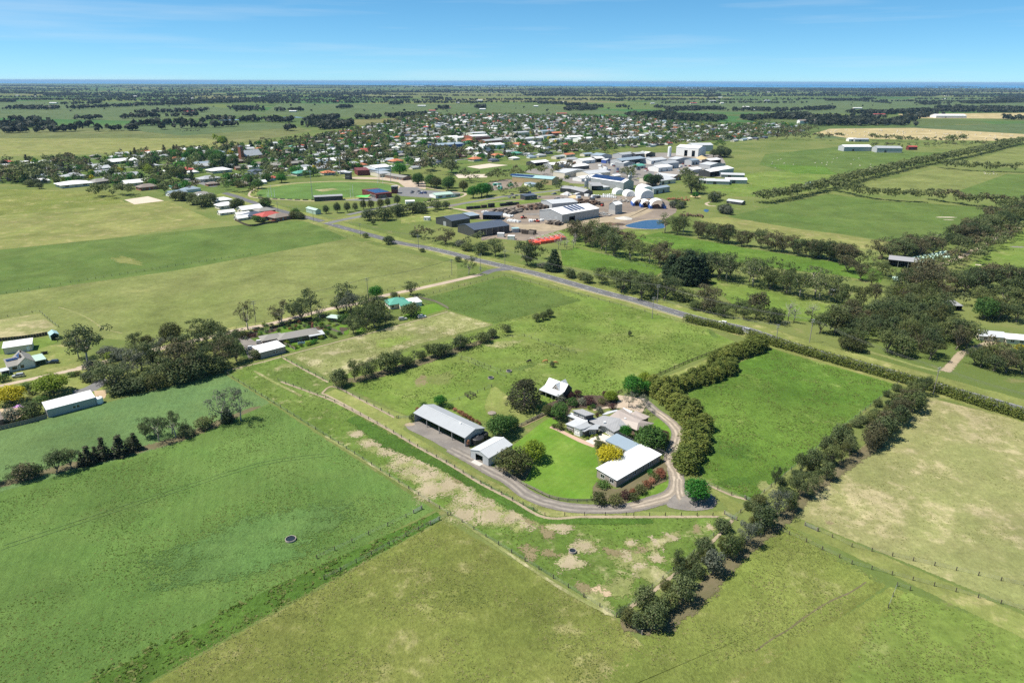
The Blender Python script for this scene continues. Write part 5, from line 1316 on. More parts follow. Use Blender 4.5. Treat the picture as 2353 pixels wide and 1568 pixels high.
for x, y, h, lf in ((380,1365,8, 'leaf_olive'),(440,1375,7, 'leaf_olive'),(330,1340,6, 'leaf_olive'),(1340,1480,9, 'leaf_gum_green'),(1400,1500,9, 'leaf_gum_green'),(1460,1460,9, 'leaf_olive'),(1500,1530,8, 'leaf_gum'),(1600,1540,10, 'leaf_gum_red'),(1680,1500,11, 'leaf_gum'),(1720,1550,9, 'leaf_gum_green'),
     (1290,1350,14, 'leaf_gum_green'),(1220,1330,14, 'leaf_gum'),(1500,1370,8, 'leaf_gum_red'),(1700,1380,4, 'leaf_yellow'),(1600,1400,6, 'leaf_gum_red'),(1420,1120,12, 'leaf_green'),(1480,1100,12, 'leaf_olive'),(1540,1130,11, 'leaf_gum'),(1600,1120,12, 'leaf_gum_green'),(1680,1150,10, 'leaf_gum'),(1400,1010,10, 'leaf_gum_green'),
     (1600,1020,12, 'leaf_gum_green'),(1680,1020,10, 'leaf_olive'),(1280,1020,8, 'leaf_gum'),(760,985,9, 'leaf_lime')):
 kk = pick(R3) if lf in ('leaf_yellow', 'leaf_green', 'leaf_lime') else pick(W3 if lf == 'leaf_olive' else G3)
 plant(kk, lf, gz(r7, x, y), h, 'leafy tree in the grounds of the hidden house', 'tree', 'trees around the hidden house', w=h * RNG.uniform(.9,1.15))
row(ZL(r7,[(330,690),(480,720),(560,820),(640,850),(700,880)]),6.5, G3,['leaf_gum', 'leaf_gum_red', 'leaf_gum_green'],(7.5,10.5), 'gum crowding the near side of the hay shed', 'gums around the hay shed', 3,(0.9,1.1), zig=6)
row(ZL(r7,[(600,660),(720,650),(820,630),(920,620),(1020,600),(1140,590),(1220,580)]),6.0, G3,['leaf_gum', 'leaf_gum', 'leaf_gum_red'],(10,14), 'gum in the belt behind the hay shed', 'belt behind the hay shed', 2.5,(0.8,1.1), zig=4)
row(ZL(r7,[(860,850),(1000,780),(1120,740),(1240,690),(1330,640),(1400,600),(1500,545),(1600,495),(1720,450)]),6.0, G3,['leaf_gum', 'leaf_gum_green', 'leaf_gum_red'],(7.5,10), 'gum in the belt on the paddock side of the farm track', 'belt on the paddock side of the track', 2,(0.85,1.1), zig=4)
row(ZL(r7,[(1220,540),(1340,500),(1450,450),(1540,400),(1620,350),(1740,300),(1860,250)]),5.5, G3,['leaf_gum', 'leaf_gum_green', 'leaf_gum_red'],(12,16), 'gum in the belt on the far side of the farm track', 'belt on the far side of the track', 2.5,(0.8,1.1), zig=4)
row(ZL(r7,[(760,870),(900,900),(1040,920),(1160,930),(1250,920),(1350,890),(1450,900),(1580,910),(1700,920),(1800,920)]),6.0, G3,['leaf_gum', 'leaf_gum_red', 'leaf_gum'],(11,16), 'dark gum in the belt between the wood and open paddock', 'belt between wood and open paddock', 3,(0.85,1.1), zig=5)
row(ZL(s4,[(560,730),(700,715),(850,680),(1020,640),(1150,600),(1350,550),(1600,490),(1800,450),(2060,395),(2240,350),(2353,325)]),4.6, FG, ['leaf_gum', 'leaf_gum_green', 'leaf_gum'],(12,15), 'small dark gum in the long shelter belt crossing the open paddocks', 'long belt crossing the open paddocks', 1.5,(1.0,1.2), zig=3)
row(ZL(s4,[(1080,650),(1250,690),(1450,715),(1640,725)]),5.5, FG, ['leaf_gum', 'leaf_gum_green'],(12,15), 'small gum in the short belt before the gateway gap', 'short belt before the gateway', 1.5,(0.8,1.0), zig=1)
row(ZL(s4,[(1690,705),(1900,735),(2100,760),(2260,765)]),5.0, FG, ['leaf_gum', 'leaf_gum_red'],(12,15), 'small gum in the short belt after the gateway gap', 'short belt after the gateway', 1.5,(0.9,1.1), zig=1.5)
row(ZL(s4,[(1760,490),(1950,510),(2220,520),(2353,525)]),6.0, FG, ['leaf_gum', 'leaf_gum_green'],(12,15), 'small gum in the cross belt beyond the lime paddock', 'cross belt beyond the lime paddock', 2,(0.9,1.1), zig=2)
def hedge(name, path, h, w, label, leaf='leaf_cypress', group=None):
 rng = np.random.default_rng(int(h * 100))
 cl = []
 for p, a in along(path, 1.3):
  for s in (-1,1):
   o = s * w * .22 + rng.normal() * .15
   r = rng.uniform(.42,.62) * w * .6
   x, y = p[0] - o * math.sin(a), p[1] + o * math.cos(a)
   cl.append((x, y, h * .30, r, r, h * .32)); cl.append((x + rng.normal() * .3, y + rng.normal() * .3, h * .70, r * .9, r * .9, h * .30 * rng.uniform(.85,1.2)))
 V, F, L = leaf_cloud(rng, cl, 0.78,0.44, up=.5)
 o = empty(name, (path[0][0], path[0][1],0))
 V = V - np.array([path[0][0], path[0][1],0])
 c = link('foliage', np_mesh('foliage', V, F, M[leaf], {'leaf': L}), o)
 tag(o, label, 'hedge', group)
 return o
hedge('hedge', ZL(r6,[(760,1295),(850,1325),(1000,1355),(1150,1395),(1260,1420)]),3.6,4.2, 'clipped yellow-green hedge below the road beside the passing cars')
hedge('hedge', GL([(1722,775),(1780,793),(1841,811),(1914,832),(1988,853),(2046,869),(2105,886),(2170,905),(2250,931),(2352,963),(2450,992)]),4.2,4.6, 'long yellow-green hedge between the road and the bright paddock')
# ------------------------------------------------------------------ buildings
h1 = zoomer(2230,1600,5.602)
c1 = zoomer(0,1380,9.8)
k1 = zoomer(1000,1260,6.536)
t1 = zoomer(2120,1500,11.2)
def A2(p, q):
 return math.atan2(q[1] - p[1], q[0] - p[0]), math.hypot(q[0] - p[0], q[1] - p[1])
def wall_top(roof, side, t, L, D, h, rise):
 if roof == 'gx' and side in 'lr': return h + rise * (1 - abs(t - D / 2) / (D / 2))
 if roof == 'gy' and side in 'fb': return h + rise * (1 - abs(t - L / 2) / (L / 2))
 if roof == 'sy': return h + rise * (t / D if side in 'lr' else (1 if side == 'b' else 0))
 if roof == 'sx': return h + rise * (t / L if side in 'fb' else (1 if side == 'r' else 0))
 return h
def wall_panel(m, side, roof, L, D, h, rise, holes, th=0.16):
 W = L if side in 'fb' else D
 brk = {0.0, W}
 if roof == 'gx' and side in 'lr' or roof == 'gy' and side in 'fb': brk.add(W / 2)
 hs = [q for q in holes if q[0] == side]
 for q in hs: brk.update((q[1], q[2]))
 brk = sorted(brk)
 def P(t, z, o):
  if side == 'f': return (t, o, z)
  if side == 'b': return (t, D - o, z)
  if side == 'l': return (o, t, z)
  return (L - o, t, z)
 def cell(a, b, za0, zb0, za1, zb1):
  vs = [P(a, za0,0), P(b, zb0,0), P(b, zb1,0), P(a, za1,0), P(a, za0, th), P(b, zb0, th), P(b, zb1, th), P(a, za1, th)]
  m.add(vs, [(0,1,2,3),(7,6,5,4),(0,4,5,1),(1,5,6,2),(2,6,7,3),(3,7,4,0)])
 for a, b in zip(brk[:-1], brk[1:]):
  mid = (a + b) / 2
  cur = sorted([(q[3], q[4]) for q in hs if q[1] < mid < q[2]])
  z = 0.0
  ta, tb = (wall_top(roof, side, t, L, D, h, rise) for t in (a, b))
  for z0, z1 in cur:
   if z0 > z + 0.01: cell(a, b, z, z, z0, z0)
   z = z1
  cell(a, b, z, z, ta, tb)
def roof_slabs(m, roof, L, D, h, rise, ov, t=0.12):
 if roof == 'gx':
  k = rise / (D / 2) * ov
  m.slab([(-ov, -ov, h - k + t),(L + ov, -ov, h - k + t),(L + ov, D / 2, h + rise + t),(-ov, D / 2, h + rise + t)], t)
  m.slab([(-ov, D / 2, h + rise + t),(L + ov, D / 2, h + rise + t),(L + ov, D + ov, h - k + t),(-ov, D + ov, h - k + t)], t)
 elif roof == 'gy':
  k = rise / (L / 2) * ov
  m.slab([(-ov, -ov, h - k + t),(L / 2,-ov, h + rise + t),(L / 2, D + ov, h + rise + t),(-ov, D + ov, h - k + t)], t)
  m.slab([(L / 2,-ov, h + rise + t),(L + ov, -ov, h - k + t),(L + ov, D + ov, h - k + t),(L / 2, D + ov, h + rise + t)], t)
 elif roof == 'sy':
  k = rise / D * ov
  m.slab([(-ov, -ov, h - k + t),(L + ov, -ov, h - k + t),(L + ov, D + ov, h + rise + k + t),(-ov, D + ov, h + rise + k + t)], t)
 elif roof == 'sx':
  k = rise / L * ov
  m.slab([(-ov, -ov, h - k + t),(L + ov, -ov, h + rise + k + t),(L + ov, D + ov, h + rise + k + t),(-ov, D + ov, h - k + t)], t)
 elif roof == 'hip':
  a = min(L, D) / 2 + ov
  e = [(-ov, -ov),(L + ov, -ov),(L + ov, D + ov),(-ov, D + ov)]
  if L >= D: r = [(-ov + a, D / 2),(L + ov - a, D / 2)]
  else: r = [(L / 2,-ov + a),(L / 2, D + ov - a)]
  E = [(x, y, h + 0.02) for x, y in e]; R = [(x, y, h + rise) for x, y in r]
  B = [(x, y, h - t) for x, y in e]
  if L >= D: fs = [(0,1,5,4),(1,2,5),(2,3,4,5),(3,0,4)]
  else: fs = [(0,1,4),(1,2,5,4),(2,3,5),(3,0,4,5)]
  fs += [(6,7,1,0),(7,8,2,1),(8,9,3,2),(9,6,0,3),(9,8,7,6)]
  m.add(E + R + B, fs)
 else:
  m.slab([(-ov, -ov, h + t),(L + ov, -ov, h + t),(L + ov, D + ov, h + t),(-ov, D + ov, h + t)], t)
def opening_parts(parent, loc, rz, holes, L, D, trim, doorm):
 for q in holes:
  side, a, b, z0, z1 = q[:5]
  kind = q[5] if len(q) > 5 else 'window'
  if kind == 'open': continue
  W, H = b - a, z1 - z0
  ox, oy, r = {'f': (a, 0,0), 'b': (b, D, math.pi), 'l': (0, b, -math.pi / 2), 'r': (L, a, math.pi / 2)}[side]
  wl = Matrix.Rotation(rz, 4, 'Z') @ Vector((ox, oy, 0))
  pos = (loc[0] + wl.x, loc[1] + wl.y, loc[2] + z0)
  if kind == 'window':
   m = MB(); f = 0.09
   m.box(-f, W + f, -0.05,0.06,-f, 0); m.box(-f, W + f, -0.05,0.06, H, H + f)
   m.box(-f, 0,-0.05,0.06,0, H); m.box(W, W + f, -0.05,0.06,0, H)
   if W > 1.1:
    for c in range(1, int(round(W / 0.95))):
     xx = W * c / int(round(W / 0.95)); m.box(xx - .03, xx + .03,-0.02,0.06,0, H)
   fr = m.build('window', trim, parent, pos, rz + r)
   p = MB(); p.box(0, W, 0.07,0.10,0, H); p.build('pane', M['glass'], fr)
  else:
   m = MB(); m.box(0.01, W - .01,0.04,0.10,0, H)
   m.build('roller_door' if kind == 'roller' else 'door', doorm, parent, pos, rz + r)
def volume(parent, loc, rz, L, D, h, roof='gx', rise=1.2, ov=0.35, wall='wall_cream', roofm='roof_zinc', holes=(), open_sides='', posts=(), trim='trim', door='wall_grey', floor=True):
 m = MB()
 for s in 'fblr':
  if s not in open_sides: wall_panel(m, s, roof, L, D, h, rise, holes)
  if open_sides and m.v:
   m.build('wall', M[wall], parent, loc, rz); m = MB()
 if m.v: m.build('wall', M[wall], parent, loc, rz)
 r = MB(); roof_slabs(r, roof, L, D, h, rise, ov)
 ro = r.build('roof', M[roofm], parent, loc, rz)
 opening_parts(parent, loc, rz, holes, L, D, M[trim], M[door])
 for (x, y) in posts:
  p = MB(); p.box(x - .12, x + .12, y - .12, y + .12,0, wall_top(roof, 'l', min(max(y, 0), D), L, D, h, rise) if roof in ('gx', 'sy') else h)
  p.build('post', M['steel'], parent, loc, rz)
 return ro
def bld(name, label, cat, p0, p1, D, h, group=None, **kw):
 rz, L = A2(p0, p1)
 o = empty(name, (p0[0], p0[1],0), rz)
 tag(o, label, cat, group)
 volume(o, (0,0,0),0, L, D, h, **kw)
 return o, L
def corner(f, c, r, l):
 C_, R_, L_ = gz(f, *c), gz(f, *r), gz(f, *l)
 a, _ = A2(C_, R_)
 return C_, R_, max(2.0,-(L_[0] - C_[0]) * math.sin(a) + (L_[1] - C_[1]) * math.cos(a))
def solar(parent, L, D, h, rise, roof, x0, y0, nx, ny, pw=1.0, ph=1.65, gap=0.06, loc=(0,0,0), rz=0.0, back=False):
 half = D / 2 if roof == 'gx' else L / 2 if roof == 'gy' else D
 sl = rise / half
 m = MB()
 c = math.atan(sl)
 m.box(0, pw, 0, ph, 0,0.05)
 me = m.mesh('solar_panel', M['solar'])
 for i in range(nx):
  for j in range(ny):
   o = link('solar_panel', me, parent)
   if roof in ('gx', 'sy'):
    y = y0 + j * (ph + gap)
    q = Vector((x0 + i * (pw + gap), y * math.cos(c), h + y * math.sin(c) + 0.22))
    o.rotation_euler = (c, 0, rz)
   else:
    x = y0 + j * (ph + gap)
    q = Vector((x * math.cos(c), x0 + i * (pw + gap) + pw, h + x * math.sin(c) + 0.22))
    o.rotation_euler = (c, 0, rz - math.pi / 2)
    e = (Matrix.Rotation(rz - math.pi / 2,3, 'Z') @ Matrix.Rotation(c, 3, 'X')).to_euler()
    o.rotation_euler = e
   w = Matrix.Rotation(rz, 3, 'Z') @ q
   o.location = (loc[0] + w.x, loc[1] + w.y, loc[2] + w.z)
# ---- machinery shed: four open bays
p0, p1 = gz(r1,408,868), gz(r1,932,1132)
rz, L = A2(p0, p1)
D = 9.6
shed = empty('machinery_shed', (p0[0], p0[1],0), rz)
tag(shed, 'long grey metal machinery shed with four open bays beside the gravel yard', 'shed')
volume(shed, (0,0,0),0, L, D, 3.7, 'gx', 1.5,0.3, 'wall_grey', 'roof_zinc', open_sides='f', posts=[(L * k / 4,0.15) for k in range(5)])
m = MB(); m.box(-.1, L + .1,.02,.22,3.45,3.68); m.build('beam', M['dark_trim'], shed)
for k in range(1,4):
 m = MB(); m.slab([(L * k / 4 - .08,.3,3.72),(L * k / 4 + .08,.3,3.72),(L * k / 4 + .08, D / 2,5.15),(L * k / 4 - .08, D / 2,5.15)],.25); m.slab([(L * k / 4 - .08, D / 2,5.15),(L * k / 4 + .08, D / 2,5.15),(L * k / 4 + .08, D - .2,3.72),(L * k / 4 - .08, D - .2,3.72)],.25)
 m.build('rafter', M['steel'], shed)
m = MB(); m.box(-.35, L + .35, D / 2 - .22, D / 2 + .22,5.30,5.37); m.build('ridge_cap', M['roof_pale'], shed)
m = MB(); m.box(L * .74, L * .77, D * .42, D * .47,5.1,5.5); m.build('roof_vent', M['trim'], shed)
# ---- small zinc shed with an open roller door
p0, p1 = gz(r1,990,1245), gz(r1,1178,1335)
rz, L = A2(p0, p1)
D = 12.0
s = empty('small_shed', (p0[0], p0[1],0), rz)
tag(s, 'pale zinc gabled shed with an open doorway facing the drive', 'shed')
volume(s, (0,0,0),0, L, D, 3.1, 'gy', 1.25,0.15, 'wall_zinc', 'roof_pale', holes=[('f', L * .28, L * .68,0,2.7, 'open'),('r', 3.0,4.2,1.1,2.0)])
m = MB(); m.box(L / 2 - .2, L / 2 + .2,-.2, D + .2,4.44,4.51); m.build('ridge_cap', M['roof_white'], s)
m = MB(); m.box(L * .24, L * .72,-2.0,-.05,-.02,.10); m.build('apron', M['concrete'], s)
# ---- stable with white gables
p0, p1 = gz(t1,385,850), gz(t1,1130,1130)
rz, L = A2(p0, p1)
L = 9.6
s = empty('stable', (p0[0], p0[1],0), rz)
tag(s, 'white-roofed stable with cross gable and open lean-to front', 'stable')
volume(s, (0,0,0),0, L, 3.4,2.35, 'sy', 0.8,0.25, 'wall_taupe', 'roof_pale', open_sides='fb', posts=[(0.15,.15),(L / 3,.15),(2 * L / 3,.15),(L - .15,.15)])
volume(s, (0,3.4,0),0, L, 5.6,2.9, 'gx', 2.7,0.2, 'wall_dark', 'roof_white', holes=[('f', .6,2.2,0,2.1, 'door'),('f', 3.0,4.6,0,2.1, 'door'),('f', 5.4,7.0,0,2.1, 'door')], door='timber')
volume(s, (L * .42,3.1,0),0,3.6,6.2,3.2, 'gy', 2.5,0.15, 'wall_taupe', 'roof_white', holes=[('f', 1.4,2.2,3.4,4.3)], trim='trim')
# ---- long white-roofed wing of the homestead with its blue-grey link
hs_o = gz(r2,942,1295)
home = empty('homestead', (hs_o[0], hs_o[1],0))
tag(home, 'sprawling homestead with grey, beige, pale blue and white roofs', 'house')
p1 = gz(r2,1400,1025)
rz, L = A2(hs_o, p1)
D = 8.2
hol = [('f', 4.4 + k, 5.1 + k, 1.0,2.3) for k in (0,.95)] + [('f', 8.4,9.1,1.0,2.3),('f', 9.3,10.0,1.0,2.3),('f', 13.3,14.1,.5,2.3),('f', 16.2,16.9,.8,2.3),('f', 17.2,17.9,.8,2.3),('f', 18.2,18.9,.8,2.3),('f', 21.2,21.8,1.0,2.2),
  ('l', 1.2,2.7,.9,2.2),('l', 5.0,6.5,.9,2.2)]
volume(home, (0,0,0), rz, L, D, 2.75, 'sy', 0.55,0.3, 'wall_taupe', 'roof_white', holes=hol)
def rel(p, o=hs_o, z=0): return (p[0] - o[0], p[1] - o[1], z)
q0, q1 = gz(r2,826,872), gz(r2,1064,990)
rz2, L2 = A2(q0, q1)
volume(home, rel(q0), rz2, L2 + 2.0,6.0,2.7, 'sy', 0.35,0.2, 'wall_white', 'roof_blue', holes=[('f', L2 - 3.4 + k * 1.1, L2 - 2.5 + k * 1.1,.1,2.2) for k in range(3)] + [('f', 1.0,2.0,.1,2.2),('f', 2.4,3.4,.1,2.2)], trim='trim')
for (ax, ay, bx_, by, w) in ((1330,905,1425,955,2.2),(930,730,1110,820,1.6)):
 a, b = gz(r2, ax, ay, 2.5), gz(r2, bx_, by, 2.5)
 an, ln = A2(a, b)
 m = MB(); m.box(0, ln, -.06,.06,2.4,2.6); m.box(0, ln, w - .06, w + .06,2.4,2.6)
 for k in range(int(ln / .9) + 1): m.box(k * .9 - .05, k * .9 + .05,-.2, w + .2,2.6,2.72)
 for x in (0.1, ln - .1):
  for y in (0, w): m.box(x - .06, x + .06, y - .06, y + .06,0,2.4)
 m.build('pergola', M['dark_trim'], home, rel(a), an)
def facets(name, f, polys, mat, t=0.16, parent=home, o=hs_o):
 m = MB()
 for poly in polys:
  P = [(*gz(f, x, y, z), z) for x, y, z in poly]
  if area2([(p[0], p[1]) for p in P]) < 0: P.reverse()
  m.slab([(p[0] - o[0], p[1] - o[1], p[2]) for p in P], t)
 return m.build(name, M[mat], parent)
def body(f, poly, ze, ztop, mat, inset_=0.35, parent=home, o=hs_o):
 P = [gz(f, x, y, ze) for x, y in poly]
 P = inset(P, inset_)
 m = MB(); m.prism([(x - o[0], y - o[1]) for x, y in P],0, ztop)
 m.build('wall', M[mat], parent)
 return P
facets('roof', h1,[[(1135,343,3.3),(1375,390,4.0),(1035,562,3.1),(945,548,2.8),(825,517,2.7),(652,428,2.7),(765,360,2.9),(840,390,3.0),(1000,318,3.1)],[(1375,390,4.0),(1537,550,2.9),(1240,697,2.65),(1035,562,3.1)]], 'roof_grey')
facets('roof', h1,[[(1375,390,4.0),(1135,343,3.3),(1330,200,4.0),(1640,345,4.3),(1850,430,4.3),(1782,490,4.2),(1748,655,2.7),(1537,560,2.8)],
     [(1850,430,4.3),(2142,494,2.7),(1752,655,2.7),(1782,490,4.2)],[(1640,345,4.32),(1330,200,4.0),(1440,160,2.8),(1600,265,2.8),(1930,405,2.9),(1850,430,4.32)],
     [(1595,278,3.0),(1720,215,3.6),(2042,346,2.7),(1937,405,2.7),(1650,345,3.0)]], 'roof_beige')
facets('roof', h1,[[(970,300,2.9),(1090,235,2.9),(1320,190,3.6),(1310,220,3.6),(1070,300,3.0)]], 'roof_pale')
facets('roof', h1,[[(1440,145,2.5),(1660,232,2.5),(1600,270,2.4),(1430,200,2.4)]], 'roof_white')
facets('roof', h1,[[(195,325,2.75),(285,253,3.1),(648,405,3.1),(648,455,2.85),(375,402,2.8)],[(150,512,2.6),(375,402,2.8),(648,455,2.85),(388,566,2.7),(330,576,2.65)]], 'roof_pale')
facets('roof', h1,[[(335,580,3.2),(388,566,3.1),(650,458,2.9),(670,500,2.9),(742,545,2.95),(570,622,3.1),(480,633,3.2)],[(515,657,2.65),(750,545,2.9),(830,514,3.0),(945,548,2.85),(885,582,2.7),(890,632,2.6),(680,637,2.6),(576,686,2.6)]], 'roof_zinc')
facets('roof', h1,[[(300,208,5.0),(535,178,5.2),(815,290,5.0),(610,332,4.8)]], 'roof_grey', 0.22)
body(h1,[(300,208),(535,178),(815,290),(610,332)],4.8,4.72, 'wall_dark', 0.3)
body(h1,[(195,325),(285,255),(648,405),(648,455),(375,402)],2.7,2.62, 'wall_taupe')
Wp = body(h1,[(150,512),(375,402),(648,455),(388,566),(330,576)],2.6,2.46, 'wall_taupe')
W3p = body(h1,[(335,580),(388,566),(650,458),(742,545),(570,622),(480,633)],3.1,2.74, 'wall_white', 0.15)
W4p = body(h1,[(515,657),(750,545),(945,548),(885,582),(890,632),(680,637),(576,686)],2.6,2.42, 'wall_dark')
W5p = body(h1,[(652,428),(765,360),(1135,343),(1375,390),(1537,550),(1240,697),(1035,562),(945,548),(825,517)],2.7,2.46, 'wall_grey', 0.4)
body(h1,[(1375,400),(1537,560),(1748,655),(2142,494),(1850,430),(1640,350),(1440,160),(1330,200),(1150,345)],2.75,2.5, 'wall_brown', 0.5)
body(h1,[(1595,278),(1720,215),(2042,346),(1937,405),(1650,345)],2.7,2.5, 'wall_brown', 0.4)
def wall_windows(f, a, b, spans, z0, z1, parent=home, o=hs_o, off=0.0):
 pa, pb = gz(f, *a), gz(f, *b)
 an, ln = A2(pa, pb)
 nrm = (math.sin(an),-math.cos(an))
 base = (pa[0] - o[0] + nrm[0] * off, pa[1] - o[1] + nrm[1] * off)
 for s0, s1 in spans:
  opening_parts(parent, (base[0], base[1],0), an, [('f', s0 * ln, s1 * ln, z0, z1, 'window')], ln, 1, M['trim'], M['trim'])
def line_windows(P, i, j, spans, z0, z1, parent=home, o=hs_o, off=0.06):
 pa, pb = P[i], P[j]
 an, ln = A2(pa, pb)
 for s0, s1 in spans:
  opening_parts(parent, (pa[0] - o[0] + math.sin(an) * off, pa[1] - o[1] - math.cos(an) * off, 0), an, [('f', s0 * ln, s1 * ln, z0, z1, 'window')], ln, 1, M['trim'], M['trim'])
line_windows(Wp, 0,4,[(.12,.38),(.45,.95)],1.4,2.1)
line_windows(W3p, 0,5,[(.12,.92)],1.1,2.3, off=.06)
line_windows(W4p, 5,4,[(.18,.30),(.42,.54),(.66,.78)],.6,2.1)
line_windows(W5p, 6,5,[(.05,.2),(.24,.39),(.43,.58),(.62,.76)],.1,2.25)
pA = [gz(h1, x, y, 4.8) for x, y in ((300,208),(610,332))]
line_windows(pA, 0,1,[(.15,.42),(.55,.84)],3.55,4.25, off=-.2)
for x, y, z in ((1030,480,3.4),(1490,400,4.0)):
 m = MB(); m.box(-.35,.35,-.35,.35,-.3,.35); p = gz(h1, x, y, z); m.build('roof_vent', M['trim'], home, rel(p, z=z))
m = MB(); m.lathe([(.05,0),(.05,.6)],6); m.lathe([(.1,.6),(.45,.75),(.5,.78)],12); p = gz(h1,1375,570,3.1); m.build('satellite_dish', M['steel'], home, rel(p, z=2.9))
# ---- cottage with solar panels
p0, p1 = gz(c1,395,1045), gz(c1,1405,815)
rz, L = A2(p0, p1)
ct = empty('cottage', (p0[0], p0[1],0), rz)
tag(ct, 'pale cottage with grey tiled gable roof, solar panels and green verandah', 'house')
volume(ct, (3.4,0,0),0, L - 3.4,12.0,2.7, 'gy', 2.5,0.35, 'wall_white', 'roof_tile', holes=[('f', .9,2.0,.9,2.1)], trim='dark_trim')
volume(ct, (-.2,.1,0),0,4.5,7.0,2.6, 'sy', 1.5,0.3, 'wall_white', 'roof_tile', holes=[('f', 1.4,3.0,.9,2.0)], trim='dark_trim')
solar(ct, L - 3.4,12,2.85,2.5, 'gy', 5.0,1.3,4,1,1.1,1.9, loc=(3.4,0,0))
solar(ct, 4.5,7.0,2.75,1.5, 'sy', 0.3,4.4,4,1,1.0,1.7, loc=(-.2,.1,0))
volume(ct, (L + .1,.4,0),0,4.4,9.0,2.3, 'sx', 0.0,0.1, 'wall_dark', 'roof_palegreen', open_sides='rf', posts=[(4.2,.2),(4.2,4.5),(4.2,8.8),(.2,.2)])
m = MB(); m.box(0,.7,0,.7,3.5,6.0); m.build('chimney', M['wall_brown'], ct, (L * .52,3.6,0))
m = MB(); m.box(0,.6,0,.6,3.5,6.1); m.build('chimney', M['wall_brown'], ct, (L * .64,8.6,0))
o, _ = bld('porch', 'small white-roofed porch beside the cottage end', 'porch', gz(c1,90,1200), gz(c1,400,1130),4.0,2.2, roof='flat', wall='wall_cream', roofm='roof_pale', open_sides='f', ov=.2)
p0, p1 = gz(r3,38,868), gz(r3,275,832)
o, L = bld('garage', 'white garage with flat bright roof behind the cottage', 'garage', p0, p1,7.5,3.2, roof='sy', rise=.5, wall='wall_cream', roofm='roof_white', holes=[('l', 2,5,0,2.6, 'roller')], door='wall_grey')
o, L = bld('garden_shed', 'green gabled garden shed with an open dark front', 'shed', gz(r3,430,752), gz(r3,500,738),6.0,2.6, roof='gy', rise=1.0, wall='roof_palegreen', roofm='roof_teal', open_sides='f', ov=.2)
p0, p1 = gz(r3,405,1395), gz(r3,808,1288)
o, L = bld('long_shed', 'long grey shed with white roof on the edge of the crop', 'shed', p0, p1,7.2,3.3, roof='sy', rise=.55, wall='wall_grey', roofm='roof_white', holes=[('f', 8.4,9.4,1.1,2.1),('f', 9.7,10.7,1.1,2.1)], ov=.15)
bld('cottage', 'dark-roofed house end beside the paling fence', 'house', gz(r3,-60,1480), gz(r3,35,1455),7,2.6, roof='gx', rise=1.6, wall='wall_brown', roofm='roof_brown', holes=[('f', 1,2,1,2)])
# ---- brown house
p0, p1 = gz(k1,770,755), gz(k1,1860,560)
rz, L = A2(p0, p1)
bh = empty('brown_house', (p0[0], p0[1],0), rz)
tag(bh, 'low brown-roofed brick house with a pale metal verandah roof', 'house')
volume(bh, (0,0,0),0, L - 1.0,8.4,2.5, 'hip', 1.7,.6, 'wall_brown', 'roof_tile', holes=[('f', 5,6.6,.9,2.0),('f', 9,10.6,.9,2.0)])
volume(bh, (-7.2,3.0,0),0,9.5,7.0,2.45, 'hip', 1.5,.6, 'wall_brown', 'roof_tile', holes=[('l', 1,2.4,.9,2.0),('f', 1,3,.9,2.0),('f', 4,6,.9,2.0)])
volume(bh, (L - 6.5,-2.2,0),0,7.6,5.0,2.2, 'sy', .5,.1, 'wall_grey', 'roof_pale', open_sides='flb', posts=[(.2,.2),(3.8,.2),(7.4,.2)])
m = MB(); m.box(0,.8,0,.6,2.5,5.3); m.build('chimney', M['wall_brick'], bh, (L - 2.4,7.6,0))
o, _ = bld('garage', 'white-roofed brown garage beside the brown house', 'garage', gz(k1,275,1130), gz(k1,928,958),9.0,3.1, roof='sy', rise=.4, wall='wall_taupe', roofm='roof_white', holes=[('f', 6,7,1,2),('f', 7.3,8.3,1,2)], ov=.15)
bld('garden_pavilion', 'square garden pavilion with pale hipped roof', 'pavilion', gz(r4,1062,590), gz(r4,1150,600),4.2,2.3, roof='hip', rise=1.1, ov=.5, wall='wall_brown', roofm='roof_palegreen', holes=[('f', .5,1.3,.8,1.8),('f', 1.8,2.6,.8,1.8)])
# ---- green-roofed house
p0, p1 = gz(r4,1600,505), gz(r4,1830,470)
rz, L = A2(p0, p1)
gh = empty('green_roofed_house', (p0[0], p0[1],0), rz)
tag(gh, 'cream house with bright green metal roof beside the gravel road', 'house')
volume(gh, (0,3,0),0,11,9.5,2.8, 'hip', 2.4,.6, 'wall_cream', 'roof_green', holes=[('f', 1,2.2,.8,2.1),('l', 2,3.4,.8,2.1),('l', 5.5,7,.8,2.1)])
volume(gh, (5,-.4,0),0,7,4.2,2.5, 'gx', 1.0,.4, 'wall_cream', 'roof_green', holes=[('f', 2,3.4,.8,2.0)])
volume(gh, (10.4,1.5,0),0,8.0,8.0,2.4, 'sy', .4,.2, 'wall_white', 'roof_white', holes=[('f', 2,4,.1,2.1)])
m = MB(); m.box(-.3,.3,-.3,.3,4.2,6.2); m.build('chimney', M['wall_brick'], gh, (7.4,8.2,0))
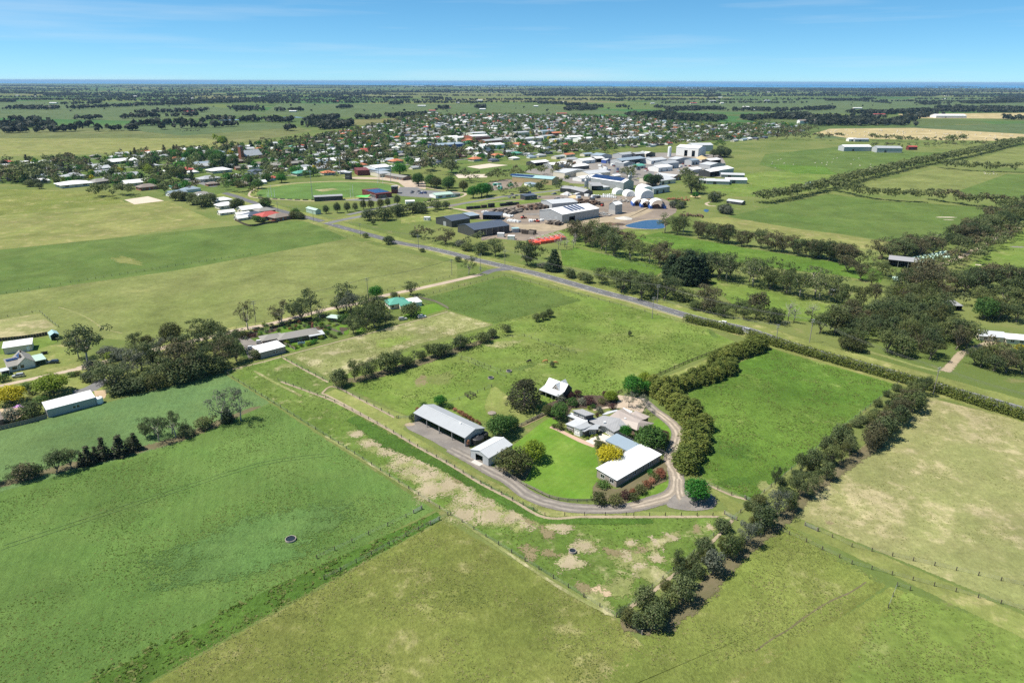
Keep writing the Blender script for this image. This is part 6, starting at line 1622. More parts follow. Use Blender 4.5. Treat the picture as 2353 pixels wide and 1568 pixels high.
# ---- hay shed, hidden house, sheds by the track
p0, p1 = gz(r7,672,712), gz(r7,905,738)
rz, L = A2(p0, p1)
hsd = empty('hay_shed', (p0[0], p0[1],0), rz)
tag(hsd, 'dark open-fronted hay shed with grey roof among the gums', 'shed')
volume(hsd, (0,0,0),0, L, 9,5.0, 'sy', 1.0,.3, 'wall_dark', 'roof_grey', open_sides='f', posts=[(L * k / 3,.15) for k in range(4)])
p0, p1 = gz(r7,1385,1290), gz(r7,1740,1320)
rz, L = A2(p0, p1)
hh = empty('hidden_house', (p0[0], p0[1],0), rz)
tag(hh, 'long white-roofed house half hidden by trees beyond the road', 'house')
volume(hh, (0,0,0),0,11,8,2.7, 'gx', 1.5,.5, 'wall_cream', 'roof_pale', holes=[('f', 2,3.6,.8,2),('f', 6,7.6,.8,2)])
volume(hh, (11.3,-1.0,0),0, L - 11,8,2.6, 'gx', 1.3,.5, 'wall_cream', 'roof_white', holes=[('f', 2,3.6,.8,2),('f', 6,7.6,.8,2)])
bld('carport', 'grey-roofed carport among the trees of the hidden house', 'carport', gz(r7,1160,1060), gz(r7,1250,1060),8,3.0, roof='sy', rise=.5, wall='wall_dark', roofm='roof_grey', open_sides='f')
bld('farm_shed', 'rusty pale shed behind the cattle yards', 'shed', gz(r7,212,935), gz(r7,262,940),6,3.0, roof='gx', rise=.8, wall='wall_yellow', roofm='roof_pale', holes=[('f', .5,2,0,2, 'door')])
bld('pump_shed', 'tiny blue-green shed beside the long shelter belt', 'shed', gz(s4,893,615), gz(s4,920,612),5,3.4, roof='gx', rise=.8, wall='wall_grey', roofm='roof_teal')
bld('farm_house', 'small farmhouse among bare trees near the little pond', 'house', gz(r6,1120,250), gz(r6,1255,268),8,2.8, roof='gx', rise=1.4, wall='wall_dark', roofm='roof_pale', holes=[('f', 3,5,.8,2)])
# ---- works across the road
dark_h = [('r', 3,7,0,4, 'roller')]
def shed3(label, f, c, r, l, h, rise, wall, roofm, roof='gy', cat='shed', holes=(), name='works_shed', **kw):
 a, b, d = corner(f, c, r, l)
 return bld(name, label, cat, a, b, d, h, roof=roof, rise=rise, wall=wall, roofm=roofm, holes=holes, **kw)
o, L = shed3('near charcoal shed with slate roof beside the main road', r5,(692,820),(1020,772),(495,775),6.2,2.6, 'wall_dark', 'roof_dark', 'gx', holes=[('f', 18,21,0,4, 'roller')], door='black')
for k in range(1,6):
 m = MB(); m.box(L * k / 6 - .12, L * k / 6 + .12,-.10,-.01,0,6.1); m.build('wall_rib', M['steel'], o)
shed3('far charcoal shed with slate roof behind the near one', r5,(480,725),(650,695),(245,705),5.6,2.4, 'wall_dark', 'roof_dark', 'gx', holes=[('l', 8,12,0,4, 'roller')], door='wall_grey')
o, L = shed3('great grey sawmill shed with white roof and solar panels', r5,(1515,688),(1860,625),(1297,645),8.0,3.0, 'wall_grey', 'roof_white', 'gx', holes=[('f', 9,17,0,5.0, 'open'),('l', 6,10,0,5.5, 'roller'),('l', 14,16,.0,3, 'door')], door='wall_zinc')
a_, b_, d_ = corner(r5,(1515,688),(1860,625),(1297,645))
for k in range(1,7):
 m = MB(); m.box(L * k / 7 - .15, L * k / 7 + .15,-.10,-.01,0,7.9) if not 9 < L * k / 7 < 17 else m.box(L * k / 7 - .15, L * k / 7 + .15,-.1,-.01,5.2,7.9)
 m.build('wall_rib', M['wall_grey'], o)
for bx0 in (16,21,26,31):
 solar(o, L, d_, 8.15,3.0, 'gx', bx0, d_ * .12,3,7,1.0,1.65)
shed3('sawmill annexe with white roof and rows of solar panels', r5,(1420,560),(1660,540),(1390,520),6.0,1.5, 'wall_zinc', 'roof_pale', 'gx')
o, L = shed3('tall grey hopper shed with white roof beside the sawmill', r5,(2012,602),(2076,590),(1962,590),9.0,2.2, 'wall_grey', 'roof_white', 'gx')
m = MB(); m.box(-.15, L + .15,-.18,8,0,3.6); m.build('plinth', M['concrete'], o)
o, L = shed3('dark open carport in the timber yard', r5,(770,650),(940,655),(745,625),4.2,.8, 'wall_dark', 'roof_dark', 'sy', open_sides='f')
shed3('small dark office block in the timber yard', r5,(650,650),(740,640),(640,620),3.2,.4, 'wall_dark', 'roof_blue', 'sy')
shed3('charcoal office with flat roof facing the works street', r5,(1170,470),(1280,460),(1140,455),4.5,.3, 'wall_dark', 'roof_dark', 'sy', holes=[('f', 6,14,1,3)])
shed3('low charcoal shed with grey roof across the works street', r5,(1720,432),(1803,425),(1590,400),4.5,2.5, 'wall_dark', 'roof_grey', 'gy')
shed3('low charcoal shed with grey roof, smaller of the pair', r5,(1600,400),(1640,385),(1545,375),4.5,2.0, 'wall_dark', 'roof_grey', 'gy')
o, L = shed3('large grey joinery shed with blue solar roof and flues', r5,(2090,378),(2185,365),(1825,325),9.0,3.0, 'wall_grey', 'roof_white', 'gy', holes=[('l', 6,12,0,5, 'roller')], door='wall_zinc')
a_, b_, d_ = corner(r5,(2090,378),(2185,365),(1825,325))
solar(o, L, d_, 9.15,3.0, 'gy', 6,2,30,4,1.6,2.2)
for x, y in ((2140,330),(1735,370)):
 p = gz(r5, x, y)
 q = empty('dust_extractor', (p[0], p[1],0))
 tag(q, 'tall twin-pipe silver dust extractor behind the joinery shed' if x > 2000 else 'silver dust extractor beside the open timber shed', 'extractor')
 m = MB(); m.lathe([(1.6,3),(1.8,6),(1.8,11),(.6,12.5)],14); m.build('cyclone', M['steel'], q)
 m = MB(); m.tube([(0,0,12),(0,0,15),(1.2,0,16.4),(2.6,0,15),(2.6,0,0)],.7,10); m.build('duct', M['steel'], q)
 m = MB()
 for dx in (-1.3,1.3):
  for dy in (-1.3,1.3): m.tube([(dx, dy, 0),(dx, dy, 5)],.12,5)
 m.build('frame', M['steel'], q)
shed3('open-fronted timber shed beside the dust extractor', r5,(1790,380),(1895,380),(1780,350),5.5,.6, 'wall_grey', 'roof_grey', 'sy', open_sides='f')
shed3('low pale shed next to the open timber shed', r5,(1900,378),(1965,370),(1890,350),3.5,.6, 'wall_zinc', 'roof_pale', 'sy')
o, L = shed3('sand-coloured warehouse with solar roof and brick end', r5,(1420,328),(1485,310),(1140,275),7.0,2.2, 'wall_yellow', 'roof_teal', 'gy', holes=[('l', 5,9,0,4, 'roller'),('l', 14,18,0,4, 'roller'),('l', 24,28,0,4, 'roller'),('l', 36,40,0,4, 'roller')], door='wall_yellow')
a_, b_, d_ = corner(r5,(1420,328),(1485,310),(1140,275))
solar(o, L, d_, 7.15,2.2, 'gy', d_ * .5,1.5,20,3,1.6,2.2)
shed3('small blue-roofed office beside the sand-coloured warehouse', r5,(1215,345),(1295,340),(1200,325),3.0,1.2, 'wall_white', 'roof_blue', 'hip')
def dome(label, f, x0, x1, yb, ratio=0.6, n=24):
 p = gz(f, (x0 + x1) / 2, yb)
 a, b = gz(f, x0, yb), gz(f, x1, yb)
 R = A2(a, b)[1] / 2
 o = empty('membrane_shed', (p[0], p[1] + R * .9,0),0.25)
 tag(o, label, 'shed', 'white membrane sheds')
 m = MB()
 nr, prof = 18,[]
 prof = [(R * math.cos(math.pi * k / nr), R * 1.02 * math.sin(math.pi * k / nr) ** .72 * 1.1) for k in range(nr + 1)]
 vs, fs = [],[]
 for y, sc in ((-R * 1.05,.93),(-R * .9,1),(R * .9,1),(R * 1.05,.93)):
  vs += [(x * sc, y, z * sc) for x, z in prof]
 k1_ = nr + 1
 for r in range(3):
  for k in range(nr): fs.append((r * k1_ + k, r * k1_ + k + 1,(r + 1) * k1_ + k + 1,(r + 1) * k1_ + k))
 fs.append(tuple(range(k1_))); fs.append(tuple(range(3 * k1_ + nr, 3 * k1_ - 1,-1)))
 m.add(vs, fs); m.build('cover', M['membrane'], o, smooth=False)
 for y in (-R * .5,0, R * .5):
  t = MB(); t.tube([(x * 1.012, y, max(z * 1.012,.02)) for x, z in prof],.12,5); t.build('rib', M['white_plastic'], o)
 d = MB(); d.box(-R * .25, R * .25,-R * 1.05 - .12,-R * 1.05 - .02,0, R * .55); d.build('door', M['white_plastic'], o)
dome('white arched membrane shed, smallest of the group', r6,112,198,172)
dome('white arched membrane shed, second of the small pair', r6,206,298,190)
dome('big white arched membrane shed at the front of the group', r6,326,460,205)
dome('big white arched membrane shed behind the front one', r6,330,462,168)
for k, (x0, x1, yb) in enumerate(((292,372,276),(366,446,290),(446,572,302))):
 a, b = gz(r6, x0, yb), gz(r6, x1, yb)
 rz, W = A2(a, b)
 W = min(W, 16)
 o = empty('arched_shelter', (a[0], a[1],0), rz)
 tag(o, 'open white arched shelter on blue containers in the works yard', 'shelter', 'three arched shelters')
 nr, m = 14, MB()
 pr = [(W / 2 + (W / 2 + .1) * math.cos(math.pi * k_ / nr),3.0 + W * .42 * math.sin(math.pi * k_ / nr)) for k_ in range(nr + 1)]
 vs = [(x, y, z) for y in (0,14) for x, z in pr]
 m.add(vs, [(i, i + 1, nr + 2 + i, nr + 1 + i) for i in range(nr)]); m.add([(x, y, z - .15) for x, y, z in vs],[(nr + 1 + i, nr + 2 + i, i + 1, i) for i in range(nr)])
 m.build('canopy', M['membrane'], o)
 for x in (-1.2, W - 1.2):
  c = MB(); c.box(x, x + 2.4,.3,13,0,2.9); c.build('container', M['bluetarp'], o)
 c = MB(); c.add([(2,5,0),(W - 2,5,0),(W - 2,13,0),(2,13,0),(W * .35,9,3.2),(W * .65,10,3.4)],[(0,1,5,4),(1,2,5),(2,3,4,5),(3,0,4)]); c.build('bark_heap', M['log_red'], o)
for x0, x1, yb, lb in ((905,968,815, 'white site cabin beside the near charcoal shed'),(1002,1068,840, 'white site cabin next to the steel frames'),(215,270,660, 'white site cabin behind the far charcoal shed')):
 a, b = gz(r5, x0, yb), gz(r5, x1, yb + 2)
 bld('site_cabin', lb, 'cabin', a, b, 4,3.0, roof='flat', wall='wall_white', roofm='roof_white', ov=.05, holes=[('f', 1,2.2,.9,1.9),('f', 4,5,.9,1.9)] if x0 < 500 else [('f', .6,1.6,0,2, 'door')], door='wall_white')
bld('water_tank_shed', 'small teal tank shed near the steel frames', 'shed', gz(r5,1052,775), gz(r5,1112,772),5,3.4, roof='flat', wall='wall_zinc', roofm='roof_teal')
a0 = gz(r5,1265,885)
for k, (x, y) in enumerate(((1270,888),(1330,875),(1375,868),(1420,862),(1470,850),(1520,838))):
 p = gz(r5, x, y)
 o = empty('hooped_crate', (p[0], p[1],0),0.35)
 tag(o, 'orange-red crate with white hoops in the row by the bare trees', 'crate', 'orange crates by the yard edge')
 m = MB(); m.box(-2.4,2.4,-2.0,-1.8,0,2.2); m.box(-2.4,2.4,9.8,10,0,2.2); m.box(-2.4,-2.2,-1.8,9.8,0,2.2); m.box(2.2,2.4,-1.8,9.8,0,2.2); m.box(-2.2,2.2,-1.8,9.8,0.3,.5); m.build('crate', M['orange'], o)
 for j in range(6):
  h = MB(); h.tube([(2.3 * math.cos(math.pi * i / 8),-1.5 + j * 2.2,2.2 + 2.2 * math.sin(math.pi * i / 8)) for i in range(9)],.09,4); h.build('hoop', M['white_plastic'], o)
# ---- sports ground
o, L = shed3('maroon clubhouse with wide flat solar roof beside the oval', r8,(1890,455),(2035,440),(1720,420),5.0,.6, 'maroon', 'maroon', 'sy', cat='clubhouse', name='clubhouse', holes=[('l', 2,16,.3,3.2),('f', 3,12,.5,3)])
a_, b_, d_ = corner(r8,(1890,455),(2035,440),(1720,420))
solar(o, L, d_, 5.2,.6, 'sy', 1,4,16,10,1.0,2.4)
bld('viewing_tower', 'small maroon viewing tower at the clubhouse end', 'tower', gz(r8,2030,408), gz(r8,2085,408),8,8, roof='flat', wall='maroon', roofm='roof_grey', holes=[('f', 1,7,5,7.2)])
shed3('long charcoal pavilion beside the oval fence', r8,(1310,482),(1575,468),(1305,470),4.6,.4, 'wall_dark', 'roof_grey', 'sy', name='pavilion', cat='pavilion')
shed3('long brown pavilion with grey roof behind the oval', r8,(2140,285),(2228,275),(1985,255),3.6,1.6, 'wall_brown', 'roof_tile', 'gy', name='pavilion', cat='pavilion', holes=[('l', 4,10,.3,2.4),('l', 14,22,.3,2.4)])
shed3('maroon hall behind the scoreboard', r8,(1715,240),(1828,235),(1712,215),7,.4, 'maroon', 'maroon', 'sy', name='hall', cat='hall')
shed3('white hall with blue-grey annexe behind the oval', r8,(1880,215),(2030,200),(1838,190),7,2.2, 'wall_white', 'roof_white', 'gx', name='hall', cat='hall')
shed3('pale blue annexe beside the white hall', r8,(1920,228),(2020,215),(1880,205),4.5,1.0, 'wall_zinc', 'roof_blue', 'sy', name='hall', cat='hall')
shed3('low zinc shed before the pale blue annexe', r8,(1920,255),(2028,245),(1855,235),4.5,1.2, 'wall_cream', 'roof_zinc', 'gx')
o, _ = bld('scoreboard', 'dark scoreboard building with sloped roof beside the oval', 'scoreboard', gz(r8,1595,275), gz(r8,1640,278),5,9, roof='sy', rise=.8, wall='wall_dark', roofm='roof_zinc', ov=1.0, holes=[('f', 1,7,4,7)])
shed3('pale green shed beside the street junction', r8,(1320,605),(1370,598),(1242,580),4.0,1.2, 'roof_palegreen', 'roof_palegreen', 'gy')
bld('white_shed', 'low white shed by the street below the car park', 'shed', gz(r8,2165,508), gz(r8,2248,505),6,3, roof='gx', rise=.8, wall='wall_white', roofm='roof_white')
shed3('long low green-roofed bowling club beside the car park', r5,(330,455),(495,440),(325,430),3.6,1.4, 'wall_white', 'roof_palegreen', 'gx', name='club_rooms', cat='club', holes=[('f', 3,8,.8,2.4),('f', 12,18,.8,2.4),('f', 24,30,.8,2.4)])
# ---- industrial estate behind
EST = [  # centre foot x, y in s3; length, depth, height, roof, wall, label
 (1220,600,28,22,6, 'roof_blue', 'wall_zinc', 'blue-grey shed at the back of the estate'),(910,632,24,16,5, 'roof_zinc', 'wall_cream', 'cream workshop at the estate edge'),
 (1060,642,30,20,5, 'roof_white', 'wall_white', 'white workshop with red trailer beside it'),(1170,630,18,16,6, 'roof_white', 'wall_dark', 'open dark-fronted workshop'),(1245,640,12,10,5, 'roof_pale', 'wall_blue', 'little blue-walled workshop'),
 (620,662,32,18,5, 'roof_white', 'wall_dark', 'dark open shed at the field corner'),(800,682,36,20,5, 'roof_white', 'wall_grey', 'white-roofed grey shed beside the hedgerow'),(990,700,34,18,5, 'roof_white', 'wall_dark', 'long white-roofed dark shed'),
 (950,762,48,22,6, 'roof_pale', 'wall_cream', 'cream factory with long zinc roof'),(1160,775,40,24,6, 'roof_pale', 'wall_cream', 'cream factory with double zinc roof'),(1100,800,44,16,4, 'roof_white', 'wall_white', 'low white factory office'),
 (1480,655,58,22,8, 'roof_blue', 'wall_zinc', 'long zinc warehouse with dark open end'),(1440,668,24,18,5, 'roof_pale', 'wall_grey', 'grey workshop before the long warehouse'),(1550,690,22,16,4, 'roof_green', 'wall_zinc', 'green-roofed small workshop'),
 (1430,590,34,20,6, 'roof_zinc', 'wall_zinc', 'zinc depot behind the estate road'),(1560,585,30,18,6, 'roof_zinc', 'wall_dark', 'dark open depot behind the estate road'),(1640,580,26,18,6, 'roof_white', 'wall_cream', 'cream open depot beside the silo'),
 (1840,690,34,20,8, 'roof_zinc', 'wall_zinc', 'tall zinc shed with corner door'),(1780,716,30,20,6, 'roof_white', 'wall_white', 'white shed with bright roof in the estate centre'),(1720,640,40,22,5, 'roof_pale', 'wall_white', 'low pale shed before the great factory'),
 (1950,640,40,16,7, 'roof_pale', 'wall_grey', 'grey shed with big dark doors below the factory'),(2060,655,18,14,7, 'roof_blue', 'wall_zinc', 'small tall zinc shed below the factory'),(2080,730,22,16,5, 'roof_white', 'wall_zinc', 'white-roofed zinc shed at the estate end'),
 (2250,640,30,16,5, 'roof_white', 'wall_dark', 'dark open shed at the estate end'),(2270,690,36,20,6, 'roof_pale', 'wall_zinc', 'pale zinc shed beside the rubble'),(2240,765,22,18,7, 'roof_white', 'wall_dark', 'dark open shed beside the paddock'),(2345,745,40,22,7, 'roof_white', 'wall_zinc', 'large bright-roofed shed beside the paddock'),
 (1800,835,30,34,5, 'roof_pale', 'wall_cream', 'saw-tooth roofed factory beside the round trees'),(1890,800,16,30,5, 'roof_pale', 'wall_brick', 'brick-fronted factory beside the round trees'),(1745,920,30,10,6, 'roof_blue', 'wall_zinc', 'zinc lean-to shed behind the membrane sheds'),
 (1330,785,12,10,4, 'roof_white', 'wall_cream', 'small cream house in the estate'),(1620,620,16,12,4, 'roof_zinc', 'wall_cream', 'little zinc office in the estate'),(2010,560,10,8,5, 'roof_pale', 'wall_grey', 'little hopper house beside the factory'),
 (1060,575,20,12,4, 'roof_blue', 'wall_cream', 'blue-roofed house behind the estate'),(890,580,22,14,4, 'roof_orange', 'wall_cream', 'terracotta-roofed house behind the estate'),(795,600,20,12,4, 'roof_zinc', 'wall_cream', 'zinc-roofed house behind the estate'),
]
base_ang, _ = A2(gz(r5,1515,688), gz(r5,1860,625))
for i, (x, y, l_, d_, h_, rf, wl, lb) in enumerate(EST):
 c = gz(s3, x, y)
 a = base_ang + (0.0 if i % 3 else -0.08)
 p0 = (c[0] - l_ / 2 * math.cos(a), c[1] - l_ / 2 * math.sin(a)); p1 = (p0[0] + l_ * math.cos(a), p0[1] + l_ * math.sin(a))
 openf = 'open' in lb
 bld('estate_shed', lb + ' in the industrial estate' if len(lb.split()) < 6 else lb, 'shed', p0, p1, d_, h_, 'industrial estate sheds', roof='gx' if i % 4 else 'gy', rise=min(l_, d_) * .09 + .5, wall=wl, roofm=rf, ov=.3, open_sides='f' if openf else '',
  holes=() if openf else [('f', l_ * .15, l_ * .15 + 4,0,4 if h_ > 4 else 2.6, 'roller'),('f', l_ * .55, l_ * .55 + 3.5,0,3.6 if h_ > 4 else 2.6, 'roller')], door='wall_dark' if i % 2 else 'wall_grey')
o, L = shed3('great white concrete factory with two tall dark doors', s3,(2085,582),(2155,570),(1885,565),14,3.5, 'wall_white', 'roof_white', 'gy', name='factory', cat='factory', holes=[('l', 6,12,0,10, 'open'),('l', 20,26,0,10, 'open')])
c = gz(s3,2120,530)
bld('factory', 'zinc-roofed factory annexe behind the great white factory', 'factory', (c[0] - 18, c[1]),(c[0] + 22, c[1] + 6),26,11, roof='gx', rise=3, wall='wall_zinc', roofm='roof_pale')
p = gz(s3,1815,578)
sl = empty('silo', (p[0], p[1],0)); tag(sl, 'tall white cylindrical silo beside the great white factory', 'silo')
m = MB(); m.lathe([(3.0,0),(3.0,15.5),(2.6,16.3),(.4,17)],20); m.build('shell', M['white_plastic'], sl, smooth=False)
m = MB(); m.tube([(3.2,0,0),(3.2,0,17)],.15,5); m.build('ladder', M['steel'], sl)
for x, y, l_, d_, h_, rf, wl, lb, an in ((1225,380,52,22,8, 'roof_white', 'wall_zinc', 'white-roofed open-plain shed among the far paddocks', .05),(1440,390,44,24,8, 'roof_zinc', 'wall_zinc', 'zinc shed with white lean-to among the far paddocks', -.1),(1600,372,16,10,6, 'roof_red', 'maroon', 'small red shed among the far paddocks', 0),(1255,316,30,14,5, 'roof_zinc', 'wall_grey', 'grey shed at the hay field edge', 0),(1195,314,18,14,5, 'roof_white', 'wall_white', 'white shed at the hay field edge', 0),
          (1685,148,70,40,9, 'roof_zinc', 'wall_grey', 'big grey shed beside the far tree line', 0),(1860,155,110,40,8, 'roof_white', 'wall_white', 'long white shed beside the far tree line', 0),(1435,200,60,30,6, 'roof_green', 'wall_cream', 'green-roofed farmhouse at the far tree line', 0),(380,560,30,12,4, 'roof_pale', 'wall_grey', 'small grey shed at the near paddock corner', -.2),(405,600,26,12,5, 'roof_white', 'wall_zinc', 'open white shed at the near paddock corner', -.1),
          (280,605,28,14,4, 'roof_pale', 'wall_grey', 'row of low grey sheds at the near paddock corner', -.2),(205,600,20,14,4, 'roof_pale', 'wall_cream', 'low cream shed at the near paddock corner', -.2),(890,195,50,24,9, 'roof_brown', 'wall_white', 'pale two-storey building at the town edge', 0)):
 c = gz(s4, x, y)
 p0 = (c[0] - l_ / 2 * math.cos(an), c[1] - l_ / 2 * math.sin(an)); p1 = (p0[0] + l_ * math.cos(an), p0[1] + l_ * math.sin(an))
 bld('farm_shed', lb, 'shed', p0, p1, d_, h_, roof='gx', rise=d_ * .1 + .6, wall=wl, roofm=rf, holes=[('f', l_ * .3, l_ * .3 + 4,0, min(4, h_ - .6), 'roller')], door='wall_dark')
# ------------------------------------------------------------------ the town
TOWN = GL([(-40,384),(110,368),(330,354),(480,347),(560,338),(640,328),(700,320),(760,307),(830,296),(905,278),(960,268),(1100,264),(1330,268),(1480,272),(1560,285),(1640,290),(1760,284),(1860,292),(1830,308),(1700,326),(1560,328),(1500,338),(1420,342),(1320,350),
   (1230,362),(1160,370),(1050,378),(960,388),(860,394),(790,400),(720,408),(640,414),(560,436),(500,446),(470,462),(420,458),(330,428),(230,428),(100,424),(-40,422)])
POCKET = ZL(r8,[(-100,480),(0,430),(130,400),(420,420),(560,470),(760,530),(930,580),(1200,630),(960,680),(720,705),(560,650),(420,600),(200,540)])
HSPOTS = []      # (x, y, clear radius) of buildings already standing
rd_ang, _ = A2(gz(r8,1500,700), gz(r8,420,390))
RC = {'white': ('roof_white', 'wall_cream'), 'pale': ('roof_pale', 'wall_white'), 'zinc': ('roof_zinc', 'wall_cream'), 'tile': ('roof_tile', 'wall_brown'), 'brown': ('roof_brown', 'wall_brick'), 'red': ('roof_red', 'wall_white'), 'orange': ('roof_orange', 'wall_cream'), 'green': ('roof_green', 'wall_cream'), 'dark': ('roof_dark', 'wall_taupe'), 'blue': ('roof_blue', 'wall_white')}
LBL = {'white': 'bright white-roofed', 'pale': 'pale zinc-roofed', 'zinc': 'weathered grey metal-roofed', 'tile': 'grey tile-roofed', 'brown': 'brown tile-roofed', 'red': 'red metal-roofed', 'orange': 'terracotta tile-roofed', 'green': 'green metal-roofed', 'dark': 'dark slate-roofed', 'blue': 'blue-grey roofed'}
SHAPES = {'hip': 'hipped', 'gable': 'gabled', 'ell': 'L-shaped'}
HOUSE = {}
def house_proto(shape, colour):
 if (shape, colour) in HOUSE: return HOUSE[(shape, colour)]
 rf, wl = RC[colour]
 pieces = []
 o = empty('house')
 if shape == 'hip':
  volume(o, (-7,-5,0),0,14,10,2.9, 'hip', 2.3,.6, wl, rf, holes=[('f', 1.5,3.3,.9,2.2),('f', 6,7,0,2.1, 'door'),('f', 9.5,11.5,.9,2.2),('l', 4,5.6,.9,2.2)])
 elif shape == 'gable':
  volume(o, (-8,-4.5,0),0,16,9,2.9, 'gx', 2.3,.5, wl, rf, holes=[('f', 2,4,.9,2.2),('f', 7,8,0,2.1, 'door'),('f', 11,13,.9,2.2),('l', 3.5,5.5,.9,2.2)])
 else:
  volume(o, (-8,-2.5,0),0,16,8.5,2.9, 'hip', 2.1,.5, wl, rf, holes=[('f', 9,11,.9,2.2),('f', 12.5,14.5,.9,2.2)])
  volume(o, (-8,-8,0),0,7.5,8,2.88, 'gy', 1.9,.45, wl, rf, holes=[('f', 2.5,5,.9,2.2)])
 for ch in list(o.children):
  subs = [(s_.name, s_.data, tuple(s_.location)) for s_ in ch.children]
  pieces.append((ch.name.split('.')[0], ch.data, tuple(ch.location), tuple(ch.rotation_euler), subs))
  for s_ in list(ch.children): bpy.data.objects.remove(s_)
  bpy.data.objects.remove(ch)
 bpy.data.objects.remove(o)
 HOUSE[(shape, colour)] = pieces
 return pieces
HOUSES = []
def house(shape, colour, xy, ang, sc, label=None, group=None, zs=1.0):
 HOUSES.append(dict(shape=shape, colour=colour, xy=xy, ang=ang, sc=sc, label=label, group=group, zs=zs, size=sc / math.hypot(*xy) * (50 if label else 1)))
 HSPOTS.append((xy[0], xy[1],11 * sc))
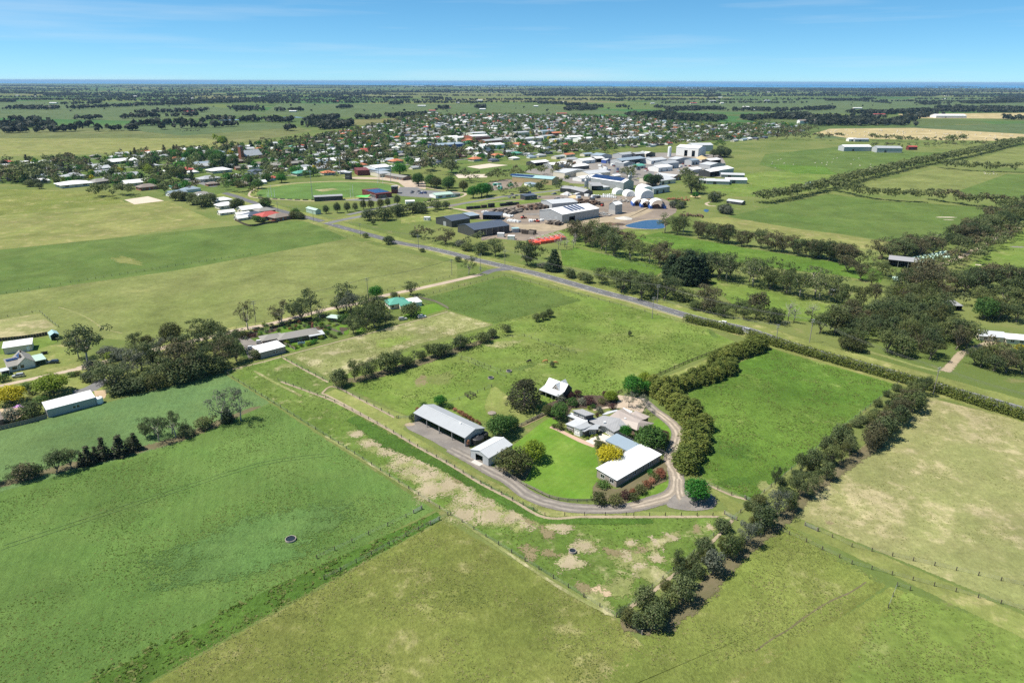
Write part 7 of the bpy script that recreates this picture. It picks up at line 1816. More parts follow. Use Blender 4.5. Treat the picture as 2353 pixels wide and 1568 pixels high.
for f, x, y, sh, co, sc, da, lb in (
 (s1,700,690, 'hip', 'white', 2.4,.1, 'sprawling white-roofed nursing home beside the open paddock'),(s1,690,620, 'hip', 'zinc', 1.8,.1, 'grey-roofed rear wing of the nursing home'),(s1,930,670, 'hip', 'tile', 1.6,.5, 'grey-roofed end wing of the nursing home'),
 (s1,930,545, 'gable', 'pale', 1.7,.3, 'tall zinc-gabled hall behind the nursing home'),(s1,940,590, 'gable', 'zinc', 1.5,.3, 'blue-grey house before the zinc-gabled hall'),(s1,1150,470, 'gable', 'white', 2.6,.2, 'wide white-roofed school building on the main road'),(s1,1190,610, 'gable', 'zinc', 1.7,.1, 'low grey house beside the car park'),
 (s1,1390,720, 'hip', 'brown', 1.5,.1, 'brown hip-roofed house before the white arched shed'),(s1,1270,680, 'gable', 'white', 1.6,.1, 'white-roofed long shed beside the round tree'),(s1,1390,650, 'gable', 'white', 1.2,.9, 'white gabled house beside the round tree'),(s1,2060,560, 'hip', 'white', 2.0,.1, 'large white hip-roofed house above the green'),
 (s1,1900,520, 'gable', 'zinc', 2.0,.1, 'long zinc-roofed building above the green'),(s1,1960,640, 'hip', 'zinc', 1.7,.2, 'old slate-grey house with verandahs at the main road'),(s1,1770,550, 'hip', 'red', 1.0,0, 'small red-roofed house beside the big gum'),(s1,2220,470, 'hip', 'brown', 1.3,0, 'brown hip-roofed house beside the church'),
 (s1,1900,795, 'hip', 'tile', 1.4,.1, 'grey tile-roofed house below the main road'),(s1,1660,775, 'gable', 'blue', 1.2,.2, 'blue-roofed house with paddling pool'),(s1,1820,815, 'gable', 'white', 1.1,.1, 'long white-roofed shed below the main road'),(s1,1440,400, 'gable', 'white', 2.0,.1, 'white low building behind the school'),(s1,1350,385, 'gable', 'orange', 1.2,.1, 'orange brick house behind the school'),
 (s1,1800,360, 'gable', 'white', 2.4,.1, 'long white industrial hall at the far town edge'),(s1,430,480, 'hip', 'pale', 1.3,.3, 'pale hip-roofed house among the dark trees'),(s1,730,470, 'hip', 'orange', 1.2,.1, 'salmon-roofed house among the dark trees'),(s1,60,480, 'hip', 'red', 1.2,.1, 'red-roofed house at the town end'),
 (s1,415,580, 'hip', 'brown', 1.2,.1, 'russet-roofed house in the dark trees'),(s1,320,640, 'hip', 'white', .8,.1, 'small white-roofed house in the dark trees'),
 (r8,440,490, 'hip', 'white', 1.2,0, 'white hip-roofed house at the paddock fence, farther of two'),(r8,480,540, 'hip', 'white', 1.3,0, 'white hip-roofed house at the paddock fence, nearer of two'),(r8,480,600, 'gable', 'white', .9,0, 'low white sheds behind the paddock fence'),(r8,700,575, 'gable', 'white', 1.3,.1, 'white-gabled house with red side roof'),(r8,630,615, 'gable', 'white', .8,0, 'white shed at the corner of the pocket of houses'),
 (r8,640,650, 'gable', 'white', .9,.1, 'long white shed at the corner of the pocket of houses'),(r8,840,590, 'hip', 'tile', 1.2,0, 'grey tile-roofed house in the pocket by the road'),(r8,880,640, 'hip', 'red', 1.5,.1, 'red-roofed house nearest the green paddock'),(r8,980,650, 'hip', 'brown', 1.3,.2, 'brown tile-roofed house with solar panels nearest the road'),(r8,740,630, 'hip', 'dark', 1.2,.1, 'dark-roofed house in the pocket by the road'),
 (r8,895,280, 'hip', 'red', 1.2,0, 'bright red-roofed house at the head of the oval'),(r8,290,290, 'hip', 'zinc', 1.3,0, 'slate-grey villa at the main road corner'),(r8,350,330, 'hip', 'brown', 1.0,0, 'brown cottage at the main road corner'),(r8,430,205, 'hip', 'white', 1.6,0, 'white hip-roofed house beside the green lawn'),(r8,250,150, 'gable', 'blue', 1.6,.1, 'pale blue-roofed house behind the green lawn'),
 (r8,590,120, 'hip', 'brown', 1.3,0, 'brown hip-roofed villa before the church'),(r8,100,195, 'hip', 'red', 1.2,0, 'dark red-roofed house behind the green lawn'),
 (r8,1500,110, 'gable', 'white', 2.8,.1, 'long white school block with red brick ends'),(r8,1380,130, 'gable', 'blue', 1.8,.1, 'blue-grey school hall beside the long white block'),(r8,960,160, 'hip', 'tile', 1.6,0, 'grey tile-roofed unit in the row behind the oval'),(r8,1220,180, 'hip', 'zinc', 1.5,.1, 'zinc-roofed unit in the row behind the oval'),(r8,980,200, 'hip', 'white', 1.3,.1, 'white-roofed unit in the row behind the oval'),
 (r8,1180,235, 'hip', 'green', 1.5,.1, 'green-roofed unit beside the oval drive'),(r8,2070,120, 'hip', 'orange', 1.4,.1, 'salmon-roofed house beside the long white school'),(r8,1790,80, 'hip', 'white', 1.5,.1, 'white-roofed house with cream walls behind the school'),(r8,2260,120, 'gable', 'white', 1.6,.1, 'white-roofed house behind the big dark green tree'),
 (r5,700,100, 'hip', 'orange', 1.4,.1, 'bright orange-roofed house behind the field'),(r5,160,120, 'gable', 'white', 1.4,.1, 'white-roofed house among dark gums'),(r5,900,65, 'hip', 'orange', 1.4,0, 'salmon hip-roofed house behind the field'),(r5,740,60, 'gable', 'white', 1.5,.1, 'low white-roofed house behind the orange one'),(r5,1080,45, 'hip', 'green', 1.3,0, 'green-roofed house behind the field'),
):
 house(sh, co, gz(f, x, y), base_ang + da, sc, lb)
p0, p1 = gz(r8,665,92), gz(r8,815,75)
rz, L = A2(p0, p1)
ch = empty('church', (p0[0], p0[1],0), rz)
tag(ch, 'red brick church with steep silver roof and square tower', 'church')
volume(ch, (0,0,0),0,34,18,6, 'gx', 8,.4, 'wall_brick', 'roof_pale', holes=[('f', 5 + k * 6,7 + k * 6,2,5) for k in range(5)])
volume(ch, (-7,2,0),0,6,6,21, 'hip', 2.0,.1, 'wall_brick', 'roof_dark', holes=[('f', 2,4,15,18)])
HSPOTS.append((p0[0] + 14, p0[1] + 8,34))
for f, x, y, l_, d_, h_, rf, wl, lb in ((s2,1890,505,62,34,8, 'roof_blue', 'wall_blue', 'big blue-walled store in the town centre'),(s2,2165,450,44,30,14, 'roof_white', 'wall_brick', 'tall red brick block in the town centre'),(s2,2150,400,40,24,10, 'roof_pale', 'wall_cream', 'pale tall block behind the red brick one'),(s2,2090,455,30,20,7, 'roof_orange', 'wall_brick', 'terracotta-roofed brick shop beside the tall block'),
         (s2,2290,505,54,24,7, 'roof_white', 'wall_white', 'long white-roofed shop beside the centre'),(s2,2290,460,46,24,7, 'roof_zinc', 'wall_brick', 'brick shop with zinc roof in the centre'),(s2,1990,440,26,20,9, 'roof_white', 'wall_white', 'white two-storey shop near the blue store'),(s2,1900,425,36,20,7, 'roof_white', 'wall_white', 'low white shop row near the blue store'),(s2,1690,440,40,20,6, 'roof_white', 'wall_cream', 'white-roofed shop row at the centre edge'),
         (s3,60,450,44,26,12, 'roof_pale', 'wall_brick', 'red brick hotel block'),(s3,190,500,40,22,7, 'roof_white', 'wall_white', 'white shop before the hotel block'),(s3,300,440,34,22,7, 'roof_pale', 'wall_white', 'pale shop behind the hotel block'),(s3,520,440,70,26,7, 'roof_pale', 'wall_cream', 'long pale supermarket roof'),(s3,440,385,44,24,8, 'roof_zinc', 'wall_cream', 'zinc-roofed hall behind the supermarket'),
         (s3,680,370,40,24,8, 'roof_blue', 'wall_white', 'blue-roofed hall at the centre edge'),(s3,690,415,36,18,7, 'roof_zinc', 'wall_white', 'zinc shop row at the centre edge'),(s3,930,425,56,22,7, 'roof_white', 'wall_cream', 'white station building by the gum belt'),(s3,810,445,56,18,6, 'roof_pale', 'wall_cream', 'pale long store by the gum belt'),(s3,1050,440,46,22,7, 'roof_white', 'wall_white', 'white hall by the gum belt'),
         (s3,760,385,36,20,7, 'roof_orange', 'wall_brick', 'terracotta-roofed hall at the centre edge'),(s3,1410,435,50,24,6, 'roof_white', 'wall_white', 'white-roofed hall behind the gum belt'),(s3,1520,430,40,22,6, 'roof_blue', 'wall_white', 'blue-roofed hall behind the gum belt')):
 c = gz(f, x, y)
 a = base_ang
 p0 = (c[0] - l_ / 2 * math.cos(a), c[1] - l_ / 2 * math.sin(a)); p1 = (p0[0] + l_ * math.cos(a), p0[1] + l_ * math.sin(a))
 bld('town_hall' if 'hall' in lb else 'shop', lb, 'shop', p0, p1, d_, h_, 'buildings of the town centre', roof='gx', rise=2.0, ov=.2, wall=wl, roofm=rf, holes=[('f', l_ * t, l_ * t + 3,.8,3) for t in (.1,.3,.5,.7)])
 HSPOTS.append((c[0], c[1] + d_ / 2, l_ * .62))
def near_path(x, y, path, d):
 for (ax, ay),(bx_, by) in zip(path[:-1], path[1:]):
  vx, vy = bx_ - ax, by - ay
  t = max(0, min(1,((x - ax) * vx + (y - ay) * vy) / max(vx * vx + vy * vy, 1e-6)))
  if (x - ax - t * vx) ** 2 + (y - ay - t * vy) ** 2 < d * d: return True
 return False
OVX = inset(ov, -14 if area2(ov) > 0 else -14)
EXCL = [OVX, ZL(r5,[(400,220),(500,100),(1330,120),(1320,215),(900,300),(600,290)]), ZL(r8,[(1500,240),(1700,190),(2353,190),(2353,420),(2000,420)]),
  ZL(s3,[(1150,560),(1270,510),(1760,490),(1780,520),(1400,560)]), ZL(s3,[(420,620),(1000,560),(1700,540),(2353,480),(2600,700),(2353,900),(1200,940),(0,780)]),
  ZL(r8,[(90,240),(330,215),(700,205),(690,250),(480,250),(200,290)]), ZL(s1,[(1450,520),(1620,490),(1800,490),(1700,540),(1500,560)])]
ca, sa = math.cos(rd_ang), math.sin(rd_ang)
tx = [p[0] * ca + p[1] * sa for p in TOWN]; ty = [-p[0] * sa + p[1] * ca for p in TOWN]
STREETS_U, STREETS_V = [],[]
u = min(tx)
while u < max(tx):
 v = min(ty)
 while v < max(ty):
  for (row_, du) in ((0,0),(1,30)):
   x0, y0 = u + du, v
   x = x0 * ca - y0 * sa + RNG.normal() * 2; y = x0 * sa + y0 * ca + RNG.normal() * 2
   if in_poly(x, y, TOWN) and in_view(x, y) and not any(in_poly(x, y, e) for e in EXCL) and not near_path(x, y, ROAD, 19) and not near_path(x, y, SR, 18) and all((x - hx) ** 2 + (y - hy) ** 2 > (hr + 8) ** 2 for hx, hy, hr in HSPOTS[-400:] + HSPOTS[:80]):
    if RNG.random() < 0.9:
     co = str(RNG.choice(['white', 'pale', 'zinc', 'tile', 'brown', 'red', 'orange', 'green', 'dark', 'blue'], p=[.14,.15,.22,.19,.09,.03,.05,.02,.08,.03]))
     house(str(RNG.choice(['hip', 'gable', 'ell'])), co, (x, y), rd_ang + (math.pi if row_ else 0) + math.pi / 2 + RNG.normal() * .05, RNG.uniform(.85,1.25))
  v += 21.5
 u += 82
patch('town_ground', TOWN, M['deep'],6.0)
u = min(tx) - 26
while u < max(tx):
 pts = [(u * ca - v * sa, u * sa + v * ca) for v in np.arange(min(ty), max(ty),40.0)]
 run = []
 for p in pts + [(1e9,1e9)]:
  if p[0] < 1e8 and in_poly(*p, TOWN) and not any(in_poly(*p, e) for e in EXCL): run.append(p)
  else:
   if len(run) > 3: stroke('street', run, 9, M['asphalt_far'],.1, n=1)
   run = []
 u += 82
for v in np.arange(min(ty) + 60, max(ty),190.0):
 pts = [(u_ * ca - v * sa, u_ * sa + v * ca) for u_ in np.arange(min(tx), max(tx),40.0)]
 run = []
 for p in pts + [(1e9,1e9)]:
  if p[0] < 1e8 and in_poly(*p, TOWN) and not any(in_poly(*p, e) for e in EXCL): run.append(p)
  else:
   if len(run) > 3: stroke('street', run, 10, M['asphalt_far'],.1, n=1)
   run = []
def set_houses(limit=300):
 HOUSES.sort(key=lambda q: -q['size'])
 for q in HOUSES[:limit]:
  o = empty('house', (q['xy'][0], q['xy'][1],0), q['ang'])
  o.scale = (q['sc'], q['sc'], q['sc'] * .9 if q['sc'] < 1.5 else 1.3)
  near = math.hypot(*q['xy']) < 1150
  for nm, me, lc, ro, subs in house_proto(q['shape'], q['colour']):
   if not near and nm in ('window', 'door'): continue
   c = link(nm, me, o, lc); c.rotation_euler = ro
   for sn, sm, sl_ in subs: link(sn.split('.')[0], sm, c, sl_)
  if q['label']: tag(o, q['label'], 'house')
  else: tag(o, '%s %s house in the streets of the town' % (LBL[q['colour']], SHAPES[q['shape']]), 'house', 'houses in the town streets')
 rest = HOUSES[limit:]
 if not rest: return
 mats, V, F, MI = [],[],[],[]
 for q in rest:
  c, s_ = math.cos(q['ang']), math.sin(q['ang'])
  for nm, me, lc, ro, subs in house_proto(q['shape'], q['colour']):
   if nm not in ('wall', 'roof'): continue
   mt = me.materials[0]
   if mt not in mats: mats.append(mt)
   b = len(V)
   for vv in me.vertices:
    x, y, z = (vv.co.x + lc[0]) * q['sc'],(vv.co.y + lc[1]) * q['sc'], vv.co.z * q['sc'] * .9
    V.append((x * c - y * s_ + q['xy'][0], x * s_ + y * c + q['xy'][1], z))
   for pl in me.polygons:
    F.append(tuple(b + i for i in pl.vertices)); MI.append(mats.index(mt))
 me = bpy.data.meshes.new('distant_houses')
 me.from_pydata(V, [], F)
 for m_ in mats: me.materials.append(m_)
 me.polygons.foreach_set('material_index', MI)
 tag(link('distant_houses', me), 'crowd of small far houses across the town', 'houses', None, 'stuff')
set_houses()
def town_tree(x, y, big=1.0):
 r = RNG.random()
 if r < .40: k, lf, h = pick(FG), pick(['leaf_gum', 'leaf_gum', 'leaf_gum_green', 'leaf_gum_red']), RNG.uniform(7,13)
 elif r < .86: k, lf, h = pick(FR), pick(['leaf_green', 'leaf_bright', 'leaf_green', 'leaf_pine', 'leaf_bright', 'leaf_gum']), RNG.uniform(5,10)
 elif r < .95: k, lf, h = pick(FP), pick(['leaf_pine', 'leaf_macro']), RNG.uniform(8,13)
 else: k, lf, h = pick(FR), pick(['leaf_lime', 'leaf_yellow', 'leaf_purple', 'leaf_lime']), RNG.uniform(5,8)
 nm = NAMES[k.rstrip('0123456789')]
 lb = {'leaf_lime': 'lime-green garden tree between the town roofs', 'leaf_yellow': 'yellow garden tree between the town roofs', 'leaf_purple': 'plum-coloured garden tree between the town roofs'}.get(lf, {'gum_tree': 'gum rising between the roofs of the town', 'shade_tree': 'round green tree between the roofs of the town', 'pine_tree': 'dark conifer between the roofs of the town'}[nm])
 plant(k, lf, (x, y), h * big, lb, 'tree', 'trees among the town roofs', w=h * big * RNG.uniform(.8,1.1) if nm != 'pine_tree' else h * .6)
txs, tys = [p[0] for p in TOWN],[p[1] for p in TOWN]
hp = np.array([(h_[0], h_[1], h_[2]) for h_ in HSPOTS])
n = 0
while n < 7000:
 x, y = RNG.uniform(min(txs), max(txs)), RNG.uniform(min(tys), max(tys))
 n += 1
 if not in_poly(x, y, TOWN) or not in_view(x, y) or any(in_poly(x, y, e) for e in EXCL) or near_path(x, y, ROAD, 7): continue
 if (((hp[:, 0] - x) ** 2 + (hp[:, 1] - y) ** 2) < (hp[:, 2] * .72) ** 2).any(): continue
 town_tree(x, y, 1.22)
LEAFY = GL([(-40,384),(330,354),(560,338),(700,320),(900,300),(900,370),(700,404),(560,436),(470,462),(330,428),(-40,422)])
lx, ly = [p[0] for p in LEAFY],[p[1] for p in LEAFY]
for n in range(2600):
 x, y = RNG.uniform(min(lx), max(lx)), RNG.uniform(min(ly), max(ly))
 if not in_poly(x, y, LEAFY) or not in_view(x, y) or any(in_poly(x, y, e) for e in EXCL) or near_path(x, y, ROAD, 7) or (((hp[:, 0] - x) ** 2 + (hp[:, 1] - y) ** 2) < (hp[:, 2] * .72) ** 2).any(): continue
 if RNG.random() < .45: town_tree(x, y, 1.25)
for f, x, y, n_, sp, hh, ks, lvs, lb, gp in (
 (s1,120,640,30,150,(12,19), G3,['leaf_gum', 'leaf_gum_red', 'leaf_gum_green'], 'dark gum in the tall stand at the town end', 'stand at the town end'),(s1,300,620,24,150,(12,20), G3,['leaf_gum', 'leaf_gum_green'], 'dark gum in the tall stand at the town end', 'stand at the town end'),(s1,300,690,8,80,(6,9), W3,['leaf_gum', 'leaf_gum_green'], 'low wattle under the stand at the town end', 'wattles at the town end'),
 (s1,650,500,20,160,(11,16), G3,['leaf_gum', 'leaf_gum_red'], 'dark gum in the group behind the nursing home', 'gums behind the nursing home'),(s1,1340,500,9,90,(12,18), G3,['leaf_gum', 'leaf_gum'], 'broad gum at the main road bend', 'gums at the main road bend'),(s1,960,790,7,80,(12,15), G3,['leaf_gum', 'leaf_gum_green'], 'gum in the grove before the nursing home', 'grove before the nursing home'),(s1,1180,770,7,70,(11,15), G3,['leaf_gum'], 'gum in the grove before the nursing home', 'grove before the nursing home'),
 (s1,1550,760,4,50,(12,16), G3,['leaf_gum'], 'gum beside the sandy block', 'gums beside the sandy block'),(s1,1640,640,5,60,(15,22), T3 + G3,['leaf_gum', 'leaf_gum_green'], 'gum towering beside the main road', 'tall gums beside the main road'),(s1,2080,480,7,90,(14,22), R3,['leaf_green', 'leaf_green', 'leaf_bright'], 'great leafy tree before the church', 'leafy trees before the church'),(s1,1400,570,3,40,(10,13), R3,['leaf_lime', 'leaf_bright'], 'lime-green tree beside the white sheds', 'lime trees beside the sheds'),
 (s1,1830,440,6,80,(12,18), R3,['leaf_bright', 'leaf_green'], 'dark leafy tree in the town park', 'leafy town park trees'),(s1,1640,430,4,50,(12,16), R3,['leaf_bright'], 'dark leafy tree in the town park', 'leafy town park trees'),(s1,2130,310,5,60,(14,20), R3 + G3,['leaf_lime', 'leaf_green', 'leaf_gum'], 'tall mixed tree behind the church', 'trees behind the church'),(s1,1900,880,8,110,(10,14), G3 + W3,['leaf_gum', 'leaf_gum_green', 'leaf_gum'], 'gum along the paddock fence of the pocket houses', 'gums by the pocket houses'),
 (s1,1700,830,5,60,(8,12), W3,['leaf_gum', 'leaf_olive'], 'gum along the paddock fence of the pocket houses', 'gums by the pocket houses'),(r8,800,670,6,60,(4,6), W3,['leaf_olive', 'leaf_gum_green', 'leaf_green'], 'dark bush behind the corner paling fence', 'bushes at the corner fence'),(r8,1120,640,7,60,(5,8), W3,['leaf_gum', 'leaf_green', 'leaf_olive'], 'dark bush beside the road bend', 'bushes beside the road bend'),(r8,850,540,6,60,(7,11), W3 + G3,['leaf_gum', 'leaf_olive', 'leaf_green'], 'dark tree behind the pocket houses', 'trees behind the pocket houses'),
 (r8,560,545,5,50,(7,11), W3,['leaf_gum', 'leaf_gum_green'], 'dark tree between the pocket houses', 'trees between the pocket houses'),(r8,60,250,5,50,(14,20), G3 + R3,['leaf_gum', 'leaf_bright'], 'tall dark tree at the edge of the green lawn', 'trees at the green lawn'),
 (r5,250,200,8,90,(14,22), G3,['leaf_gum', 'leaf_gum_red'], 'tall dark gum behind the sand arena', 'tall gums behind the arena'),(r5,430,220,7,60,(15,22), G3,['leaf_gum', 'leaf_gum'], 'tall dark gum behind the sand arena', 'tall gums behind the arena'),(r5,420,80,14,160,(12,17), FG, ['leaf_gum', 'leaf_gum_red'], 'dark gum in the wood behind the arena', 'wood behind the arena'),(r5,60,160,8,90,(8,14), FG, ['leaf_gum', 'leaf_green'], 'dark gum in the wood behind the arena', 'wood behind the arena'),
 (s3,1430,770,8,80,(10,15), G3,['leaf_gum'], 'dark gum in the group beside the joinery shed', 'gums beside the joinery shed'),(s3,1640,850,7,80,(12,15), R3,['leaf_bright', 'leaf_pine'], 'dark green tree in the group behind the membrane sheds', 'dark trees behind the membrane sheds'),(s3,1980,790,7,70,(10,15), G3,['leaf_gum'], 'gum beside the estate paddock', 'gums beside the estate paddock'),(r6,830,160,3,30,(17,22), G3,['leaf_gum_green'], 'big gum standing at the estate paddock corner', 'big gums at the paddock corner'),
 (r6,1040,230,9,60,(7,11), W3 + G3,['leaf_gum', 'leaf_gum_green', 'leaf_grey'], 'scrubby gum around the little farmhouse', 'scrub around the farmhouse'),(r6,1120,330,8,70,(6,10), W3,['leaf_gum', 'leaf_grey'], 'scrubby gum around the little pond', 'scrub around the little pond'),(r6,680,290,9,70,(5,8), W3,['leaf_gum', 'leaf_grey'], 'low scrub behind the arched shelters', 'scrub behind the shelters'),(r6,840,205,1,1,(7,8),['round0'],['leaf_bright'], 'small round tree beside the log heap', None),
 (s3,2300,570,10,80,(13,18), R3,['leaf_pine', 'leaf_gum'], 'dark tree in the dense group beside the great factory', 'dense group beside the factory'),
 (s3,2300,480,6,60,(10,13), G3,['leaf_gum', 'leaf_green'], 'tree on the slope behind the great factory', 'trees behind the factory')):
 for i in range(n_):
  px = (x + RNG.normal() * sp * .55, y + RNG.normal() * sp * .16)
  h = RNG.uniform(*hh)
  plant(pick(ks), pick(lvs), gz(f, *px), h, lb, 'tree', gp, w=h * RNG.uniform(.85,1.1))
for f, path, st, hh, zg in ((s3,[(760,560),(900,545),(1050,535),(1180,560)],9,(13,19),10),(s3,[(1000,470),(1150,480),(1350,490),(1500,480),(1700,480),(1900,475),(2200,450)],9,(13,18),10),(s3,[(1050,520),(1200,510),(1250,540)],9,(12,16),8),(s2,[(1500,560),(1650,590),(1800,610),(1950,600)],9,(13,19),14),(s2,[(1650,650),(1750,640),(1830,650)],9,(14,20),10),
       (s2,[(1480,560),(1700,540),(1900,540)],10,(12,16),10),(s3,[(440,570),(520,565),(600,560)],10,(12,18),6),(s4,[(1300,306),(1390,312)],8,(12,17),5),(s4,[(1400,302),(1500,312),(1580,322)],8,(11,15),6),(s4,[(1600,322),(1700,326),(1800,330)],9,(10,16),6),(s4,[(1820,325),(1950,335)],8,(16,22),6),(s4,[(1650,350),(1780,345),(1900,338)],8,(6,10),6),(s4,[(1960,345),(2120,348)],8,(9,13),4),(s4,[(2180,345),(2240,352)],7,(12,17),5),(s4,[(1310,352),(1480,360),(1560,365)],9,(8,12),5),(s4,[(60,300),(300,290),(500,300),(750,300),(1000,300),(1090,310)],9,(12,18),16),(s4,[(350,265),(500,255),(760,270),(900,240)],10,(12,17),14)):
 row(ZL(f, path), st, FG, ['leaf_gum', 'leaf_gum_green', 'leaf_gum', 'leaf_gum_red'], hh, 'gum in the dark belts threading and edging the town', 'gum belts threading the town', 4,(.85,1.1), zig=zg)
# ------------------------------------------------------------------ far country: tree lines too far to tell apart
q5 = zoomer(0,280,1.1765)
q6 = zoomer(2088,280,1.1765)
BELTS = [(q5, a, b, d) for a, b, d in (
 ((0,268),(240,260),3),((0,275),(240,268),3),((0,295),(180,294),2),((180,292),(420,286),2),((250,272),(430,268),1),((430,290),(760,280),1.6),((760,280),(1130,264),1.3),((600,264),(990,250),1.6),((345,236),(485,232),1.6),((500,232),(530,232),2),((575,228),(915,218),2.2),((975,238),(1330,240),2),((1100,245),(1300,243),2),((1300,245),(1370,243),4),((640,205),(960,198),2.2),((60,184),(280,184),4),
 ((265,164),(460,160),2),((320,184),(640,172),2),((640,168),(900,164),3),((830,162),(1310,146),4),((1090,184),(1215,186),4),((960,196),(1215,192),2),((1225,194),(1420,194),2),((1450,262),(1650,262),5),((1450,240),(1580,232),5),((1500,280),(1640,268),4),((1660,230),(1800,230),2),((1820,226),(2000,216),3),((2000,218),(2200,218),3),((1340,284),(1370,284),2),((130,112),(330,118),2),((230,122),(340,120),5),((340,122),(900,126),1.4),((560,136),(630,136),3),
 ((650,126),(900,128),2),((720,112),(1300,116),1.6),((1250,128),(1700,122),2),((1590,140),(1625,136),4),((1510,116),(1800,112),3),((1700,108),(2100,106),3),((1800,138),(1950,132),2),((1980,132),(2120,140),1.5),((1835,162),(1885,160),5),((2060,184),(2110,182),3),((1590,182),(1650,178),2.5),((0,108),(120,110),2),((0,150),(60,152),3),((0,240),(180,243),1),((2240,180),(2280,178),4),((1270,158),(1310,142),2))] + [(q6, a, b, d) for a, b, d in (
 ((70,158),(200,162),3),((195,168),(300,170),4),((200,190),(350,186),4),((300,178),(500,176),2.5),((400,146),(680,144),1.5),((620,180),(680,182),2),((680,192),(830,186),5),((830,186),(950,190),3),((980,192),(1130,192),2.5),((1120,194),(1310,196),3),((1335,190),(1450,182),3),((1040,236),(1330,218),4),((1200,232),(1500,230),4),((1350,258),(1800,256),5),((1350,245),(1620,240),5),((1530,206),(1650,206),3),((1590,226),(1640,226),6),((1650,210),(1900,196),3),
 ((1900,196),(2353,200),4),((1950,180),(2353,186),4),((2080,158),(2353,150),5),((2250,140),(2353,130),4),((1430,146),(1570,144),3),((1580,142),(1640,140),2),((1670,124),(1960,126),2.5),((1200,120),(1480,122),2),((860,128),(920,122),2),((430,128),(480,126),3),((500,120),(530,118),4),((590,112),(900,110),3),((0,120),(260,118),3),((100,108),(500,104),2),((2260,232),(2350,234),3),((1800,222),(1950,218),3),((1740,244),(1830,236),3),((1870,162),(1950,160),5),((500,220),(700,212),5),((560,232),(900,240),6),((700,222),(940,236),5),((500,100),(1300,104),2),((1300,96),(2353,104),3),((0,90),(1200,92),3),((1200,88),(2353,96),3))]
far = []
for f, a, b, d in BELTS:
 P0, P1 = np.array(gz(f, *a)), np.array(gz(f, *b))
 Lb = np.linalg.norm(P1 - P0)
 n_ = int(min(900, max(8, Lb / 8 * d)))
 dist = (P0[1] + P1[1]) / 2
 wdt = 4 * d + dist * .0012 * d
 t_ = RNG.random(n_)
 gap = np.array([mnoise.noise(Vector((tt * Lb / 90, dist * .01,0))) for tt in t_])
 for tt, g in zip(t_, gap):
  if d < 2.6 and g < -.18: continue
  c = P0 + (P1 - P0) * tt
  far.append((c[0] + RNG.normal() * 4, c[1] + RNG.normal() * wdt, RNG.uniform(10,19)))
for k in range(140):
 v = 190 + 42 * RNG.random() ** 1.7
 u_ = RNG.uniform(-40,2390)
 c = np.array(G(u_, v + 6))
 an = RNG.choice([0.12,-.1,.05,1.5], p=[.35,.3,.25,.1]) + RNG.normal() * .06
 Lb = RNG.uniform(300,1100) * (1 + c[1] / 9000)
 for j in range(int(Lb / 8)):
  t_ = RNG.uniform(-.5,.5) * Lb
  far.append((c[0] + t_ * math.cos(an) + RNG.normal() * 5, c[1] + t_ * math.sin(an) + RNG.normal() * 9, RNG.uniform(8,15)))
for k in range(4200):        # the wooded country before the coast
 y = RNG.uniform(6500,15500)
 x = RNG.uniform(-.8,.8) * y
 if mnoise.noise(Vector((x * .00012, y * .0011,3))) < .08: continue
 far.append((x, y, RNG.uniform(14,26)))
for k in range(150):         # single paddock trees
 v = 205 + 55 * RNG.random()
 c = G(RNG.uniform(0,2352), v)
 if in_poly(c[0], c[1], TOWN): continue
 far.append((c[0], c[1], RNG.uniform(6,12)))
far = np.array([q for q in far if q[1] > 1350 and not in_poly(q[0], q[1], TOWN) and abs(q[0]) < .85 * q[1]])
K = 8
nT = len(far)
dirs = RNG.normal(size=(nT, K, 3)); dirs /= np.linalg.norm(dirs, axis=2)[:, :, None]
dirs[:, :, 2] = np.abs(dirs[:, :, 2]) * np.where(RNG.random((nT, K)) < .75,1,-.5)
h_ = far[:, 2][:, None]
wq = h_ * RNG.uniform(.42,.62,(nT, 1))
cen = np.stack([far[:, 0][:, None] + dirs[:, :, 0] * wq * .75, far[:, 1][:, None] + dirs[:, :, 1] * wq * .75, h_ * .55 + dirs[:, :, 2] * h_ * .36],2)
nn = dirs + RNG.normal(size=dirs.shape) * .35 + np.array([0,0,.25]); nn /= np.linalg.norm(nn, axis=2)[:, :, None]
aa = np.cross(nn, RNG.normal(size=nn.shape)); aa /= np.maximum(np.linalg.norm(aa, axis=2),1e-6)[:, :, None]
bb = np.cross(nn, aa)
sz = (h_ * RNG.uniform(.32,.48,(nT, K)))[:, :, None]
Q = np.stack([cen - aa * sz, cen - bb * sz * .8, cen + aa * sz, cen + bb * sz * .8],2).reshape(-1,3)
Lf = np.repeat(np.clip(RNG.normal(.4,.25, nT),0,1), K * 4)
o = link('far_woodland', np_mesh('far_woodland', Q, np.arange(len(Q)).reshape(-1,4), foliage('far_tree_leaves', (0.026,0.036,0.022),(0.050,0.060,0.033),(0.040,0.046,0.027),0.0, clump=.01), {'leaf': Lf}))
tag(o, 'dark tree lines and woods across the far plain', 'woodland', None, 'stuff')
for k in range(46):
 v = 208 + 60 * RNG.random()
 c = G(RNG.uniform(0,2352), v)
 if in_poly(c[0], c[1], TOWN) or c[1] < 1900: continue
 l_, d_ = RNG.uniform(18,45), RNG.uniform(12,20)
 bld('farm_building', 'far farm building with pale roof out on the plain', 'building', (c[0], c[1]),(c[0] + l_, c[1] + RNG.normal() * 4), d_, 5, 'far farm buildings on the plain', roof='gx', rise=2, wall='wall_cream', roofm=str(RNG.choice(['roof_white', 'roof_white', 'roof_pale', 'roof_red'])))
set_plants()
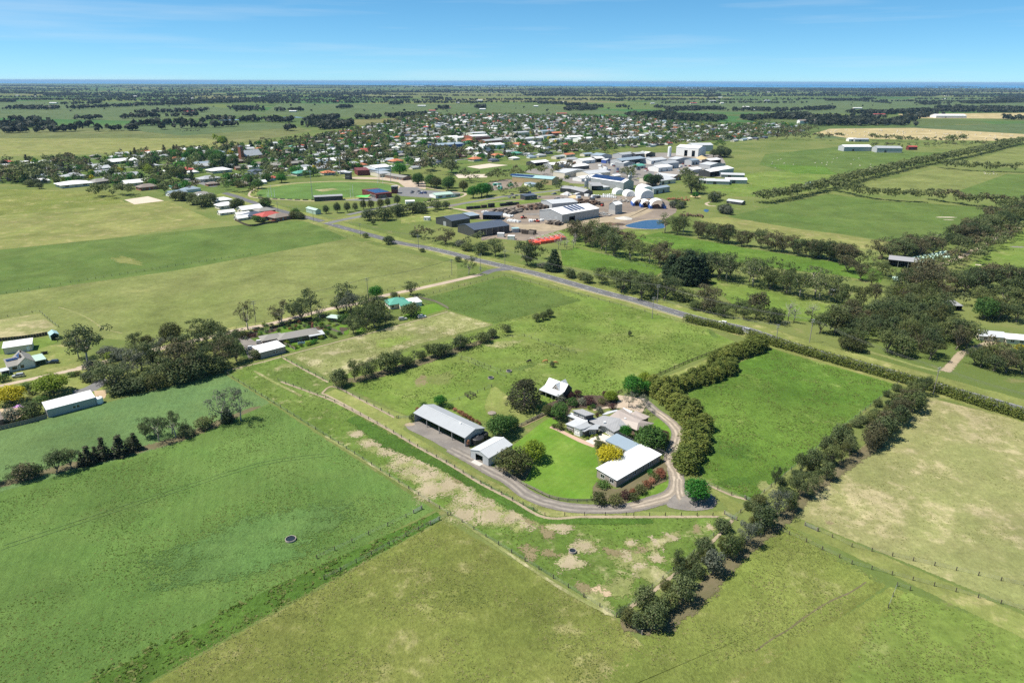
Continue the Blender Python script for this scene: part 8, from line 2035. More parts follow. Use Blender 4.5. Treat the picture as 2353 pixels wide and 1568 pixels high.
# ------------------------------------------------------------------ fences, poles, animals, vehicles, yard things
def box_me(nm, a, b, c, mat):
 m = MB(); m.box(-a / 2, a / 2,-b / 2, b / 2,0, c); return m.mesh(nm, mat)
UNIT = {k: box_me('rail', 1,1,1, M[k]) for k in ('timber', 'timber_dark', 'steel', 'wall_grey')}
POSTM = {(k, w): box_me('post', w, w, 1, M[k]) for k in ('timber', 'timber_dark', 'pole') for w in (.18,.24)}
def fence(path, label, step=4.0, h=1.2, rails=0, mat='timber_dark', w=.18, wires=3, name='fence', group=None, cat='fence'):
 o = empty(name, (path[0][0], path[0][1],0)); tag(o, label, cat, group)
 last = None
 for a, b in zip(path[:-1], path[1:]):
  an, L = A2(a, b)
  n = max(1, round(L / step))
  for i in range(n + (b == path[-1])):
   x, y = a[0] + (b[0] - a[0]) * i / n - path[0][0], a[1] + (b[1] - a[1]) * i / n - path[0][1]
   p = link('post', POSTM[(mat, w)], o, (x, y, 0), an); p.scale = (1,1, h * RNG.uniform(.97,1.05))
   if last and rails:
    la, lL = A2(last, (x, y))
    for k in range(rails):
     r = link('rail', UNIT[mat], o, ((last[0] + x) / 2,(last[1] + y) / 2, h * (.35 + .55 * k / max(rails - 1,1)) - .07), la); r.scale = (lL, .06,.15)
   last = (x, y)
  for k in range(wires):
   r = link('wire', UNIT['steel'], o, ((a[0] + b[0]) / 2 - path[0][0],(a[1] + b[1]) / 2 - path[0][1], h * (.3 + .3 * k)), an); r.scale = (L, .02,.02)
 return o
def gate(a, b, label, h=1.15):
 an, L = A2(a, b)
 o = empty('gate', (a[0], a[1],0), an); tag(o, label, 'gate')
 for x in (0, L):
  p = link('post', POSTM[('timber', .24)], o, (x, 0,0)); p.scale = (1,1, h * 1.15)
 for k in range(5):
  r = link('bar', UNIT['steel'], o, (L / 2,0,.15 + (h - .2) * k / 4)); r.scale = (L - .2,.05,.05)
 for x in (.15, L / 2, L - .15):
  r = link('upright', UNIT['steel'], o, (x, 0,.15)); r.scale = (.05,.05, h - .2)
fence(ZL(r1,[(1248,1355),(1310,1385),(1380,1425),(1450,1470),(1515,1515)]) + ZL(r2,[(5,1285),(90,1325),(165,1365),(240,1400),(335,1425),(435,1440),(535,1445),(635,1445),(700,1440)]), 'weathered timber rail fence curving between the lawn and drive', 3.2,1.15,3, 'timber', .2 if 0 else .18,0, 'rail_fence')
fence(ZL(r1,[(1465,935),(1580,885),(1690,835),(1780,790)]), 'timber rail fence at the back corner of the lawn', 2.6,1.2,3, 'timber', .18,0, 'rail_fence')
fence(ZL(r2,[(0,620),(120,570),(210,520)]), 'short timber rail fence before the olive tree', 2.6,1.2,3, 'timber', .18,0, 'rail_fence')
fence(ZL(r2,[(1310,160),(1500,75),(1690,-10)]) + GL([(1690,790)]), 'dark timber rail fence from the windbreak across the green paddock', 3.4,1.3,3, 'timber_dark', .18,0, 'rail_fence')
fence(ZL(r2,[(930,330),(1000,295)]), 'short dark rail fence beside the dense globe tree', 2.6,1.2,3, 'timber_dark', .18,0, 'rail_fence')
for pts, lb in ((ZL(s8,[(-330,-140),(0,-20),(130,40),(420,190),(640,320),(840,430),(1080,575),(1300,690),(1525,800),(1800,797),(2090,797)]) + ZL(s7,[(400,625),(950,625)]), 'long wire fence with dark posts along the worn paddock'),
    (ZL(r4,[(1110,1135),(1330,1240),(1640,1400)]), 'wire fence with dark posts beside the grassy lane to the shed'),(ZL(r4,[(680,890),(850,985),(1080,1100)]), 'wire fence between the worn paddock and the dry paddock'),
    (ZL(s7,[(890,395),(1080,480),(1180,510)]), 'wire fence below the vivid green paddock'),(ZL(r1,[(800,175),(1000,230),(1200,310),(1410,385)]), 'wire fence across the cattle paddock, upper line'),(ZL(r1,[(890,225),(1040,280),(1180,335),(1360,410)]), 'wire fence across the cattle paddock, lower line'),
    (ZL(r1,[(1310,5),(1550,-20),(1850,80),(2090,160)]), 'wire fence above the grazing cattle'),(ZL(r1,[(740,670),(870,640),(1060,570),(1210,510)]), 'wire fence from the machinery shed to the cattle pen'),
    (GL([(511,853),(760,1008),(1010,1168),(1416,1417)]), 'boundary wire fence between crop and worn paddock'),(GL([(1416,1417),(1570,1290),(1720,1160),(1900,1010),(2070,876)]), 'boundary wire fence along the gum belt'),(GL([(1158,633),(1400,695),(1600,748)]), 'roadside wire fence of the top paddock'),(GL([(950,685),(1158,633)]), 'gravel road wire fence of the top paddock'),
    (ZL(s8,[(-60,1095),(300,930),(560,810),(665,750)]), 'wire fence on the crop side of the grassy strip'),(ZL(s8,[(-10,1240),(320,1070),(560,940),(730,855),(850,795)]), 'wire fence on the meadow side of the grassy strip'),(ZL(s7,[(1380,710),(1480,755),(1600,805),(1710,860),(1830,915),(1916,960)]) + GL([(2352,1400)]), 'lower wire fence of the lane through the dry field'),
    (ZL(s7,[(1590,690),(1780,775),(1916,840)]) + GL([(2352,1345)]), 'upper wire fence of the lane through the dry field'),(ZL(r3,[(-40,375),(240,328),(590,270),(1000,205),(1400,140),(2091,35)]), 'wire fence between the lime and deep green pastures'),(ZL(r8,[(1480,845),(1740,790)]), 'short wire fence at the road end of the green pasture'),
    (ZL(r3,[(-40,570),(270,520),(335,515),(440,605),(490,640)]), 'wire fence round the mown square'),(ZL(r4,[(300,655),(900,520),(1500,350),(2080,225)]), 'wire fence along the far side of the gravel road'),(ZL(r6,[(480,845),(0,700)]), 'wire fence under the near shelter belt'),(ZL(r6,[(1040,935),(1500,1025),(2100,1140)]), 'wire fence under the long gum belt'),(GL([(2040,1395),(2060,1345),(2090,1355)]), 'short post fence at the lane end')):
 fence(pts, lb, 5.0 if pts[0][1] < 420 else 8.0,1.25,0, 'timber_dark', .18,3)
for f, a, b, lb in ((s7,(1172,505),(1245,535), 'steel gate into the vivid green paddock'),(s7,(1030,612),(1115,655), 'steel gate at the end of the worn paddock fence'),(s7,(1590,692),(1675,730), 'steel gate in the lane fence of the dry field'),(r1,(235,835),(350,838), 'steel gate beside the machinery shed'),(s8,(612,780),(670,752), 'timber gate at the crop end of the grassy strip'),(s8,(728,862),(790,828), 'timber gate at the meadow end of the grassy strip'),(s7,(392,1395),(458,1450), 'steel gate at the corner under the belt')):
 gate(gz(f, *a), gz(f, *b), lb)
fence(ZL(r1,[(930,600),(985,580),(1045,610),(985,640),(930,600)]), 'small square timber cattle pen in the paddock', 2.2,1.5,3, 'timber_dark', .18,0, 'cattle_pen', cat='pen')
for pts, lb, mt, h in ((ZL(r3,[(-40,1505),(200,1450),(405,1395)]), 'grey paling fence beside the long shed', 'timber', 1.7),(ZL(r3,[(-40,760),(220,735),(395,705)]), 'dark metal fence behind the white garage', 'timber_dark', 1.8),(ZL(k1,[(530,345),(900,260),(1300,150),(1600,90)]), 'dark garden fence of the brown house along the road', 'timber_dark', 1.5),(ZL(k1,[(850,740),(1160,890)]), 'pale garden fence beside the white-roofed garage', 'timber', 1.4),
      (ZL(r8,[(560,660),(700,715),(860,690),(960,680)]), 'paling fence round the corner of the pocket houses', 'timber_dark', 1.8),(ZL(r4,[(1080,660),(1200,700)]), 'pale garden wall beside the vegetable beds', 'timber', 1.2),(ZL(r4,[(1790,390),(1960,430),(2075,490)]), 'low garden fence of the green-roofed house', 'timber', 1.1)):
 o = empty('paling_fence', (pts[0][0], pts[0][1],0)); tag(o, lb, 'fence')
 pal = box_me('paling', 1.15,.05, h, M[mt])
 for p, a in along(pts, 1.2): link('paling', pal, o, (p[0] - pts[0][0], p[1] - pts[0][1],0), a)
def pole(xy, h, label, ang=.3, group=None, lamp=False):
 o = empty('power_pole', (xy[0], xy[1],0), ang); tag(o, label, 'pole', group)
 m = MB(); m.tube([(0,0,-.3),(0,0, h)],[.19,.13],8); m.build('pole', M['pole'], o)
 for z in (h - .35, h - 1.5):
  m = MB(); m.box(-1.15,1.15,-.07,.07, z - .08, z + .08); c = m.build('crossarm', M['pole'], o)
  for x in (-1.0,-.4,.4,1.0):
   m = MB(); m.lathe([(.05,0),(.08,.1),(.04,.25)],6,(x, 0, z + .08)); m.build('insulator', M['white_plastic'], c)
 return (xy[0], xy[1], h - .2, ang)
P_ = lambda f, x, y, h, lb, g=None: pole(gz(f, x, y), h, lb, .5, g)
RUN = [[P_(r4,463,598,11.7, 'timber power pole on the gravel road beside the bare-limbed gum'), P_(r4,1400,385,11.5, 'timber power pole on the gravel road beside the round green tree'), P_(r5,480,1175,11, 'timber power pole in the pasture at the road junction'), P_(r5,748,1135,12, 'tall timber power pole at the junction of road and gravel road')],
  [P_(r5,978,1080,11, 'slim power pole on the verge before the two broad gums'), P_(r6,500,1142,11, 'power pole on the far verge below the dark pines'), P_(r6,1862,1492,12, 'power pole on the far verge beside the bare trees'), pole(G(2143,905),12, 'power pole behind the long hedge', .5), pole(G(2352,975),12, 'power pole where the hedge nears the road bend', .5)],
  [P_(r5,748,1138,3, 'short stay post at the road junction'), P_(r6,455,1278,12, 'power pole on the paddock side of the road'), P_(r6,1557,1525,11, 'power pole rising from the hedge')],
  [P_(r8,965,582,10, 'power pole at the corner of the pocket houses'), P_(r8,1300,672,10, 'power pole at the street junction'), P_(r8,1740,812,11, 'power pole beside the lone roadside bush'), P_(r8,2285,938,12, 'power pole carrying a small dark sign'), P_(r5,168,938,11, 'power pole beside the broad verge gums')]]
for i, run in enumerate(RUN):
 for j, dx in enumerate((-1.0,.4,1.0)):
  m = MB()
  for (x0, y0, z0, a0),(x1, y1, z1, a1) in zip(run[:-1], run[1:]):
   if z0 < 5 or z1 < 5: continue
   L = math.hypot(x1 - x0, y1 - y0)
   m.tube([(x0 + (x1 - x0) * t + dx * math.cos(.5), y0 + (y1 - y0) * t + dx * math.sin(.5), z0 + (z1 - z0) * t - L * .02 * 4 * t * (1 - t)) for t in np.linspace(0,1,13)],.028,4)
  if m.v: tag(m.build('power_line', M['dark_trim']),['sagging power line over the gravel road verge', 'sagging power line along the far side of the main road', 'sagging power line along the paddock side of the road', 'sagging power line between the pocket houses and verge gums'][i], 'cable', 'power lines run %d' % i if 0 else 'strands of the power line ' + ['over the gravel road', 'far side', 'paddock side', 'by the pocket houses'][i])
for x, y, h, lb in ((1290,466,30, 'tall floodlight mast beside the charcoal pavilion'),(815,362,28, 'tall floodlight mast at the road end of the oval'),(1552,238,28, 'tall floodlight mast behind the scoreboard'),(1915,302,24, 'tall floodlight mast beside the oval car park'),(2025,305,20, 'short floodlight mast at the oval drive')):
 p = gz(r8, x, y); o = empty('floodlight', (p[0], p[1],0)); tag(o, lb, 'floodlight')
 m = MB(); m.tube([(0,0,0),(0,0, h)],[.35,.18],8); m.build('mast', M['steel'], o)
 m = MB(); m.box(-1.6,1.6,-.2,.2, h - .6, h + .6); m.build('lamp_head', M['steel'], o)
for x, y, h in ((880,440,9),(906,440,13),(935,442,9),(866,438,6),(1648,446,10),(1672,446,14),(1900,312,10),(1950,316,10)):
 p = gz(r8, x, y); m = MB(); m.tube([(0,0,0),(0,0, h)],.16,6); m.lathe([(.3,0),(.3,1.6),(.2,1.7)],8)
 tag(m.build('goal_post', M['white_plastic'], None, (p[0], p[1],0)), 'white goal post standing on the oval', 'goal post', 'goal posts of the oval')
for p, a in along(ZL(r8,[(800,452),(1000,462),(1250,470),(1600,455)]),9):
 m = MB(); m.box(-3,3,-.06,.06,.1,1.1); tag(m.build('boundary_board', M['dark_trim'], None, (p[0], p[1],0), a), 'low dark board on the near boundary of the oval', 'board', 'boundary boards of the oval')
def trough(xy, r, label):
 o = empty('water_trough', (xy[0], xy[1],0)); tag(o, label, 'trough')
 m = MB(); n = 20
 prof = [(r, 0),(r, .6),(r - .14,.6),(r - .14,.15)]
 vs = [(q * math.cos(6.2832 * k / n), q * math.sin(6.2832 * k / n), z) for q, z in prof for k in range(n)]
 m.add(vs, [(i * n + k, i * n + (k + 1) % n, (i + 1) * n + (k + 1) % n, (i + 1) * n + k) for i in range(3) for k in range(n)]); m.build('rim', M['wall_taupe'], o)
 m = MB(); m.add([((r - .14) * math.cos(6.2832 * k / n),(r - .14) * math.sin(6.2832 * k / n),.42) for k in range(n)],[tuple(range(n))]); m.build('water', M['glass'], o)
trough(gz(r1,1200,418),1.25, 'round concrete trough in the near half of the cattle paddock'); trough(gz(r1,1390,348),1.25, 'round concrete trough beside the cattle fence'); trough(gz(s8,1718,1050),1.05, 'round concrete trough in the worn paddock'); trough(G(668,1240),1.5, 'round dark trough alone in the crop')
def tank(xy, r, h, mat, label, stand=0):
 o = empty('water_tank', (xy[0], xy[1],0)); tag(o, label, 'tank')
 m = MB(); m.lathe([(r, stand),(r, stand + h),(r * .9, stand + h + .15),(r * .25, stand + h + .45),(r * .22, stand + h + .5)],22); m.build('tank', M[mat], o)
 m = MB(); m.lathe([(r * .2, stand + h + .45),(r * .2, stand + h + .6),(.02, stand + h + .62)],10); m.build('lid', M['dark_trim'], o)
 if stand:
  for k in range(4):
   m = MB(); m.tube([(r * 1.3 * math.cos(k * 1.57 + .8), r * 1.3 * math.sin(k * 1.57 + .8),0),(r * .7 * math.cos(k * 1.57 + .8), r * .7 * math.sin(k * 1.57 + .8), stand)],.06,5); m.build('leg', M['rust'], o)
tank(gz(r1,1062,1090),2.4,2.3, 'black', 'big black water tank between the two farm sheds'); tank(gz(r1,1130,1040),1.6,2.0, 'black', 'smaller black water tank under the green tree'); tank(gz(r1,965,1130),.55,1.2, 'rust', 'rusty drum on legs at the machinery shed corner', 1.2)
tank(gz(r3,830,1270),1.5,2.2, 'white_plastic', 'white water tank at the end of the long shed'); tank(gz(c1,1140,180),1.0,2.0, 'white_plastic', 'white water tank behind the cottage'); tank(gz(r7,928,738),2.6,2.6, 'roof_palegreen', 'pale green water tank beside the hay shed')
m = MB(); m.lathe([(1.5,0),(1.7,.35),(1.2,.5)],12); tag(m.build('stump', M['timber'], None, (*gz(r1,1212,785),0)), 'grey stump-like mound behind the green tree', 'stump')
o = empty('box_trailer', (*gz(c1,1740,320),0),.5); tag(o, 'dark cage trailer parked beside the green verandah', 'trailer')
m = MB(); m.box(-1.3,1.3,-.8,.8,.5,.62); m.box(-1.3,1.3,-.8,-.74,.62,1.0); m.box(-1.3,1.3,.74,.8,.62,1.0); m.box(1.3,2.6,-.05,.05,.5,.6); m.build('tray', M['black'], o)
m = MB()
for x in (-1.25,0,1.25):
 for y in (-.77,.77): m.tube([(x, y, .9),(x, y, 1.7)],.03,4)
m.build('cage', M['black'], o)
for y in (-.9,.9):
 m = MB(); m.tube([(0, y - .1,.33),(0, y + .1,.33)],.33,12); m.build('wheel', M['rubber'], o)
m = MB(); m.box(-1.6,1.6,-.03,.03,.6,1.9); m.tube([(-1.7,0,0),(-1.7,0,2)],.05,5); m.tube([(1.7,0,0),(1.7,0,2)],.05,5); tag(m.build('washing_line', M['white_plastic'], None, (*gz(r4,845,790),0),.3), 'white and blue washing hanging behind the brown house', 'washing')
m = MB(); m.add([(-2.2,-.8,.1),(2.0,-1.0,.1),(2.4,.8,.1),(-.4,1.2,.1),(0,0,1.2),(-1.2,.2,.8)],[(0,1,4,5),(1,2,4),(2,3,4),(3,0,5),(3,5,4)]); tag(m.build('shade_cloth', M['purple'], None, (*gz(r3,165,1305),0)), 'mauve cloth heap beside the golden tree', 'cloth')
def animal(name, mat, s=1.0):
 vs = [(-.95,0,1.18),(-.45,0,1.2),(.25,0,1.16),(.72,0,1.18),(1.05,0,.98),(1.28,0,.62),(1.5,0,.34),(-1.08,0,.75),(-1.1,0,.45)]
 ra = [(.30,.36),(.36,.44),(.36,.46),(.32,.42),(.2,.25),(.17,.19),(.10,.11),(.04,.04),(.05,.05)]
 es = [(0,1),(1,2),(2,3),(3,4),(4,5),(5,6),(0,7),(7,8)]
 for (b, x, y) in ((0,-.95,.24),(0,-.85,-.24),(3,.7,.22),(3,.62,-.22)):
  k = len(vs); vs += [(x, y, .78),(x - (.06 if b == 0 else -.02), y, .42),(x, y, .04)]; ra += [(.15,.15),(.085,.085),(.07,.07)]; es += [(b, k),(k, k + 1),(k + 1, k + 2)]
 for y in (.2,-.2):
  k = len(vs); vs.append((1.22, y, .82)); ra.append((.04,.05)); es.append((5, k))
 me = bpy.data.meshes.new(name); me.from_pydata([(x * s, y * s, z * s) for x, y, z in vs], es, [])
 o = link(name, me)
 o.modifiers.new('skin', 'SKIN').use_smooth_shade = True
 o.modifiers.new('sub', 'SUBSURF').levels = 1
 for v, r in zip(me.skin_vertices[0].data, ra): v.radius = (r[0] * s, r[1] * s)
 me.skin_vertices[0].data[1].use_root = True
 me.materials.append(M[mat])
 return o
proto_c = {k: animal('cow', k) for k in ('cow_black', 'cow_tan')}
used = set()
def cow(k, xy, rz, label, group=None, s=1.0):
 o = proto_c[k] if k not in used else proto_c[k].copy()
 if k in used: COL.objects.link(o)
 used.add(k); o.location = (*xy, 0); o.rotation_euler = (0,0, rz); o.scale = (s, s, s); tag(o, label, 'cow', group)
cow('cow_black', gz(r1,1600,255),3.5, 'black cow grazing alone in the paddock'); cow('cow_tan', gz(r1,1770,255),3.3, 'tan cow grazing beside the sapling, in the open'); cow('cow_tan', gz(r1,1875,272),.2, 'tan cow standing half behind the sapling')
for k in range(13): cow('cow_black', gz(s1,1700 + k * 15 + RNG.normal() * 8,174 + RNG.normal() * 4), RNG.uniform(0,6), 'dark cow in the small herd beyond the town', 'herd beyond the town', 1.6)
sh = animal('sheep', 'sheep', .62)
for k, (x, y) in enumerate([(RNG.uniform(600,1350), RNG.uniform(430,500)) for _ in range(22)] + [(RNG.uniform(2070,2180), RNG.uniform(520,545)) for _ in range(8)]):
 o = sh if k == 0 else sh.copy()
 if k: COL.objects.link(o)
 o.location = (*gz(s4, x, y),0); o.rotation_euler = (0,0, RNG.uniform(0,6)); o.scale = (1.5,1.5,1.5); tag(o, 'cream sheep scattered over the far paddocks', 'sheep', 'sheep in the far paddocks')
def car_proto(paint):
 o = empty('car')
 m = MB()
 pr = [(-2.25,.35),(2.2,.35),(2.3,.6),(2.15,.86),(1.2,.98),(-2.2,1.02),(-2.32,.7)]
 n = len(pr)
 m.add([(x, y, z) for y in (-.88,.88) for x, z in pr],[tuple(range(n)), tuple(range(2 * n - 1, n - 1,-1))] + [(i, n + i, n + (i + 1) % n, (i + 1) % n) for i in range(n)]); m.build('body', M[paint], o)
 m = MB(); b, t = [(1.15,.97),(-2.15,1.01)],[(.45,1.52),(-1.85,1.56)]
 m.add([(1.15,-.8,.97),(-2.15,-.8,1.0),(-2.15,.8,1.0),(1.15,.8,.97),(.42,-.64,1.5),(-1.9,-.64,1.53),(-1.9,.64,1.53),(.42,.64,1.5)],[(0,1,5,4),(1,2,6,5),(2,3,7,6),(3,0,4,7)]); m.build('window', M['glass'], o)
 m = MB(); m.slab([(.5,-.67,1.56),(.5,.67,1.56),(-1.95,.67,1.58),(-1.95,-.67,1.58)],.07); m.build('roof', M[paint], o)
 w = MB(); w.tube([(0,-.11,0),(0,.11,0)],.34,14); wm = w.mesh('tyre', M['rubber']); w = MB(); w.tube([(0,-.12,0),(0,.12,0)],.2,10); rm = w.mesh('rim', M['steel'])
 for x in (1.4,-1.4):
  for y in (-.8,.8):
   q = link('wheel', wm, o, (x, y, .34)); link('rim', rm, q)
 for y in (-.6,.6):
  m = MB(); m.box(2.2,2.3, y - .18, y + .18,.62,.78); m.build('headlight', M['white_plastic'], o); m = MB(); m.box(-2.34,-2.27, y - .15, y + .15,.75,.95); m.build('tail_light', M['car_red'], o)
 return o
CARS = {}
def car(paint, xy, rz, label, group=None, s=1.0):
 if paint not in CARS: o = CARS[paint] = car_proto(paint)
 else: o = copy_tree(CARS[paint])
 o.location = (*xy, level_at(*xy)); o.rotation_euler = (0,0, rz); o.scale = (s, s, s * 1.08); tag(o, label, 'car', group)
ra = lambda f, a, b: A2(gz(f, *a), gz(f, *b))[0]
car('car_dark', gz(c1,2090,680), math.pi + .2, 'dark four-wheel drive parked beside the trailer'); car('car_silver', gz(c1,730,1220), math.pi + .42, 'silver wagon parked on the cottage lawn')
car('car_white', gz(k1,275,715),.35, 'white car parked at the brown house'); car('car_white', gz(k1,60,870),.3, 'white car behind the white-roofed garage', None); car('car_white', gz(r6,1085,1328), ra(r6,(1250,1365),(900,1290)), 'white car driving along the main road past the hedge'); car('car_silver', gz(r6,1290,1392), ra(r6,(1250,1365),(900,1290)), 'pale car driving behind the end of the hedge')
for x, y, p, lb in ((1850,560, 'car_white', 'white car under the green-roofed house trees'),(1690,580, 'car_silver', 'silver car beside the red-edged path')): car(p, gz(r4, x, y),.4, lb)
for k in range(54):
 f, x0, x1, y0, y1, lb, gp = ((r5,1000,1500,390,470, 'parked car beside the works street', 'cars at the works street'),(s3,1200,1400,640,740, 'parked car among the estate workshops', 'cars in the estate'),(s3,1500,1700,660,720, 'parked car among the estate workshops', 'cars in the estate'),(s3,1900,2150,620,720, 'parked car among the estate workshops', 'cars in the estate'),(r8,2200,2353,385,410, 'parked car in the clubhouse car park', 'cars at the clubhouse'))[k % 5]
 car(str(RNG.choice(['car_white', 'car_silver', 'car_dark', 'car_red', 'car_blue'])), gz(f, RNG.uniform(x0, x1), RNG.uniform(y0, y1)), base_ang + RNG.choice([0,1.57]) + RNG.normal() * .1, lb, gp)
def bale_me(mat, r=.75, l=1.25):
 m = MB(); m.lathe([(r * .85,0),(r, .12),(r, l - .12),(r * .85, l)],12); return m.mesh('bale', M[mat], False)
gb = bale_me('green_plastic', .8,1.3)
k = 0
for row_ in range(8):
 for i in range(20):
  t = i / 19
  x = 850 + t * 265 + row_ * 6; y = 655 - t * 50 + row_ * 6
  p = gz(r7, x, y)
  tag(link('hay_bale', gb, None, (p[0] + RNG.normal() * .15, p[1] + RNG.normal() * .15,1.35 if 1 < row_ < 6 and i % 2 else .02), RNG.uniform(0,6)), 'pale green wrapped bale in the long pile beside the hay shed', 'bale', 'long pile of green bales')
for k in range(14):
 p = gz(r7,742 + RNG.normal() * 9,815 + RNG.normal() * 9); tag(link('hay_bale', gb, None, (p[0], p[1],.02)), 'pale green wrapped bale in the small heap among the gums', 'bale', 'small heap of green bales')
hb = bale_me('sheep', .8,1.3)
for k in range(130):
 c = gz(s4, RNG.uniform(1000,2353), RNG.uniform(236,330))
 if not in_poly(c[0], c[1], GL([(1880,307),(1905,298),(2100,296),(2352,313),(2352,324),(2160,320),(1950,316)])): continue
 o = link('round_bale', hb, None, (c[0], c[1],.05)); o.scale = (2,2,1.6); tag(o, 'cream bale dotted over the cut hay field', 'bale', 'bales on the hay field')
def stack_me(mat, L, W, H):
 m = MB()
 n = max(2, int(H / .55))
 for k in range(n):
  m.box(-L / 2 + .05 * (k % 2), L / 2 - .04 * (k % 3),-W / 2, W / 2, k * H / n, (k + .84) * H / n)
 m.box(-L / 2 + .4,-L / 2 + .55,-W / 2 - .03, W / 2 + .03,0, H); m.box(L / 2 - .55, L / 2 - .4,-W / 2 - .03, W / 2 + .03,0, H)
 return m.mesh('timber_stack', M[mat])
SM = [stack_me('black', 7,2.4,3.4), stack_me('timber_dark', 6,2.4,3.0), stack_me('timber', 5.5,2.2,2.6), stack_me('log', 6,2.6,2.8)]
def stacks(f, path, step, ids, label, group, rows=1, gap=3.0, rzo=0.0):
 for p, a in along(ZL(f, path), step):
  for r in range(rows):
   if RNG.random() < .14: continue
   o = link('timber_stack', pick([SM[i] for i in ids]), None, (p[0] - r * gap * math.sin(a) + RNG.normal() * .3, p[1] + r * gap * math.cos(a),.04), a + rzo); o.scale = (1,1, RNG.uniform(.6,1.25)); tag(o, label, 'timber', group)
stacks(r5,[(650,552),(800,540),(1000,520),(1120,508)],7.6,[0,0,1], 'black-wrapped timber pack in the wall along the yard edge', 'black timber packs along the yard edge')
stacks(r5,[(860,590),(960,600),(1060,612)],5,[1,2], 'stack of sawn timber behind the white bags', 'sawn timber behind the white bags', 3,5,1.57)
stacks(r5,[(980,572),(1100,590),(1130,590)],5,[2], 'pale stack of sawn timber in the yard centre', 'pale sawn timber stacks', 3,6,1.57)
stacks(r5,[(1140,560),(1260,555),(1400,545)],4.5,[1,3], 'dark stack of timber beside the sawmill annexe', 'dark timber stacks by the annexe', 3,7,1.57)
stacks(r5,[(1460,505),(1560,500),(1640,500),(1800,530)],5,[1,3], 'dark timber stack behind the sawmill', 'timber stacks behind the sawmill', 3,7,1.3)
stacks(r5,[(1120,780),(1230,792)],5,[2,1], 'crated timber beside the teal tank shed', 'crates by the teal shed', 2,4)
stacks(r5,[(1380,690),(1500,705)],4,[1,2], 'rack of timber at the mouth of the sawmill', 'timber racks at the sawmill mouth', 2,4,1.57)
m = MB(); m.box(-.55,.55,-.55,.55,.12,1.25); m.box(-.6,.6,-.6,.6,0,.12); m.add([(-.5,-.5,1.25),(.5,-.5,1.25),(.5,.5,1.25),(-.5,.5,1.25),(0,0,1.5)],[(0,1,4),(1,2,4),(2,3,4),(3,0,4)]); wb_ = m.mesh('wrapped_pallet', M['white_plastic'])
for f, path, st, rows in ((r5,[(760,590),(830,592)],1.9,3),(r5,[(870,598),(1030,630)],1.8,3),(r5,[(1005,668),(1115,680)],1.8,3),(r5,[(1215,672),(1350,668)],1.8,3),(r5,[(1810,440),(2030,450)],2.2,4),(r5,[(1900,425),(2010,430)],2.2,3)):
 for p, a in along(ZL(f, path), st):
  for r in range(rows):
   if RNG.random() < .12: continue
   o = link('wrapped_pallet', wb_, None, (p[0] - r * 1.7 * math.sin(a), p[1] + r * 1.7 * math.cos(a),.05), a); o.scale = (1.2,1.2, RNG.uniform(.8,1.5)); tag(o, 'white-wrapped pallet of bagged timber in the works yard', 'pallet', 'white pallets in the works yard')
lm = MB(); lm.tube([(-3,0,0),(3,0,0)],.26,7); lg = {k: lm.mesh('log', M[k]) for k in ('log', 'log_red', 'stone')}
for f, x0, y0, x1, y1, n_, mt, lb in ((r5,1890,750,2130,800,9, 'log', 'long pile of dark logs beside the pond'),(r6,590,215,790,225,8, 'log_red', 'heap of red-brown logs behind the arched shelters'),(r6,700,360,920,370,8, 'log', 'dark log wall beside the tall gum stand'),(r5,1990,480,2200,490,8, 'stone', 'pale heap of short logs below the membrane sheds'),(r5,1870,600,1960,615,4, 'stone', 'grey rubble of offcuts beside the hopper shed'),(s4,1850,385,2060,385,5, 'stone', 'pale rubble row beside the long shelter belt')):
 P0, P1 = gz(f, x0, y0), gz(f, x1, y1)
 an, L = A2(P0, P1)
 o = empty('log_pile', (P0[0], P0[1],0), an); tag(o, lb, 'logs')
 for i in range(n_ * 9):
  q = link('log', lg[mt], o, (RNG.uniform(0, L), RNG.normal() * 2.0,.26 + abs(RNG.normal()) * 1.0),1.57 + RNG.normal() * .18); q.scale = (RNG.uniform(.7,1.1), RNG.uniform(.8,1.5), RNG.uniform(.8,1.5))
def heap(f, x, y, r, h, mat, label):
 p = gz(f, x, y); rr = np.random.default_rng(int(x + y)); n = 14
 vs = [(0,0, h)] + [(r * k / 3 * (1 + rr.normal() * .08) * math.cos(6.283 * i / n), r * k / 3 * (1 + rr.normal() * .08) * math.sin(6.283 * i / n), h * (1 - k / 3) * rr.uniform(.85,1.1)) for k in (1,2,3) for i in range(n)]
 fs = [(0,1 + i, 1 + (i + 1) % n) for i in range(n)] + [(1 + k * n + i, 1 + (k + 1) * n + i, 1 + (k + 1) * n + (i + 1) % n, 1 + k * n + (i + 1) % n) for k in (0,1) for i in range(n)]
 m = MB(); m.add(vs, fs); tag(m.build('heap', M[mat], None, (p[0], p[1],.03)), label, 'heap')
for a in ((r5,1640,440,7,3, 'wall_yellow', 'orange sawdust heap beside the works street'),(r6,845,190,6,3, 'wall_yellow', 'orange bark heap beside the little round tree'),(s3,1950,605,12,4, 'wall_yellow', 'orange sand heap below the great factory'),(s3,2120,600,14,6, 'wall_yellow', 'big sand heap beside the dense trees'),(r5,1560,415,7,3.5, 'stone', 'grey gravel heap beside the works street'),(s3,2180,620,12,4, 'stone', 'rubble heap beside the estate road'),(r5,1960,690,6,1.6, 'log', 'dark mulch heap before the pond'),(r5,2100,640,8,2, 'stone', 'grey rubble heap beside the track')): heap(*a)
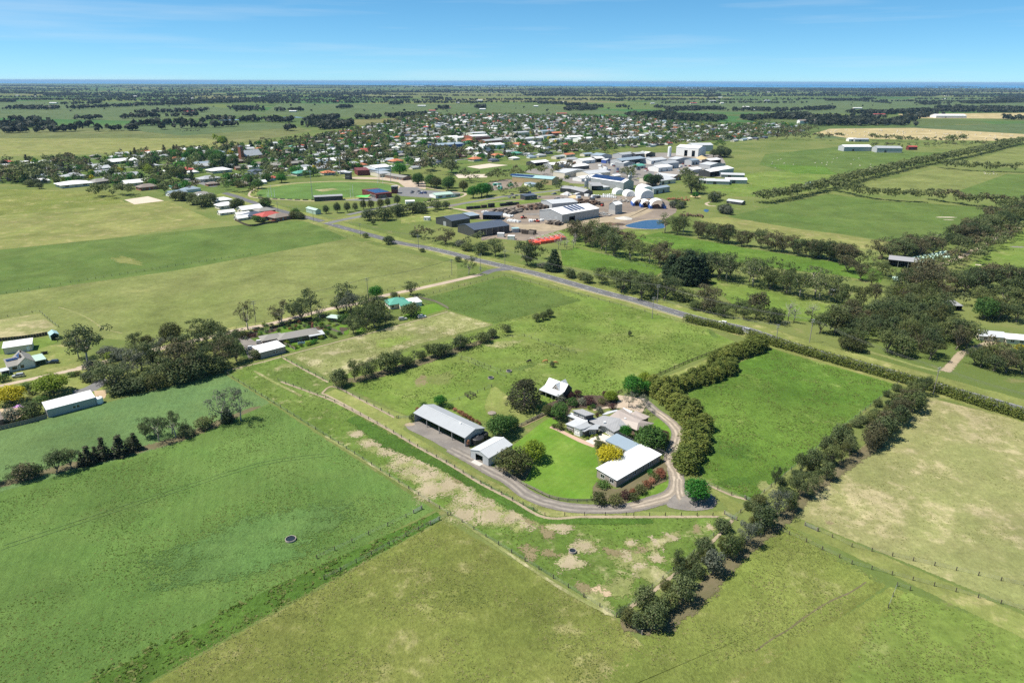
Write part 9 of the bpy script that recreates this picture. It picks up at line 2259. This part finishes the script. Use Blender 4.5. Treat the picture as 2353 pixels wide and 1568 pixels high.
def loader(xy, rz, label):
 o = empty('loader', (xy[0], xy[1],0), rz); tag(o, label, 'loader')
 m = MB(); m.box(-2.2,1.0,-.9,.9,.8,1.9); m.build('body', M['orange'], o)
 m = MB(); m.box(-.6,.7,-.7,.7,1.9,3.1); m.build('cab', M['glass'], o)
 m = MB(); m.box(.9,2.6,-.7,-.5,1.2,1.4); m.box(.9,2.6,.5,.7,1.2,1.4); m.box(2.5,3.3,-1.2,1.2,.4,1.3); m.build('bucket', M['rust'], o)
 for x in (-1.5,1.1):
  for y in (-1,1):
   m = MB(); m.tube([(x, y - .25,.7),(x, y + .25,.7)],.7,12); m.build('wheel', M['rubber'], o)
loader(gz(r5,1150,642),.4, 'orange loader in the middle of the timber yard'); loader(gz(r5,1890,525),1.2, 'orange loader behind the sawmill'); loader(gz(r5,1280,675),2.6, 'orange loader beside the white pallets')
bld('swim_school', 'low garden shed beside the paddling pool', 'shed', gz(s1,1690,790), gz(s1,1730,788),4,2.4, roof='flat', wall='wall_blue', roofm='roof_blue')
m = MB(); m.add([(-7,-5,3.2),(6,-6,2.6),(8,4,3.6),(-5,5,2.4),(0,0,2.2)],[(0,1,4),(1,2,4),(2,3,4),(3,0,4)])
for x, y, z in ((-7,-5,3.2),(6,-6,2.6),(8,4,3.6),(-5,5,2.4)): m.tube([(x, y, 0),(x, y, z)],.1,5)
tag(m.build('shade_sail', M['greentarp'], None, (*gz(r8,1760,455),0)), 'bright green shade sail beside the clubhouse', 'shade sail')
cm = MB(); cm.box(-3,3,-1.22,1.22,0,2.6)
for k in range(11): cm.box(-2.9 + k * .58,-2.7 + k * .58,-1.27,1.27,.15,2.45)
CM = [(k, cm.mesh('shipping_container', M[k]), w) for k, w in (('white_plastic', 'white'),('bluetarp', 'blue'),('rust', 'rust-brown'),('car_dark', 'charcoal'),('roof_green', 'green'))]
for k in range(46):
 f, x0, x1, y0, y1 = ((s3,1150,1750,600,720),(s3,1750,2330,600,720),(s3,800,1300,640,720),(r5,1450,1900,420,470),(r5,800,1050,320,370))[k % 5]
 nm, me, w = CM[k % 5 if RNG.random() < .5 else 0]
 tag(link('shipping_container', me, None, (*gz(f, RNG.uniform(x0, x1), RNG.uniform(y0, y1)),.05), base_ang + RNG.choice([0,1.57])), w + ' ribbed shipping container in the works and estate yards', 'container', 'containers in the yards')
# ------------------------------------------------------------------ grass tufts standing in the nearer paddocks
def tufts(areas):
 P, H, T = [],[],[]
 for poly, n, h, tone, sc in areas:
  poly = GL(poly); xs_, ys_ = [p[0] for p in poly],[p[1] for p in poly]
  c = 0
  while c < n:
   x, y = RNG.uniform(min(xs_), max(xs_)), RNG.uniform(min(ys_), max(ys_))
   c += 1
   if not in_view(x, y) or mnoise.noise(Vector((x * sc, y * sc, tone * 9))) < RNG.normal() * .18 + .02 or not in_poly(x, y, poly): continue
   P.append((x, y)); H.append(h * RNG.uniform(.5,1.3)); T.append(min(1, max(0, tone + RNG.normal() * .22)))
 P, H, T = np.array(P), np.array(H), np.array(T)
 n = len(P)
 Q, L = [],[]
 for k in range(3):
  a = RNG.uniform(0,6.28, n)
  d = np.stack([np.cos(a), np.sin(a)],1) * (H * RNG.uniform(.6,1.3, n))[:, None]
  l = np.stack([-np.sin(a), np.cos(a)],1) * (H * RNG.normal(0,1.1, n))[:, None]
  z0, z1 = np.zeros(n), H * RNG.uniform(.3,.8, n)
  Q.append(np.stack([np.column_stack([P - d, z0]), np.column_stack([P + d, z0]), np.column_stack([P + d * .5 + l, z1]), np.column_stack([P - d * .5 + l, z1])],1).reshape(-1,3)); L.append(np.repeat(T, 4))
 V = np.concatenate(Q)
 o = link('grass_tufts', np_mesh('grass_tufts', V, np.arange(len(V)).reshape(-1,4), foliage('tuft_leaves', (0.078,0.140,0.020),(0.30,0.285,0.115),(0.150,0.185,0.048),0,.45,.8,.05), {'leaf': np.concatenate(L)}))
 tag(o, 'tufts of longer grass standing in the paddocks', 'grass', None, 'stuff')
tufts([([(511,853),(655,818),(765,878),(742,905),(1000,1060),(1252,1187),(1690,1185),(1416,1417)],26000,.20,.15,.12),([(1145,745),(1590,745),(1700,790),(1495,868),(1400,905),(1300,935),(1240,930),(1120,870),(930,940),(765,876),(1000,790)],26000,.24,.1,.07),([(955,690),(1158,634),(1590,740),(1145,745),(1035,714)],9000,.24,.1,.07),
  ([(1600,900),(1660,856),(1775,805),(2050,882),(1726,1145),(1625,1100)],26000,.22,.18,.15),([(1018,1195),(1416,1425),(1500,1500),(1450,1568),(300,1568)],26000,.16,.70,.10),([(1490,1440),(1800,1200),(2030,1340),(1900,1440),(1500,1568)],16000,.16,.62,.12),([(1005,1174),(1018,1192),(640,1398),(250,1600),(90,1600),(620,1350)],14000,.32,.12,.2),([(1830,1180),(2105,910),(2352,970),(2352,1400)],14000,.14,.85,.08),
  ([(0,1150),(380,1030),(622,930),(1000,1172),(640,1350),(130,1568),(0,1568)],44000,.15,.12,.05),([(668,816),(1035,716),(1135,745),(840,835),(765,875)],9000,.2,.7,.1),([(2075,1355),(2352,1468),(2352,1568),(1900,1568),(1990,1440)],7000,.16,.45,.1)])
# ------------------------------------------------------------------ sea, lakes, coast and air
def far_sheet(name, pts, z, mat):
 m = MB(); m.add([(x, y, z) for x, y in pts],[tuple(range(len(pts)))])
 o = m.build(name, mat); tag(o, kind='structure')
 if o.data.polygons[0].normal.z < 0: o.data.flip_normals()
 return o
coast = [(-125000,26000),(-60000,25500),(-30000,25500),(-9000,24500),(-4000,21500),(2000,18500),(8000,16500),(16000,15500),(30000,14500),(125000,12500)]
far_sheet('sea', coast + [(125000,165000),(-125000,165000)],0.6, M['sea'])
for pts in ([(930,196.5),(1180,197.2),(1120,198.2),(960,197.8)],[(1520,200.5),(1660,202.0),(1640,203.6),(1560,203.2)],[(2290,204.0),(2420,204.5),(2420,206.2),(2310,205.6)],[(1100,198.6),(1190,199.0),(1180,199.8),(1110,199.6)],
   [(590,270.3),(680,268.5),(700,270.2),(610,272.5)],[(500,276),(560,274.2),(566,275.3),(510,277.6)]):
 far_sheet('lake', GL(pts, 0.6),0.6, M['lake'])
hz = MB(); hz.box(-60000,60000,-4000,90000,-1.0,130.0)
N = NT('air')
pv = N.n("ShaderNodeVolumePrincipled")
pv.inputs['Color'].default_value = (0.42,0.66,0.95,1)
pv.inputs['Density'].default_value = 0.000026
pv.inputs['Anisotropy'].default_value = 0.0
N.l(pv.outputs[0], N.out.inputs['Volume'])
N.m.cycles.homogeneous_volume = True
tag(hz.build('haze', N.m), kind='stuff')
